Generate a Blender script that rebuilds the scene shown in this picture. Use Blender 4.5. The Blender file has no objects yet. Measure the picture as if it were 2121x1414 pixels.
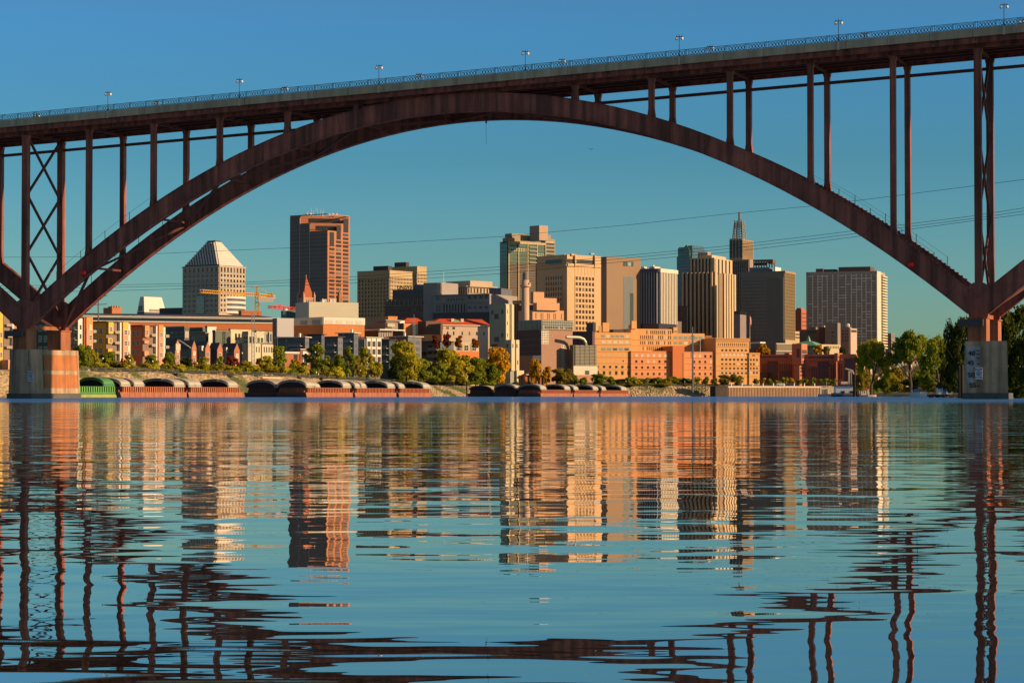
import bpy, math, random
from math import sin, cos, tan, radians, pi, sqrt, atan2, floor
from mathutils import Vector, Matrix

# ---------------------------------------------------------------- camera, sky, sun, exposure
SC = bpy.context.scene
COL = SC.collection
F, PITCH, HC = 4695.73, 0.0238, 0.50          # focal length in photo pixels, camera tilt, camera height
cam = bpy.data.cameras.new("camera"); camo = bpy.data.objects.new("camera", cam); COL.objects.link(camo)
cam.sensor_width = 36.0; cam.lens = F / 2121.0 * 36.0
cam.clip_start = 0.1; cam.clip_end = 30000
camo.location = (0, 0, HC); camo.rotation_euler = (pi/2 + PITCH, 0, 0)
SC.camera = camo

SUN_EL = radians(17.0); PHI = radians(17.0)    # sun to the right, PHI towards the viewer
sdir = Vector((cos(PHI)*cos(SUN_EL), -sin(PHI)*cos(SUN_EL), sin(SUN_EL)))
sun = bpy.data.lights.new("sun", 'SUN'); sun.energy = 5.0; sun.angle = radians(0.5); sun.color = (1.0, 0.66, 0.36)
suno = bpy.data.objects.new("sun", sun); COL.objects.link(suno)
suno.rotation_euler = sdir.to_track_quat('Z', 'Y').to_euler()

W = bpy.data.worlds.new("World"); SC.world = W; W.use_nodes = True
wn, wl = W.node_tree.nodes, W.node_tree.links
for n in list(wn): wn.remove(n)
sky = wn.new('ShaderNodeTexSky'); sky.sky_type = 'NISHITA'; sky.sun_disc = False
sky.sun_elevation = SUN_EL; sky.sun_rotation = atan2(sdir.x, sdir.y)
sky.air_density = 1.0; sky.dust_density = 0.4; sky.ozone_density = 2.0; sky.altitude = 250
tc = wn.new('ShaderNodeTexCoord'); sx = wn.new('ShaderNodeSeparateXYZ')
wl.new(tc.outputs['Generated'], sx.inputs[0])
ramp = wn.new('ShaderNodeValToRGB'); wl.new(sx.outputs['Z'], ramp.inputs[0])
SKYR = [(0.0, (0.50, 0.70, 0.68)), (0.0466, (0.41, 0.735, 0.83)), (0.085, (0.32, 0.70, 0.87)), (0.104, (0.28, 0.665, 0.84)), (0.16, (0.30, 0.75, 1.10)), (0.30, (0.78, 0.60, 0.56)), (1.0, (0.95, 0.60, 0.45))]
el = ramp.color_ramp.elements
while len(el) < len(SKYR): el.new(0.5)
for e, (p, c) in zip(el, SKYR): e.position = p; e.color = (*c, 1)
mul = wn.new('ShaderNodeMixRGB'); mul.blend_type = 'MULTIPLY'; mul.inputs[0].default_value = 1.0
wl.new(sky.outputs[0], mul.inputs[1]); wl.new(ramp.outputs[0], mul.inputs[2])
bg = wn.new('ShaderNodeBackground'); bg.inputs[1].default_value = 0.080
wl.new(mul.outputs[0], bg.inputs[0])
wo = wn.new('ShaderNodeOutputWorld'); wl.new(bg.outputs[0], wo.inputs[0])
SC.view_settings.view_transform = 'Standard'; SC.view_settings.look = 'None'
SC.view_settings.exposure = 0.33; SC.view_settings.gamma = 1.0
SC.render.engine = 'CYCLES'
SC.cycles.max_bounces = 6; SC.cycles.diffuse_bounces = 2; SC.cycles.glossy_bounces = 3; SC.cycles.transparent_max_bounces = 4

# ---------------------------------------------------------------- projection helpers (photo pixel -> place at a real distance)
def uv(px, py):
    v = (707 - py) / F; k = cos(PITCH) - sin(PITCH) * v
    return (px - 1060.5) / F / k, (sin(PITCH) + cos(PITCH) * v) / k
def P3(px, py, Y):
    a, b = uv(px, py)
    return Vector((a * Y, Y, HC + b * Y))
def ZP(py, Y, px=1060): return HC + uv(px, py)[1] * Y
def XP(px, Y, py=790): return uv(px, py)[0] * Y

# ---------------------------------------------------------------- materials
MATS = {}
def srgb(h):
    h = h.lstrip('#'); r = [int(h[i:i+2], 16) / 255 for i in (0, 2, 4)]
    return tuple(c / 12.92 if c <= .04045 else ((c + .055) / 1.055) ** 2.4 for c in r)
def mat(name, col=(.5, .5, .5), rough=.8, var=.12, scale=.25, metal=0.0, spec=.3, streak=0.0, bump=0.0, bscale=2.0, trans=0.0, rnd=0.0, stripes=None, emit=None):
    if name in MATS: return MATS[name]
    if isinstance(col, str): col = srgb(col)
    m = bpy.data.materials.new(name); m.use_nodes = True
    nt = m.node_tree; N, L = nt.nodes, nt.links
    b = N['Principled BSDF']; b.inputs['Roughness'].default_value = rough
    b.inputs['Metallic'].default_value = metal; b.inputs['Specular IOR Level'].default_value = spec
    co = N.new('ShaderNodeTexCoord')
    nz = N.new('ShaderNodeTexNoise'); nz.inputs['Scale'].default_value = scale; nz.inputs['Detail'].default_value = 5; nz.inputs['Roughness'].default_value = .65
    L.new(co.outputs['Object'], nz.inputs['Vector'])
    mr = N.new('ShaderNodeMapRange'); mr.inputs[1].default_value = .3; mr.inputs[2].default_value = .7
    mr.inputs[3].default_value = 1 - var; mr.inputs[4].default_value = 1 + var
    L.new(nz.outputs[0], mr.inputs[0])
    f = mr.outputs[0]
    def times(a, bb):
        q = N.new('ShaderNodeMath'); q.operation = 'MULTIPLY'; L.new(a, q.inputs[0]); L.new(bb, q.inputs[1]); return q.outputs[0]
    if streak:
        mp = N.new('ShaderNodeMapping'); mp.inputs['Scale'].default_value = (.9, .9, .04)
        L.new(co.outputs['Object'], mp.inputs[0])
        n2 = N.new('ShaderNodeTexNoise'); n2.inputs['Scale'].default_value = 1.2; n2.inputs['Detail'].default_value = 4
        L.new(mp.outputs[0], n2.inputs['Vector'])
        m2 = N.new('ShaderNodeMapRange'); m2.inputs[1].default_value = .35; m2.inputs[2].default_value = .75
        m2.inputs[3].default_value = 1 - streak; m2.inputs[4].default_value = 1 + streak
        L.new(n2.outputs[0], m2.inputs[0]); f = times(f, m2.outputs[0])
    if rnd:
        oi = N.new('ShaderNodeObjectInfo'); m3 = N.new('ShaderNodeMapRange'); m3.inputs[3].default_value = 1 - rnd; m3.inputs[4].default_value = 1 + rnd
        L.new(oi.outputs['Random'], m3.inputs[0]); f = times(f, m3.outputs[0])
    if stripes:                                     # (axis, period, dark factor, duty)
        ax, per, dk, duty = stripes
        sp = N.new('ShaderNodeSeparateXYZ'); L.new(co.outputs['Object'], sp.inputs[0])
        d = N.new('ShaderNodeMath'); d.operation = 'DIVIDE'; L.new(sp.outputs[ax], d.inputs[0]); d.inputs[1].default_value = per
        fr = N.new('ShaderNodeMath'); fr.operation = 'FRACT'; L.new(d.outputs[0], fr.inputs[0])
        lt = N.new('ShaderNodeMath'); lt.operation = 'LESS_THAN'; L.new(fr.outputs[0], lt.inputs[0]); lt.inputs[1].default_value = duty
        m4 = N.new('ShaderNodeMapRange'); m4.inputs[3].default_value = 1; m4.inputs[4].default_value = dk
        L.new(lt.outputs[0], m4.inputs[0]); f = times(f, m4.outputs[0])
    vm = N.new('ShaderNodeVectorMath'); vm.operation = 'SCALE'; vm.inputs[0].default_value = col
    L.new(f, vm.inputs['Scale']); L.new(vm.outputs[0], b.inputs['Base Color'])
    if bump:
        n3 = N.new('ShaderNodeTexNoise'); n3.inputs['Scale'].default_value = bscale; n3.inputs['Detail'].default_value = 6
        L.new(co.outputs['Object'], n3.inputs['Vector'])
        bp = N.new('ShaderNodeBump'); bp.inputs['Distance'].default_value = bump; L.new(n3.outputs[0], bp.inputs['Height'])
        L.new(bp.outputs[0], b.inputs['Normal'])
    if emit: b.inputs['Emission Color'].default_value = (*emit[0], 1); b.inputs['Emission Strength'].default_value = emit[1]
    if trans:
        tr = N.new('ShaderNodeBsdfTranslucent'); L.new(vm.outputs[0], tr.inputs[0])
        mx = N.new('ShaderNodeMixShader'); mx.inputs[0].default_value = trans
        L.new(b.outputs[0], mx.inputs[1]); L.new(tr.outputs[0], mx.inputs[2])
        L.new(mx.outputs[0], N['Material Output'].inputs[0])
    MATS[name] = m; return m

# ---------------------------------------------------------------- mesh builder
class MB:
    def __init__(s): s.v = []; s.f = []
    def poly(s, pts):
        n = len(s.v); s.v += [tuple(p) for p in pts]; s.f.append(tuple(range(n, n + len(pts))))
    def box(s, x0, x1, y0, y1, z0, z1):
        n = len(s.v)
        s.v += [(x, y, z) for z in (z0, z1) for y in (y0, y1) for x in (x0, x1)]
        s.f += [tuple(n + i for i in q) for q in ((0, 2, 3, 1), (4, 5, 7, 6), (0, 1, 5, 4), (1, 3, 7, 5), (3, 2, 6, 7), (2, 0, 4, 6))]
        return s
    def hexa(s, p):                                  # 8 corners: bottom 4 ccw, top 4 ccw
        n = len(s.v); s.v += [tuple(q) for q in p]
        s.f += [tuple(n + i for i in q) for q in ((3, 2, 1, 0), (4, 5, 6, 7), (0, 1, 5, 4), (1, 2, 6, 5), (2, 3, 7, 6), (3, 0, 4, 7))]
        return s
    def frus(s, x0, x1, y0, y1, z0, X0, X1, Y0, Y1, z1):
        return s.hexa([(x0, y0, z0), (x1, y0, z0), (x1, y1, z0), (x0, y1, z0), (X0, Y0, z1), (X1, Y0, z1), (X1, Y1, z1), (X0, Y1, z1)])
    def beam(s, a, b, w, h, up=(0, 0, 1)):
        a, b = Vector(a), Vector(b); d = (b - a).normalized(); up = Vector(up)
        if abs(d.dot(up)) > .98: up = Vector((0, 1, 0))
        r = d.cross(up).normalized() * (w / 2); u = r.cross(d).normalized() * (h / 2)
        n = len(s.v); s.v += [tuple(q) for q in (a - r - u, a + r - u, a + r + u, a - r + u, b - r - u, b + r - u, b + r + u, b - r + u)]
        s.f += [tuple(n + i for i in q) for q in ((3, 2, 1, 0), (4, 5, 6, 7), (0, 1, 5, 4), (1, 2, 6, 5), (2, 3, 7, 6), (3, 0, 4, 7))]
        return s
    def prism(s, pts, axis, d0, d1):                 # pts in the other two axes, extruded
        def mk(p, d):
            return {'x': (d, p[0], p[1]), 'y': (p[0], d, p[1]), 'z': (p[0], p[1], d)}[axis]
        n = len(s.v); k = len(pts)
        s.v += [mk(p, d0) for p in pts] + [mk(p, d1) for p in pts]
        s.f += [tuple(n + i for i in range(k)), tuple(n + k + i for i in reversed(range(k)))]
        for i in range(k): j = (i + 1) % k; s.f.append((n + i, n + k + i, n + k + j, n + j))
        return s
    def tube(s, path, r, n=6, cap=True):
        path = [Vector(p) for p in path]; m = len(path); base = len(s.v)
        rr = r if isinstance(r, (list, tuple)) else [r] * m
        for i, p in enumerate(path):
            d = (path[min(i + 1, m - 1)] - path[max(i - 1, 0)]).normalized()
            u = Vector((0, 0, 1)) if abs(d.z) < .9 else Vector((1, 0, 0))
            a = d.cross(u).normalized(); b = d.cross(a)
            for k in range(n):
                t = 2 * pi * k / n; q = p + (a * cos(t) + b * sin(t)) * rr[i]; s.v.append(tuple(q))
        for i in range(m - 1):
            for k in range(n):
                q = (k + 1) % n; s.f.append((base + i*n + k, base + i*n + q, base + (i+1)*n + q, base + (i+1)*n + k))
        if cap: s.f += [tuple(base + k for k in reversed(range(n))), tuple(base + (m-1)*n + k for k in range(n))]
        return s
    def cyl(s, x, y, z0, z1, r, n=12, r1=None): return s.tube([(x, y, z0), (x, y, z1)], [r, r if r1 is None else r1], n)
    def ball(s, c, r, n=8, sz=1.0):
        b = len(s.v); R = n // 2
        for i in range(1, R):
            a = pi * i / R
            for k in range(n): t = 2*pi*k/n; s.v.append((c[0] + r*sin(a)*cos(t), c[1] + r*sin(a)*sin(t), c[2] + r*sz*cos(a)))
        s.v += [(c[0], c[1], c[2] + r*sz), (c[0], c[1], c[2] - r*sz)]; T, B = len(s.v) - 2, len(s.v) - 1
        for i in range(R - 2):
            for k in range(n): q = (k+1) % n; s.f.append((b+i*n+k, b+(i+1)*n+k, b+(i+1)*n+q, b+i*n+q))
        for k in range(n): q = (k+1) % n; s.f.append((T, b+k, b+q)); s.f.append((B, b+(R-2)*n+q, b+(R-2)*n+k))
        return s
    def mesh(s, name, m):
        me = bpy.data.meshes.new(name); me.from_pydata(s.v, [], s.f); me.validate(); me.update()
        for mm in (m if isinstance(m, (list, tuple)) else [m]): me.materials.append(mm)
        return me
    def build(s, name, m, parent=None, smooth=False, loc=None):
        me = s.mesh(name, m); o = bpy.data.objects.new(name, me); COL.objects.link(o)
        if parent: o.parent = parent
        if loc: o.location = loc
        if smooth: me.shade_smooth()
        return o
def tag(o, label=None, cat=None, group=None, kind=None):
    if label: o['label'] = label
    if cat: o['category'] = cat
    if group: o['group'] = group
    if kind: o['kind'] = kind
    return o
def empty(name, loc, rz=0, label=None, cat=None, group=None):
    o = bpy.data.objects.new(name, None); COL.objects.link(o); o.location = loc; o.rotation_euler = (0, 0, rz)
    o.empty_display_size = 1; return tag(o, label, cat, group)
def inst(me, name, parent, loc, rz=0, sc=None):
    o = bpy.data.objects.new(name, me); COL.objects.link(o); o.parent = parent; o.location = loc
    if rz: o.rotation_euler = (0, 0, rz)
    if sc: o.scale = sc
    return o
def copy_tree(o, parent=None):
    c = o.copy(); COL.objects.link(c); c.parent = parent
    for ch in list(o.children): copy_tree(ch, c)
    return c

# ---------------------------------------------------------------- ground and water
def shore_band(name, pts, prof, m, inland, extra=None, jit=0.0, seed=1, sub=1):
    R = random.Random(seed); mb = MB(); rows = []
    P = []
    for i in range(len(pts) - 1):
        for k in range(sub):
            t = k / sub; P.append(tuple(pts[i][j] * (1-t) + pts[i+1][j] * t for j in range(3)))
    P.append(pts[-1])
    for (x, y, top) in P:
        row = []
        for d, zf in prof:
            z = zf(top) if callable(zf) else zf
            j = jit if 0 < d < 60 else 0
            row.append((x + inland[0]*d + R.uniform(-j, j), y + inland[1]*d + R.uniform(-j, j), z + R.uniform(-j, j) * .6))
        rows.append(row)
    n = len(prof)
    for r in rows: mb.v += r
    for i in range(len(rows) - 1):
        for k in range(n - 1): mb.f.append((i*n + k, (i+1)*n + k, (i+1)*n + k + 1, i*n + k + 1))
    o = mb.build(name, m); tag(o, kind='structure'); return o

def bank_mat():
    m = bpy.data.materials.new("riprap_stone"); m.use_nodes = True; N, L = m.node_tree.nodes, m.node_tree.links
    b = N['Principled BSDF']; b.inputs['Roughness'].default_value = .95
    g = N.new('ShaderNodeNewGeometry')
    v = N.new('ShaderNodeTexVoronoi'); v.inputs['Scale'].default_value = .9; L.new(g.outputs['Position'], v.inputs['Vector'])
    r = N.new('ShaderNodeValToRGB'); L.new(v.outputs['Color'], r.inputs[0])
    e = r.color_ramp.elements; e[0].color = (.24, .18, .10, 1); e[1].color = (.50, .38, .22, 1); e[1].position = .75
    n = N.new('ShaderNodeTexNoise'); n.inputs['Scale'].default_value = .06; n.inputs['Detail'].default_value = 5; L.new(g.outputs['Position'], n.inputs['Vector'])
    mr = N.new('ShaderNodeMapRange'); mr.inputs[1].default_value = .56; mr.inputs[2].default_value = .66; L.new(n.outputs[0], mr.inputs[0])
    mx = N.new('ShaderNodeMixRGB'); L.new(mr.outputs[0], mx.inputs[0]); L.new(r.outputs[0], mx.inputs[1]); mx.inputs[2].default_value = (.10, .12, .03, 1)
    L.new(mx.outputs[0], b.inputs['Base Color'])
    bp = N.new('ShaderNodeBump'); bp.inputs['Distance'].default_value = .8; L.new(v.outputs['Distance'], bp.inputs['Height']); L.new(bp.outputs[0], b.inputs['Normal'])
    return m
def grass_mat(name, c1, c2, sc=.05):
    m = bpy.data.materials.new(name); m.use_nodes = True; N, L = m.node_tree.nodes, m.node_tree.links
    b = N['Principled BSDF']; b.inputs['Roughness'].default_value = .95
    g = N.new('ShaderNodeNewGeometry'); n = N.new('ShaderNodeTexNoise'); n.inputs['Scale'].default_value = sc; n.inputs['Detail'].default_value = 8
    L.new(g.outputs['Position'], n.inputs['Vector']); r = N.new('ShaderNodeValToRGB'); L.new(n.outputs[0], r.inputs[0])
    e = r.color_ramp.elements; e[0].position = .38; e[1].position = .62; e[0].color = (*c1, 1); e[1].color = (*c2, 1)
    L.new(r.outputs[0], b.inputs['Base Color']); return m
M_BANK = bank_mat()
M_GRASS = grass_mat("grass_ground", (.12, .14, .025), (.38, .24, .08))
M_CITY = grass_mat("city_ground", (.09, .08, .06), (.16, .15, .12), .02)

NSHORE = [(-330, -60, 7), (-250, 250, 7), (-190, 430, 7), (-152, 560, 7.2), (-133, 615, 7.4), (-104, 720, 7.8), (-72, 830, 7.4), (-45, 930, 6.0), (-35, 1000, 5.2), (-14, 1060, 4.8), (20, 1100, 4.8), (60, 1116, 4.8), (88, 1128, 5.2), (104, 1134, 5.2), (156, 1160, 5.2), (215, 1320, 5.5), (420, 1700, 6), (1500, 3000, 8)]
INL = (-.80, .60)
def inland(x, y):
    best = -99
    for (ax, ay, _), (bx, by, _) in zip(NSHORE[:-1], NSHORE[1:]):
        dx, dy = bx - ax, by - ay; det = dx*INL[1] - dy*INL[0]
        t = ((x - ax)*INL[1] - (y - ay)*INL[0])/det; k = (dx*(y - ay) - dy*(x - ax))/det
        if -.001 <= t <= 1.001: best = max(best, k)
    return best
LDC = {}
def landD(px, d):                                        # how far away the view of this column reaches ground d metres behind the shoreline
    k = (round(px/4), d)
    if k in LDC: return LDC[k]
    u = (px - 1060.5)/F; D = 520
    while D < 1500 and inland(u*D, D) < d: D += 2
    LDC[k] = D; return D
prof_bank = [(-14, -3.0), (-2, -.4), (0, .15), (2.5, lambda t: t*.28), (5, lambda t: t*.55), (7.5, lambda t: t*.8), (10, lambda t: t)]
shore_band('river_bank', NSHORE, prof_bank, M_BANK, INL, jit=.35, sub=14)
prof_land = [(10, lambda t: t - .02), (14, lambda t: t + .3), (40, lambda t: t + .5), (90, lambda t: t + 2), (240, 14), (450, 20), (900, 26), (4000, 34), (9000, 40)]
shore_band('ground', NSHORE, prof_land, M_CITY, INL, jit=0, sub=2)
# far right bank with the marina and the trees
SSHORE = [(152, 1010, 2.2), (150, 930, 2.2), (140, 850, 2.2), (131, 760, 2.2), (128, 700, 2.4), (128, 640, 2.4), (124, 560, 2.6), (121, 500, 3), (128, 430, 3.4), (145, 360, 4), (170, 250, 4), (210, 60, 4), (240, -80, 4)]
prof_r = [(-12, -3.0), (-2, -.3), (0, .1), (3, lambda t: t*.4), (7, lambda t: t*.8), (14, lambda t: t), (40, lambda t: t + 1.5), (120, lambda t: t + 3), (500, 14), (3000, 30)]
shore_band('river_bank', SSHORE, prof_r, M_GRASS, (.94, .34), jit=.3, sub=10)

def water_mat():
    m = bpy.data.materials.new("river_water"); m.use_nodes = True; N, L = m.node_tree.nodes, m.node_tree.links
    for n in list(N): N.remove(n)
    out = N.new('ShaderNodeOutputMaterial'); g = N.new('ShaderNodeNewGeometry')
    sp = N.new('ShaderNodeSeparateXYZ'); L.new(g.outputs['Position'], sp.inputs[0])
    def noise(sc, det, mapping, rough=.5, dist=0.0):
        mp = N.new('ShaderNodeMapping'); mp.inputs['Scale'].default_value = mapping; L.new(g.outputs['Position'], mp.inputs[0])
        n = N.new('ShaderNodeTexNoise'); n.inputs['Scale'].default_value = sc; n.inputs['Detail'].default_value = det; n.inputs['Roughness'].default_value = rough
        n.inputs['Distortion'].default_value = dist
        L.new(mp.outputs[0], n.inputs['Vector']); return n.outputs[0]
    def mad(a, k, b=None):
        q = N.new('ShaderNodeMath'); q.operation = 'MULTIPLY'; L.new(a, q.inputs[0]); q.inputs[1].default_value = k
        if b is None: return q.outputs[0]
        r = N.new('ShaderNodeMath'); r.operation = 'ADD'; L.new(q.outputs[0], r.inputs[0]); L.new(b, r.inputs[1]); return r.outputs[0]
    h = mad(noise(1.0, 1.0, (.55, 1.0, 1)), WA[0])
    h = mad(noise(2.3, 1.0, (.7, 1.0, 1), .5, .3), WA[1], h)
    h = mad(noise(.28, 1.0, (.6, 1.0, 1)), WA[2], h)
    h = mad(noise(7.0, 1.0, (.35, 1.0, 1)), WA[3], h)
    bp = N.new('ShaderNodeBump'); bp.inputs['Strength'].default_value = 1.0; bp.inputs['Distance'].default_value = 1.0; L.new(h, bp.inputs['Height'])
    dm = N.new('ShaderNodeMapRange'); dm.inputs[1].default_value = 9; dm.inputs[2].default_value = 45; dm.inputs[3].default_value = .85; dm.inputs[4].default_value = 2.7
    L.new(sp.outputs[1], dm.inputs[0]); L.new(dm.outputs[0], bp.inputs['Distance'])
    # calm water: mirror-like; farther than ~170 m the wind ruffles the surface
    nb = noise(.02, 2, (.3, 1, 1))
    ed = N.new('ShaderNodeMath'); ed.operation = 'MULTIPLY_ADD'; L.new(nb, ed.inputs[0]); ed.inputs[1].default_value = 60; L.new(sp.outputs[1], ed.inputs[2])
    mr = N.new('ShaderNodeMapRange'); mr.inputs[1].default_value = 165; mr.inputs[2].default_value = 225; L.new(ed.outputs[0], mr.inputs[0])
    ro = N.new('ShaderNodeMapRange'); ro.inputs[1].default_value = 6; ro.inputs[2].default_value = 60; ro.inputs[3].default_value = .0; ro.inputs[4].default_value = .032
    L.new(sp.outputs[1], ro.inputs[0])
    gl = N.new('ShaderNodeBsdfGlossy'); L.new(ro.outputs[0], gl.inputs['Roughness']); L.new(bp.outputs[0], gl.inputs['Normal']); gl.inputs[0].default_value = (1, .965, .93, 1)
    g2 = N.new('ShaderNodeBsdfGlossy'); g2.inputs['Roughness'].default_value = .42; g2.inputs[0].default_value = (.17, .47, .90, 1)  # blue tint stands in for the steeper sky that ruffled water reflects
    gust = N.new('ShaderNodeMapRange'); gust.inputs[1].default_value = .3; gust.inputs[2].default_value = .62; gust.inputs[3].default_value = .55; gust.inputs[4].default_value = 1
    L.new(noise(.012, 4, (.35, 1, 1), .7), gust.inputs[0]); gm = N.new('ShaderNodeMath'); gm.operation = 'MULTIPLY'; L.new(mr.outputs[0], gm.inputs[0]); L.new(gust.outputs[0], gm.inputs[1])
    mg = N.new('ShaderNodeMixShader'); L.new(gm.outputs[0], mg.inputs[0]); L.new(gl.outputs[0], mg.inputs[1]); L.new(g2.outputs[0], mg.inputs[2])
    df = N.new('ShaderNodeBsdfDiffuse'); df.inputs[0].default_value = (.045, .045, .042, 1)
    fr = N.new('ShaderNodeFresnel'); fr.inputs['IOR'].default_value = 1.34
    fm = N.new('ShaderNodeMapRange'); fm.inputs[3].default_value = .60; fm.inputs[4].default_value = 1.0; L.new(fr.outputs[0], fm.inputs[0])
    mx = N.new('ShaderNodeMixShader'); L.new(fm.outputs[0], mx.inputs[0]); L.new(df.outputs[0], mx.inputs[1]); L.new(mg.outputs[0], mx.inputs[2])
    L.new(mx.outputs[0], out.inputs[0]); return m
WA = (.0095, .0042, .019, .0011)
wb = MB(); wb.poly([(-2500, -150, 0), (3000, -150, 0), (3000, 6000, 0), (-2500, 6000, 0)])
wb.build('water', water_mat())['kind'] = 'structure'
# ---------------------------------------------------------------- the bridge
AL = .3632; BW = 10.93; BX0, BY0 = -81.54, 379.57; GR = .0379; PAN = 12.192
bridge = empty('arch_bridge', (BX0, BY0, 0), -AL, 'rust red steel arch bridge carrying a road high over the river', 'bridge')
ca_, sa_ = cos(AL), sin(AL)
def bpt(px, py, t):                                   # photo pixel on the bridge plane t -> (s, z)
    a, b = uv(px, py)
    Y = ((BX0*sa_ + BY0*ca_) + t) / (a*sa_ + ca_)
    return (a*Y - BX0)*ca_ - (Y - BY0)*sa_, HC + b*Y
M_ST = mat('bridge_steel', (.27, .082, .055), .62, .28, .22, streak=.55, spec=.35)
M_STD = mat('bridge_steel_bracing', (.13, .045, .034), .65, .15, .3)  # darker steel; on inner girders and floor beams it paints in under-deck shade
M_RUST = mat('weathered_steel', (.34, .12, .055), .7, .18, .35, streak=.3)
M_CON = mat('parapet_concrete', (.42, .36, .25), .9, .14, .15, streak=.22)
M_PIER = mat('pier_concrete', (.42, .29, .18), .9, .22, .3, streak=.4, bump=.03, bscale=1.5)
M_PANEL = mat('rusty_panel', (.42, .155, .055), .85, .15, .4, streak=.25)
M_BLK = mat('black_metal', (.02, .02, .022), .5, .1)
M_RAIL = mat('railing_metal', (.035, .045, .055), .5, .1)
M_WHT = mat('white_paint', (.78, .77, .72), .6, .05)
M_GLOBE = mat('globe_glass', (.80, .72, .60), .3, .03)
S0, S1 = -110, 290
T0, T1 = -2.5, BW + 2.5
def zdeck(s): return 45.42 + GR * s                   # underside of the concrete edge
def sbeam(mb, s0, s1, t0, t1, z0, z1):                # long member following the grade (z relative to zdeck)
    mb.hexa([(s0, t0, zdeck(s0)+z0), (s1, t0, zdeck(s1)+z0), (s1, t1, zdeck(s1)+z0), (s0, t1, zdeck(s0)+z0),
             (s0, t0, zdeck(s0)+z1), (s1, t0, zdeck(s1)+z1), (s1, t1, zdeck(s1)+z1), (s0, t1, zdeck(s0)+z1)])
d = MB(); sbeam(d, S0, S1, T0 + .3, T1 - .3, .25, .75); d.build('deck', mat('deck_soffit', (.09, .08, .07), .9, .15, .2), bridge)  # soffit colour darkened to carry the shade under the deck
for ta, tb in ((T0, T0 + .3), (T1 - .3, T1)):
    e = MB(); s = S0
    while s < S1: sbeam(e, s, s + PAN/2 - .05, ta, tb, .0, 1.15); s += PAN/2
    e.build('parapet', M_CON, bridge)
for t in (-.15, BW*.25, BW*.5, BW*.75, BW + .15):
    g = MB(); out = t < 0 or t > BW; hh = -1.25 if out else -1.0
    sbeam(g, S0, S1, t - .04, t + .04, hh, .25); sbeam(g, S0, S1, t - .22, t + .22, hh - .06, hh); sbeam(g, S0, S1, t - .2, t + .2, .19, .247)
    if out:
        s = S0
        while s < S1: sbeam(g, s, s + .05, t - .2, t + .2, hh, .19); s += PAN/4
    g.build('girder', M_ST if out else M_STD, bridge)  # inner girders get the dark steel as painted shade
for t in (T0 + .75, T1 - .75):                          # fascia stringers carrying the edge
    g = MB(); sbeam(g, S0, S1, t - .05, t + .05, -.78, .25); sbeam(g, S0, S1, t - .17, t + .17, -.83, -.78); g.build('fascia_stringer', M_ST, bridge)
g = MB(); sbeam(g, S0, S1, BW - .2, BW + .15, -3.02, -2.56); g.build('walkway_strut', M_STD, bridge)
# floor beams with cantilever brackets, one at every column pair
fb = MB()
fb.prism([(-2.0, .18), (-2.0, -.35), (-.3, -1.3), (BW + .3, -1.3), (BW + 2.0, -.35), (BW + 2.0, .18)], 'x', -.06, .06)
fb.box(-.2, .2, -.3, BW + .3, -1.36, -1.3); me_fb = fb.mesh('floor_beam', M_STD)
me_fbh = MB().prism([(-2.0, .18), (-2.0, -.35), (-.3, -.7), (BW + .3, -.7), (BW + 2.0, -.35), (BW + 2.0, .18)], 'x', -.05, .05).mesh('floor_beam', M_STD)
k = -8
while k <= 22:
    inst(me_fb, 'floor_beam', bridge, (k*PAN, 0, zdeck(k*PAN)))
    inst(me_fbh, 'floor_beam', bridge, ((k + .5)*PAN, 0, zdeck((k + .5)*PAN)))
    k += 1
SPAN = 13 * PAN; SM = SPAN / 2; AC = .00528
def zarch(s):                                           # rib centre line; neighbours are equal half spans
    if s < 0: return zarch(-s - 0.0) if s > -60 else 0
    if s > SPAN: return zarch(2*SPAN - s)
    return 45.9 - AC * (s - SM)**2
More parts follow.
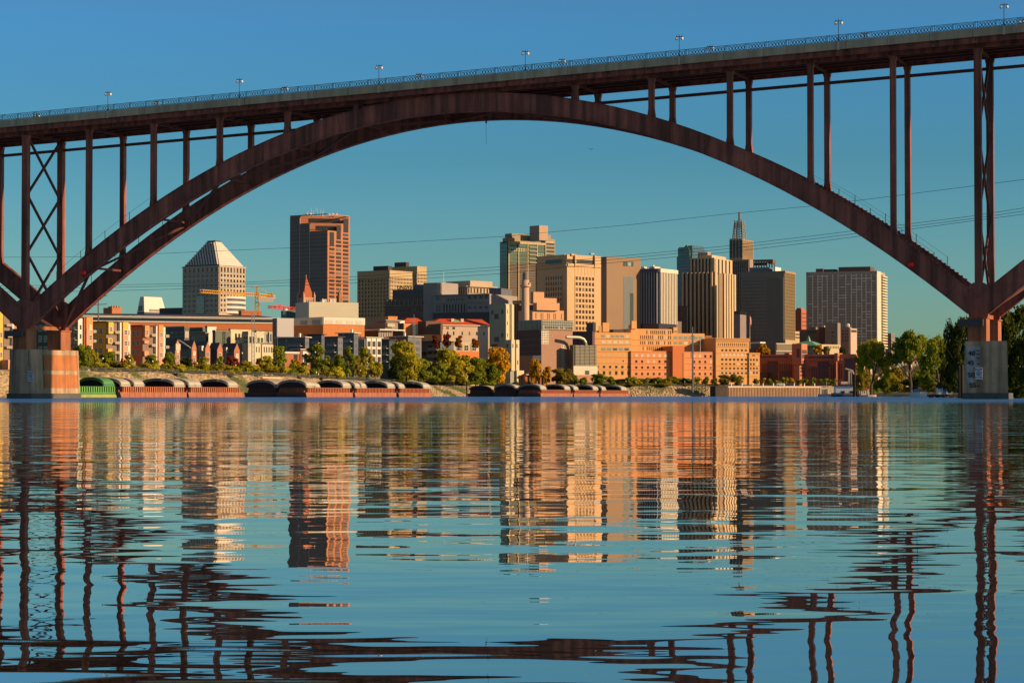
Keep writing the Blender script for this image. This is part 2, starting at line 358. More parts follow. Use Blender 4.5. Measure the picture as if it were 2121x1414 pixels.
def rib(s0, s1, t, name='arch_rib', half=1.42, w=.95):
    mb = MB(); n = max(8, int(abs(s1 - s0) / 3)); R = []
    for i in range(n + 1):
        s = s0 + (s1 - s0) * i / n; sl = (zarch(s + .05) - zarch(s - .05)) / .1 if 0 < s < SPAN or s < -.1 or s > SPAN + .1 else 0
        if abs(s) < .1 or abs(s - SPAN) < .1: e = .06 * (1 if (s1 - s0 > 0) == (i < n/2) else 1); sl = (zarch(s + (1 if (s0 + s1)/2 > s else -1)*.5) - zarch(s)) / ((1 if (s0 + s1)/2 > s else -1)*.5)
        nl = sqrt(1 + sl*sl); nx, nz = -sl/nl, 1/nl; z = zarch(s)
        ring = []
        for (h, tt) in ((-half, -w/2), (-half, w/2), (half, w/2), (half, -w/2)): ring.append((s + nx*h, t + tt, z + nz*h))
        R.append(ring)
    for ring in R: mb.v += ring
    for i in range(n):
        for q in range(4): r = (q + 1) % 4; mb.f.append((i*4 + q, (i+1)*4 + q, (i+1)*4 + r, i*4 + r))
    mb.f += [(0, 1, 2, 3), tuple(n*4 + x for x in (3, 2, 1, 0))]
    # flange lips proud of the web
    for h in (-half, half):
        for i in range(n):
            a, b = R[i], R[i+1]; ja = 0 if h < 0 else 3; jb = 1 if h < 0 else 2
            for (A, B, sg) in ((a[ja], b[ja], -1), (a[jb], b[jb], 1)):
                mb.beam((A[0], A[1] + sg*.06, A[2]), (B[0], B[1] + sg*.06, B[2]), .14, .10)
    for i in range(1, n, 2):                             # web stiffeners and splice plates
        for (ja, jb, sg) in ((0, 3, -1), (1, 2, 1)):
            A, B = Vector(R[i][ja]), Vector(R[i][jb]); off = Vector((0, sg*.03, 0)); mb.beam(A.lerp(B, .06) + off, A.lerp(B, .94) + off, .07, .10 if i % 4 == 1 else .05, up=(1, 0, 0))
            if i % 8 == 1: mb.beam(A.lerp(B, .08) + off*.6, A.lerp(B, .92) + off*.6, .04, 1.1, up=(1, 0, 0))
    o = mb.build(name, M_ST, bridge); return o
for t in (0, BW):
    rib(.6, SPAN - .6, t); rib(-56, -.6, t); rib(SPAN + .6, SPAN + 56, t)
# cross struts and diagonals between the two ribs
for a in range(-4, 18):
    for off in (0,):
        s = a * PAN
        if s in (0,) or a in (0, 13): continue
        z = zarch(s); mb = MB()
        mb.beam((s, .5, z - .5), (s, BW - .5, z - .5), .3, .35)
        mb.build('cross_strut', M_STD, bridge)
for a in range(-4, 17):
    s = a*PAN; e = s + PAN
    if s < -50: continue
    za, zb = zarch(s + .01), zarch(e - .01); zm = (za + zb)/2
    mb = MB(); flip = a % 2
    mb.beam((s + (0 if s else .8), .5 if flip else BW - .5, za - 1.1), (e, BW - .5 if flip else .5, zb - 1.1), .35, .4)
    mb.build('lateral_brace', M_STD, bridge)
# columns
def column(s, t, zb, zt, w=.80, dpt=.78, foot=True):
    mb = MB(); mb.box(s - w/2 + .05, s + w/2 - .05, t - dpt/2, t + dpt/2, zb, zt)
    mb.box(s - w/2, s - w/2 + .05, t - dpt/2 - .05, t + dpt/2 + .05, zb, zt); mb.box(s + w/2 - .05, s + w/2, t - dpt/2 - .05, t + dpt/2 + .05, zb, zt)
    if foot:
        sl = .3
        mb.prism([(s - w/2 - .22, zb), (s + w/2 + .22, zb), (s + w/2, zb + 1.6), (s - w/2, zb + 1.6)], 'y', t - dpt/2 + .02, t + dpt/2 - .02)
    mb.prism([(s - w/2, zt - .8), (s + w/2, zt - .8), (s + w/2 + .2, zt), (s - w/2 - .2, zt)], 'y', t - dpt/2 + .03, t + dpt/2 - .03)
    return mb.build('column', M_ST, bridge)
for a in range(-4, 18):
    s = a * PAN
    for t in (0, BW):
        zt = zdeck(s) - 1.36
        if a in (0, 13): column(s, t, 13.0, zt, 1.0, .95, False); continue
        zb = zarch(s) + 1.45
        if zt - zb > .6: column(s, t, zb - .25, zt)
# X bracing of the two towers over the piers
for s in (0, SPAN):
    zt = zdeck(s) - 1.4; N_ = 3; zb = 14.5
    for q in range(N_):
        z0 = zb + (zt - zb)*q/N_; z1 = zb + (zt - zb)*(q + 1)/N_
        for (a, b) in (((s, .4, z0), (s, BW - .4, z1)), ((s, BW - .4, z0), (s, .4, z1))):
            MB().beam(a, b, .34, .34, up=(1, 0, 0)).build('tower_brace', M_STD, bridge)
        for tt in (.5, BW - .5): MB().prism([(tt - .5, z0 - .7), (tt + .5, z0 - .7), (tt + .5, z0 + .7), (tt - .5, z0 + .7)], 'x', s - .1, s + .1).build('gusset_plate', M_STD, bridge)
# stepped walkways on top of the ribs near the springings
for t in (0, BW):
    for (sa, sb) in ((4, 27), (SPAN - 27, SPAN - 4)):
        mb = MB(); q = sa
        while q < sb:
            z = zarch(q) + 1.42 * sqrt(1 + (2*AC*(q - SM))**2)
            mb.box(q, q + .55, t - .4, t + .4, z - .6, z - .12); q += .62
        for j in range(5):
            q = sa + (sb - sa)*(j + .5)/5; z = zarch(q) + 1.42 * sqrt(1 + (2*AC*(q - SM))**2); mb.cyl(q, t - .4, z, z + 1.5, .05, 5)
        for j in range(4):
            q = sa + (sb - sa)*(j + .5)/5; q2 = sa + (sb - sa)*(j + 1.5)/5
            f_ = lambda q: zarch(q) + 1.42 * sqrt(1 + (2*AC*(q - SM))**2) + 1.4
            mb.beam((q, t - .4, f_(q)), (q2, t - .4, f_(q2)), .03, .03)
        mb.build('rib_steps', M_STD, bridge)
# heavy knuckle where the ribs meet over each pier, pedestals below
for s in (0, SPAN):
    for t in (0, BW):
        MB().prism([(s - 2.1, 15.8), (s - 1.3, 11.6), (s + 1.3, 11.6), (s + 2.1, 15.8), (s + .6, 16.6), (s - .6, 16.6)], 'y', t - .55, t + .55).build('rib_knuckle', M_ST, bridge)
    for (ta, tb, mm) in ((-1.75, 1.25, M_RUST), (BW - 2.0, BW + 1.1, M_RUST)):
        p = MB(); p.box(s - 1.32, s + 1.32, ta, tb, 8.2, 11.45); p.box(s - 1.5, s + 1.5, ta - .1, tb + .1, 11.45, 11.62)
        for q in (-.5, .55): p.box(s + q, s + q + .07, ta - .06, ta, 8.2, 11.45)
        p.build('pedestal', mm, bridge)
    MB().box(s - 2.45, s + .95, -2.55, -1.86, 10.35, 11.3).box(s - 2.3, s - 2.1, -2.4, -1.9, 9.9, 10.35).build('inspection_box', mat('dark_blue_steel', (.075, .06, .07), .6, .1), bridge)
    MB().beam((s, .6, 11.9), (s, BW - .6, 11.9), .9, .6).build('pier_tie', M_RUST, bridge)
    # concrete pier: front block, wall and back block, tapering upwards
    pr = MB(); f0, f1 = -2.3, 1.4; b0, b1 = BW - 2.6, BW + 1.7
    if s == 0: wl0, wr0, wlt, wrt = 1.75, 3.0, 1.35, 2.5
    else: wl0, wr0, wlt, wrt = 1.9, 4.5, 1.6, 4.3
    sh = 0 if s == 0 else 2.6
    for (y0, y1, ex) in ((f0, f1, 0), (b0, b1, 0)):
        k0, k1 = sh*(y0 - f0)/(b1 - f0), sh*(y1 - f0)/(b1 - f0)
        pr.hexa([(s - wl0, y0 - .25, -3), (s + wr0 - k0, y0 - .25, -3), (s + wr0 - k1, y1 + .1, -3), (s - wl0, y1 + .1, -3), (s - wlt, y0, 8.2), (s + wrt - k0, y0, 8.2), (s + wrt - k1, y1, 8.2), (s - wlt, y1, 8.2)])
    pr.frus(s - wl0 + .35, s + wr0 - .45 - sh, f1, b0, -3, s - wlt + .3, s + wrt - .45 - sh, f1, b0, 8.15)
    # raised frames round the recessed panels on the side face
    for (za, zb_) in ((7.35, 8.15), (4.05, 4.7), (-1, 1.75)) if s == 0 else ():
        def xx(z): return s + wr0 + (wrt - wr0)*(z + 3)/11.2
        pr.hexa([(s, f1 - .2, za), (xx(za) - .02, f1 - .2, za), (xx(za) - .02, b0 + 3.6, za), (s, b0 + 3.6, za),
                 (s, f1 - .2, zb_), (xx(zb_) - .02, f1 - .2, zb_), (xx(zb_) - .02, b0 + 3.6, zb_), (s, b0 + 3.6, zb_)])
    pier = pr.build('pier', M_PIER, bridge)
    if s == 0:
        for (za, zb_) in ((4.7, 7.35), (1.75, 4.05)):
            def xx(z): return s + wr0 + (wrt - wr0)*(z + 3)/11.2
            MB().hexa([(s, f1 + .25, za), (xx(za) + .012, f1 + .25, za), (xx(za) + .012, b1 - .35, za), (s, b1 - .35, za),
                       (s, f1 + .25, zb_), (xx(zb_) + .012, f1 + .25, zb_), (xx(zb_) + .012, b1 - .35, zb_), (s, b1 - .35, zb_)]).build('side_panel', M_PANEL, pier)
    MB().frus(s - wl0 - .12, s + wr0 + .12, f0 - .45, (b1 if s == 0 else f1) + .2, -3, s - wl0 - .05, s + wr0 + .03, f0 - .36, (b1 if s == 0 else f1) + .1, .85).build('waterline_band', mat('wet_concrete', (.10, .10, .095), .7, .2, .5), pier)
# vertical grooves on the front of the left pier, as dark strips
for gx in (-.95, 2.0): MB().hexa([(gx, -2.42, .9), (gx + .12, -2.42, .9), (gx + .12, -2.3, .9), (gx, -2.3, .9), (gx + .1, -2.33, 7.9), (gx + .22, -2.33, 7.9), (gx + .22, -2.2, 7.9), (gx + .1, -2.2, 7.9)]).build('pier_groove', mat('groove_brown', (.13, .08, .055), .9, .2), bridge)

# ---- lettering on the piers
def text(body, size, loc, parent, m, ext=.01, rot=(pi/2, 0, 0), name='lettering', align='CENTER'):
    cu = bpy.data.curves.new('txt', 'FONT'); cu.body = body; cu.size = size; cu.extrude = ext; cu.align_x = align; cu.offset = size*.02
    o = bpy.data.objects.new('txt', cu); COL.objects.link(o)
    dg = bpy.context.evaluated_depsgraph_get(); me = bpy.data.meshes.new_from_object(o.evaluated_get(dg)); bpy.data.objects.remove(o)
    me.name = name; me.materials.clear(); me.materials.append(m)
    q = bpy.data.objects.new(name, me); COL.objects.link(q); q.parent = parent; q.location = loc; q.rotation_euler = rot; return q
M_SIGN = mat('sign_white', (.62, .66, .72), .6, .06); M_INK = mat('sign_ink', (.03, .04, .06), .7, .05)
def wake_sign(s, z, t, num, pier):
    r = MB().box(-.52, .52, -.05, 0, -.86, .86).build('notice_board', M_SIGN, pier); r.location = (s, t, z)
    text('SLOW', .34, (0, -.06, .45), r, M_INK); text('NO WAKE', .22, (0, -.06, -.66), r, M_INK)
    ring = MB(); ring.tube([(.30*cos(a*pi/8), -.07, .30*sin(a*pi/8)) for a in range(17)], .045, 5, False); ring.build('ring_symbol', M_INK, r)
    text(num, .46, (0, -.06, -.16), r, M_INK)
piers = [o for o in bridge.children if o.name.startswith('pier') and not o.name.startswith('pier_')]
sz = bpt(64, 779, -2.5); wake_sign(sz[0], sz[1], -2.60, '9', piers[0])
sz = bpt(2028, 773, -2.5); wake_sign(sz[0], sz[1], -2.66, '6', piers[1])
ga, gb = bpt(2001.5, 717, -2.5), bpt(2032, 760, -2.5)
gbd = MB().box(ga[0], ga[0] + 2.05, -2.50, -2.40, gb[1], ga[1]).box(ga[0], ga[0] + .95, -2.55, -2.45, 2.2, gb[1]).build('gauge_board', mat('worn_gauge_paint', (.36, .35, .33), .8, .35, .9, streak=.4), piers[1])
for px, py, tx in ((2010, 736, '40'), (2008, 756, '45'), (2009, 781, '50'), (2012, 802, '55')):
    s_, z_ = bpt(px, py, -2.6); text(tx, .95, (s_ + .2, -2.62, z_), gbd, M_INK, .02)
for py in (726, 733, 742, 754, 787, 799):
    s_, z_ = bpt(2026, py, -2.6); MB().box(s_ - .2, s_ + .25, -2.59, -2.56, z_ - .06, z_ + .06).build('gauge_tick', M_INK, gbd)
# ---- railing panels (ten feet each, ring pattern)
RL = PAN / 4
rp = MB()
def rz(x): return GR * x
for x in (.03, RL*.11, RL*.95): rp.box(x, x + .07, -.03, .03, rz(x), .98 + rz(x))
for (z0, z1) in ((.05, .12), (.92, .99), (.78, .82)):
    rp.hexa([(0, -.03, z0), (RL, -.03, z0 + rz(RL)), (RL, .03, z0 + rz(RL)), (0, .03, z0), (0, -.03, z1), (RL, -.03, z1 + rz(RL)), (RL, .03, z1 + rz(RL)), (0, .03, z1)])
for j in range(5):
    c = RL*.17 + RL*.78*(j + .5)/5; rr = .2
    rp.tube([(c + rr*1.0*cos(a*pi/4 + pi/8), 0, .44 + rz(c) + rr*1.35*sin(a*pi/4 + pi/8)) for a in range(9)], .05, 4, False)
me_rp = rp.mesh('railing_panel', M_RAIL)
s = -24*RL/2 - 0; q0 = -12
for q in range(q0, q0 + 92): inst(me_rp, 'railing_panel', bridge, (q*RL, T0 + .15, zdeck(q*RL) + 1.15))
rr_ = MB(); s = q0*RL
while s < S1 - RL: rr_.hexa([(s, T1 - .2, zdeck(s) + 1.9), (s + RL, T1 - .2, zdeck(s + RL) + 1.9), (s + RL, T1 - .1, zdeck(s + RL) + 1.9), (s, T1 - .1, zdeck(s) + 1.9), (s, T1 - .2, zdeck(s) + 2.0), (s + RL, T1 - .2, zdeck(s + RL) + 2.0), (s + RL, T1 - .1, zdeck(s + RL) + 2.0), (s, T1 - .1, zdeck(s) + 2.0)]); rr_.box(s, s + .08, T1 - .2, T1 - .1, zdeck(s) + 1.15, zdeck(s) + 1.95); s += RL
rr_.build('far_railing', M_RAIL, bridge)
# ---- navigation lamps hanging from the arch
def navlight(px, py, t, m, nm, parent):
    s_, z_ = bpt(px, py, t); r = MB().ball((0, 0, 0), .48, 10).build(nm, m, parent, loc=(s_, t, z_)); MB().cyl(0, 0, .28, 1.5, .05, 6).box(-.12, .12, -.12, .12, -.6, -.28).build('hanger', M_BLK, r)
M_RED = mat('red_lens', (.95, .015, .015), .3, .05)
navlight(1887, 548, -.95, M_RED, 'red_navigation_lamp', bridge); navlight(173, 565, -.95, M_RED, 'red_navigation_lamp', bridge)
s_, z_ = bpt(1007, 244, BW/2); MB().box(-.45, .45, -.15, .15, -.2, .1).cyl(0, 0, -.9, -.2, .14, 8).cyl(0, 0, -4.2, -.9, .02, 4).build('hanging_lamp', M_BLK, bridge, loc=(s_, BW/2, z_))
# ---- street lamps on the bridge
def deck_lamp(label):
    r = empty('street_lamp', (0, 0, 0), -AL, label, 'street lamp')
    p = MB(); p.cyl(0, 0, 0, 3.0, .055, 8, .045); p.cyl(0, 0, 0, .5, .12, 8, .07); p.build('pole', M_BLK, r)
    a = MB(); a.beam((-.48, 0, 2.98), (.48, 0, 2.98), .06, .09); a.cyl(0, 0, 2.98, 3.36, .05, 6, .01)
    for x in (-.42, .42): a.cyl(x, 0, 2.98, 3.26, .045, 6, .01); a.cyl(x, 0, 2.82, 2.98, .1, 8)
    a.build('crossarm', M_BLK, r)
    for x in (-.42, .42): MB().ball((x, 0, 2.66), .235, 10).build('globe', M_GLOBE, r, True)
    return r
lp = deck_lamp('x'); first = True
names = ['twin globe street lamp nearest the left edge on the near bridge rail', 'twin globe street lamp above the upper left of the arch', 'twin globe street lamp above the brown tower on the near bridge rail',
         'twin globe street lamp just right of the arch crown', 'twin globe street lamp right of the crown above the striped white tower', 'twin globe street lamp above the right haunch of the arch', 'twin globe street lamp above the right bridge pier']
lamps = [(px, T0 + .15) for px in (223, 495, 784, 1087, 1406, 1736, 2079)]
for (px, t), nm in zip(lamps, names):
    s_ = bpt(px + 1, 120, t)[0]; o = lp if first else copy_tree(lp); first = False
    o['label'] = nm; o['group'] = 'twin globe lamps along the bridge'
    z = zdeck(s_) + 1.15; o.location = (BX0 + s_*ca_ + t*sa_, BY0 - s_*sa_ + t*ca_, z)
    MB().box(s_ - .16, s_ + .16, T0 - .12, T0 + .0, zdeck(s_) - .1, zdeck(s_) + 1.15).build('pilaster', mat('lamp_pilaster', (.45, .42, .33), .8, .1), bridge)
fn = ['far side bridge lamp peeping over the rail near the left edge', 'far side bridge lamp head over the rail left of the second lamp', 'far side bridge lamp with tall finial over the rail left of the third lamp', 'far side bridge lamp head over the rail left of the arch crown',
      'far side bridge lamp head over the rail right of the fourth lamp', 'far side bridge lamp head over the rail between fifth and sixth lamps', 'far side bridge lamp head over the rail left of the last lamp', 'far side bridge lamp head over the rail at the right edge']
for (px, py), nm in zip(((76, 240), (325, 213), (590, 184), (868, 157), (1164, 127), (1471, 100), (1790, 73), (2118, 45)), fn):
    t = BW + 2.3; s_, z_ = bpt(px, py, t); o = copy_tree(lp); o['label'] = nm; o['group'] = 'twin globe lamps along the bridge'
    o.location = (BX0 + s_*ca_ + t*sa_, BY0 - s_*sa_ + t*ca_, z_ - 2.75)
# ---------------------------------------------------------------- buildings
RW = random.Random(7)
G_DK = mat('dark_glass', (.022, .024, .026), .18, .1, spec=.6)
G_BR = mat('bronze_glass', (.040, .030, .024), .25, .15, spec=.5)
G_BL = mat('blue_glass', (.06, .12, .17), .12, .15, .2, spec=.8)
G_GR = mat('green_glass', (.035, .085, .055), .2, .15, .1, spec=.7)
G_GY = mat('grey_glass', (.10, .12, .14), .2, .1, spec=.6)
G_LT = mat('sunlit_blind', (.62, .55, .40), .5, .1)
G_CY = mat('pale_glass', (.22, .30, .26), .15, .15, spec=.8)
G_V1 = mat('glass_warm_tint', (.07, .055, .045), .2, .1, spec=.7); G_V2 = mat('glass_cool_tint', (.05, .06, .07), .15, .1, spec=.8); G_V3 = mat('glass_half_blind', (.15, .13, .10), .4, .1)
ROOF = mat('roof_gravel', (.16, .14, .12), .95, .2)
class Bld:
    def __init__(s, name, label, cat, xl, xc, xr, yt, D, th, wall, a=None, b=None, zb=2.0, group=None, ymid=None, body=True):
        if xc < 1000 and D < 1200 and cat not in ('barge', 'wall'): D = landD(xc, 34) + max(0, D - (690 + (xc - 192)*.33))
        elif xc < 1480 and cat not in ('barge', 'wall') and D < 1300: D = max(D, landD(xc, 34))
        s.th = radians(th); s.D = D; s.wall = wall; s.ym = ymid or (yt + 60)
        s.ex = Vector((cos(s.th), -sin(s.th), 0)); s.ey = Vector((sin(s.th), cos(s.th), 0))
        s.C = Vector((XP(xc, D, s.ym), D, 0))
        s.root = empty(name, s.C, -s.th, label, cat, group)
        s.a = a if a is not None else -s.u('L', xl); s.b = b if b is not None else s.u('R', xr)
        s.zt = ZP(yt, D); s.zb = zb; s.n = {}; s.st = {}
        s.mb = MB()
        if body: s.mb.box(-s.a, 0, 0, s.b, zb, s.zt)
    def u(s, f, px, o=0.0, py=None):                     # position along a face (o: distance set back)
        U = uv(px, py or s.ym)[0]; e, w = (s.ex, s.ey) if f == 'L' else (s.ey, -s.ex)
        C = s.C + w*o
        return (U*C.y - C.x) / (e.x - U*e.y)
    def z(s, py, d=0): return ZP(py, s.D + d)
    def fb(s, mb, f, u0, u1, z0, z1, d0, d1):
        if f == 'L': mb.box(u0, u1, -d1, -d0, z0, z1)
        else: mb.box(d0, d1, u0, u1, z0, z1)
    def block(s, xl, xc, xr, yt, yb, o=0.0, oL=0.0, mb=None):
        """raised block: L face set back o along y, R face set back oL along -x"""
        x1 = -oL; x0 = s.u('L', xl, o) if xl is not None else x1 - 12
        if xc is not None: x1 = s.u('L', xc, o); 
        y1 = s.u('R', xr, -x1) if xr is not None else o + 12
        (mb or s.mb).box(min(x0, x1 - .5), x1, o, max(y1, o + .5), s.z(yb), s.z(yt, o*.8)); return x0, x1, o, y1
    def part(s, name, m, fn):
        mb = MB(); fn(mb); return mb.build(name, m, s.root)
    def band(s, f, p0, p1, q0, q1, m, name='band', d=.15, d0=-.1):
        mb = MB(); s.fb(mb, f, s.u(f, p0), s.u(f, p1), s.z(q1), s.z(q0), d0, d); return mb.build(name, m, s.root)
    def wins(s, f, p0, p1, q0, q1, nc, nr, wf=.6, hf=.6, m=None, relief=0.0, alts=(), frame=None, name='window', d=.06, off=0.0, mb=None, skip=0.0):
        m = m or G_DK
        if not alts and m in (G_DK, G_BR) and name == 'window': alts = (G_V1, G_V2, G_V3)
        u0, u1 = s.u(f, p0), s.u(f, p1); z0, z1 = s.z(q1), s.z(q0)
        if u1 < u0: u0, u1 = u1, u0
        cw, ch = (u1 - u0)/nc, (z1 - z0)/nr; w, h = cw*wf, ch*hf
        meshes = []
        for mm in [m] + list(alts):
            b = MB(); s.fb(b, f, 0, w, 0, h, -.05, d); meshes.append(b.mesh(name, mm))
        fm = None
        if frame:
            b = MB(); t = min(.14, w*.14)
            for (a0, a1, c0, c1) in ((-t, 0, -t, h + t), (w, w + t, -t, h + t), (0, w, -t, 0), (0, w, h, h + t), (w/2 - t*.35, w/2 + t*.35, 0, h), (0, w, h*.45, h*.45 + t*.6)): s.fb(b, f, a0, a1, c0, c1, -.05, d + .05)
            fm = b.mesh('frame', frame)
        for r in range(nr):
            for c in range(nc):
                if skip and RW.random() < skip: continue
                u, z = u0 + cw*(c + .5) - w/2, z1 - ch*(r + .5) - h/2
                k = 0 if not alts or RW.random() < .62 else RW.randrange(len(meshes))
                loc = (u, -off, z) if f == 'L' else (off, u, z)
                cnt = s.n.get(name, 0)
                if cnt < 100:
                    o = inst(meshes[k], name, s.root, loc); s.n[name] = cnt + 1
                    if fm: inst(fm, 'frame', o, (0, 0, 0))
                else:
                    mm = ([m] + list(alts))[k]; q = s.st.setdefault((name, mm.name), MB())
                    s.fb(q, f, u, u + w, z, z + h, -.05 + off, d + off)
                    if fm:
                        q = s.st.setdefault(('frame', frame.name), MB()); t = min(.14, w*.14)
                        for (a0, a1, c0, c1) in ((-t, 0, -t, h + t), (w, w + t, -t, h + t), (0, w, -t, 0), (0, w, h, h + t)): s.fb(q, f, u + a0, u + a1, z + c0, z + c1, -.05 + off, d + .05 + off)
        if relief:
            M_ = mb or s.mb
            for c in range(nc + 1):
                a0 = u0 + cw*c - (cw - w)/2; a1 = a0 + (cw - w)
                if c == 0: a0 = u0
                if c == nc: a1 = u1
                s.fb(M_, f, a0, a1, z0, z1, -.05, relief)
            for r in range(nr + 1):
                c0 = z0 + ch*r - (ch - h)/2; c1 = c0 + (ch - h)
                if r == 0: c0 = z0
                if r == nr: c1 = z1
                if c1 - c0 > .02: s.fb(M_, f, u0, u1, c0, c1, -.05, relief*.93)
    def fins(s, f, p0, p1, q0, q1, n, wf, m, d=.5, name='fin', mb=None):
        u0, u1 = s.u(f, p0), s.u(f, p1); q = mb or MB(); cw = (u1 - u0)/n
        for i in range(n): s.fb(q, f, u0 + cw*(i + .5 - wf/2), u0 + cw*(i + .5 + wf/2), s.z(q1), s.z(q0), -.05, d)
        if mb is None: q.build(name, m, s.root)
    def rows(s, f, p0, p1, q0, q1, n, hf, m, d=.3, name='band'):
        u0, u1 = s.u(f, p0), s.u(f, p1); q = MB(); z0, z1 = s.z(q1), s.z(q0); ch = (z1 - z0)/n
        for i in range(n): s.fb(q, f, u0, u1, z0 + ch*(i + .5 - hf/2), z0 + ch*(i + .5 + hf/2), -.05, d)
        q.build(name, m, s.root)
    def parapet(s, h=1.0, t=.5, ov=.15):
        a, b, z = s.a, s.b, s.zt
        for (x0, x1, y0, y1) in ((-a - ov, ov, -ov, t), (-a - ov, ov, b - t, b + ov), (-a - ov, -a + t, t, b - t), (-t, ov, t, b - t)): s.mb.box(x0, x1, y0, y1, z - .3, z + h)
    def done(s, name='wall'):
        o = s.mb.build(name, s.wall, s.root)
        for (nm, mn), q in s.st.items():
            p = q.build(nm, MATS[mn], s.root); p['kind'] = 'stuff'
        return o

PINK = mat('pale_granite', (.46, .385, .30), .8, .08, .1)
# 1 tower with truncated pyramid roof
B = Bld('office_tower', 'cream office tower with a truncated pyramid roof of white slats', 'skyscraper', 378, 453.7, 508, 551, 1700, 36, PINK)
B.wins('L', 380, 453.2, 565, 648, 8, 8, .62, .55, G_GY, .35); B.wins('L', 380, 453.2, 552, 564, 8, 1, .4, .7, G_DK, .35)
B.wins('R', 454.8, 507.4, 564.5, 647, 8, 8, .55, .55, G_DK, .35); B.wins('R', 454.8, 507.4, 552, 564, 8, 1, .55, .85, G_BR, .35)
B.parapet(.6, .8, .5)
zr0, zr1 = B.z(548.5), ZP(501.3, 1700 + 22); a, b = B.a, B.b; i0 = 1.0
A0 = (-a + i0, -i0, i0, b - i0); A1 = (-a/2 - a*.11, -a/2 + a*.11, b/2 - b*.11, b/2 + b*.11)
B.part('roof', mat('roof_dark_metal', (.07, .075, .085), .5, .1), lambda q: q.frus(A0[0], A0[1], A0[2], A0[3], zr0, A1[0], A1[1], A1[2], A1[3], zr1).box(A1[0], A1[1], A1[2], A1[3], zr1 - .2, zr1 + 1).box(-a + .2, -.2, .2, b - .2, B.zt, zr0))
SL = mat('roof_slat_white', (.66, .62, .56), .6, .05)
def slats(q):
    V = Vector((A1[1] - A0[1], A1[2] - A0[2], zr1 - zr0))
    for i in range(13):
        xb = A0[0] + (A0[1] - A0[0])*(i + .7)/13; k = min(.97, (xb - A0[0])/((A1[0] - A0[0]) - V.x))
        q.beam((xb + V.x*.03, A0[2] + V.y*.03 - .25, zr0 + V.z*.03), (xb + V.x*k, A0[2] + V.y*k - .25, zr0 + V.z*k), 1.25, .5)
    n = 14
    for i in range(n):
        k0, k1 = i/n, (i + .93)/n
        y0, y1 = A0[2] + (A1[2] - A0[2])*k0, A0[3] + (A1[3] - A0[3])*k0; Y0, Y1 = A0[2] + (A1[2] - A0[2])*k1, A0[3] + (A1[3] - A0[3])*k1
        x0, x1 = A0[1] + (A1[1] - A0[1])*k0, A0[1] + (A1[1] - A0[1])*k1; z0, z1 = zr0 + (zr1 - zr0)*k0, zr0 + (zr1 - zr0)*k1
        q.hexa([(x0 - .3, y0 + .2, z0), (x0 + .25, y0 + .2, z0), (x0 + .25, y1 - .2, z0), (x0 - .3, y1 - .2, z0), (x1 - .3, Y0 + .2, z1), (x1 + .25, Y0 + .2, z1), (x1 + .25, Y1 - .2, z1), (x1 - .3, Y1 - .2, z1)])
B.part('roof_slats', SL, slats)
B.band('L', 409.5, 425, 612, 648, G_CY, 'glass_bay', 1.2); B.rows('L', 409.5, 425, 612, 648, 5, .07, PINK, 1.35)
u0, u1 = B.u('R', 468.5), B.u('R', 508.3)
for i in range(7):
    z0, z1 = B.z(648) + (B.z(612) - B.z(648))*i/7, B.z(648) + (B.z(612) - B.z(648))*(i + 1)/7
    pts = [(3.2*sin(pi*t/10) + (.35 if i % 2 == 0 else 0), u0 + (u1 - u0)*t/10) for t in range(11)] + [(-.5, u1), (-.5, u0)]
    MB().prism(pts, 'z', z0, z1).build('curved_bay_band', SL if i % 2 == 0 else G_GY, B.root)
B.done()
# 2 small slanted white top, low dark block behind it, brick block
B = Bld('office_building', 'small tower with slanted white top left of the pyramid roofed tower', 'office building', 284, 299, 344, 646, 1800, 40, mat('dark_blue_wall', (.07, .08, .11), .7, .1), ymid=630, body=False)
z0, z1 = B.z(700), B.z(646); a, b = B.a, B.b
B.mb.box(-a, 0, 0, b, 2, z1); zt = B.z(614)
B.part('slanted_top', mat('white_panel', (.72, .66, .60), .6, .05), lambda q: q.frus(-a, 0, 0, b, z1, -a*.75, -a*.25, b*.06, b*.88, zt))
B.part('recessed_window', mat('mauve_glass', (.26, .20, .19), .4, .1), lambda q: q.hexa([(-.2, b*.22, z1 + .5), (.1, b*.22, z1 + .5), (.1, b*.9, z1 + .5), (-.2, b*.9, z1 + .5), (-a*.16 - .2, b*.22, z1 + 5), (-a*.13, b*.22, z1 + 5), (-a*.13, b*.83, z1 + 5), (-a*.16 - .2, b*.83, z1 + 5)]))
B.part('shaded_window', G_DK, lambda q: q.frus(-a*.8, -a*.35, -.12, .3, z1 + 1, -a*.74, -a*.38, .05, .5, z1 + 5))
B.done()
B = Bld('office_building', 'low slate building between the slanted top and pyramid roofed tower', 'office building', 330, 380, 384, 637, 1780, 30, mat('slate_wall', (.10, .10, .12), .8, .1), ymid=645)
B.wins('L', 345, 380, 638, 646, 9, 1, .4, .7, G_DK, .3); B.done()
B = Bld('office_building', 'distant brick building with crenellated roofline by the left arch', 'office building', 214, 232, 252, 637, 1500, 34, mat('far_brick', (.42, .17, .08), .85, .12), ymid=645)
for i in range(4): t = B.b*i/4; B.mb.box(-.6, 0, t, t + B.b*.14, B.zt, B.zt + 1.4)
B.mb.box(-B.a*.7, -B.a*.2, 2, B.b*.6, B.zt, B.zt + .9); B.done()
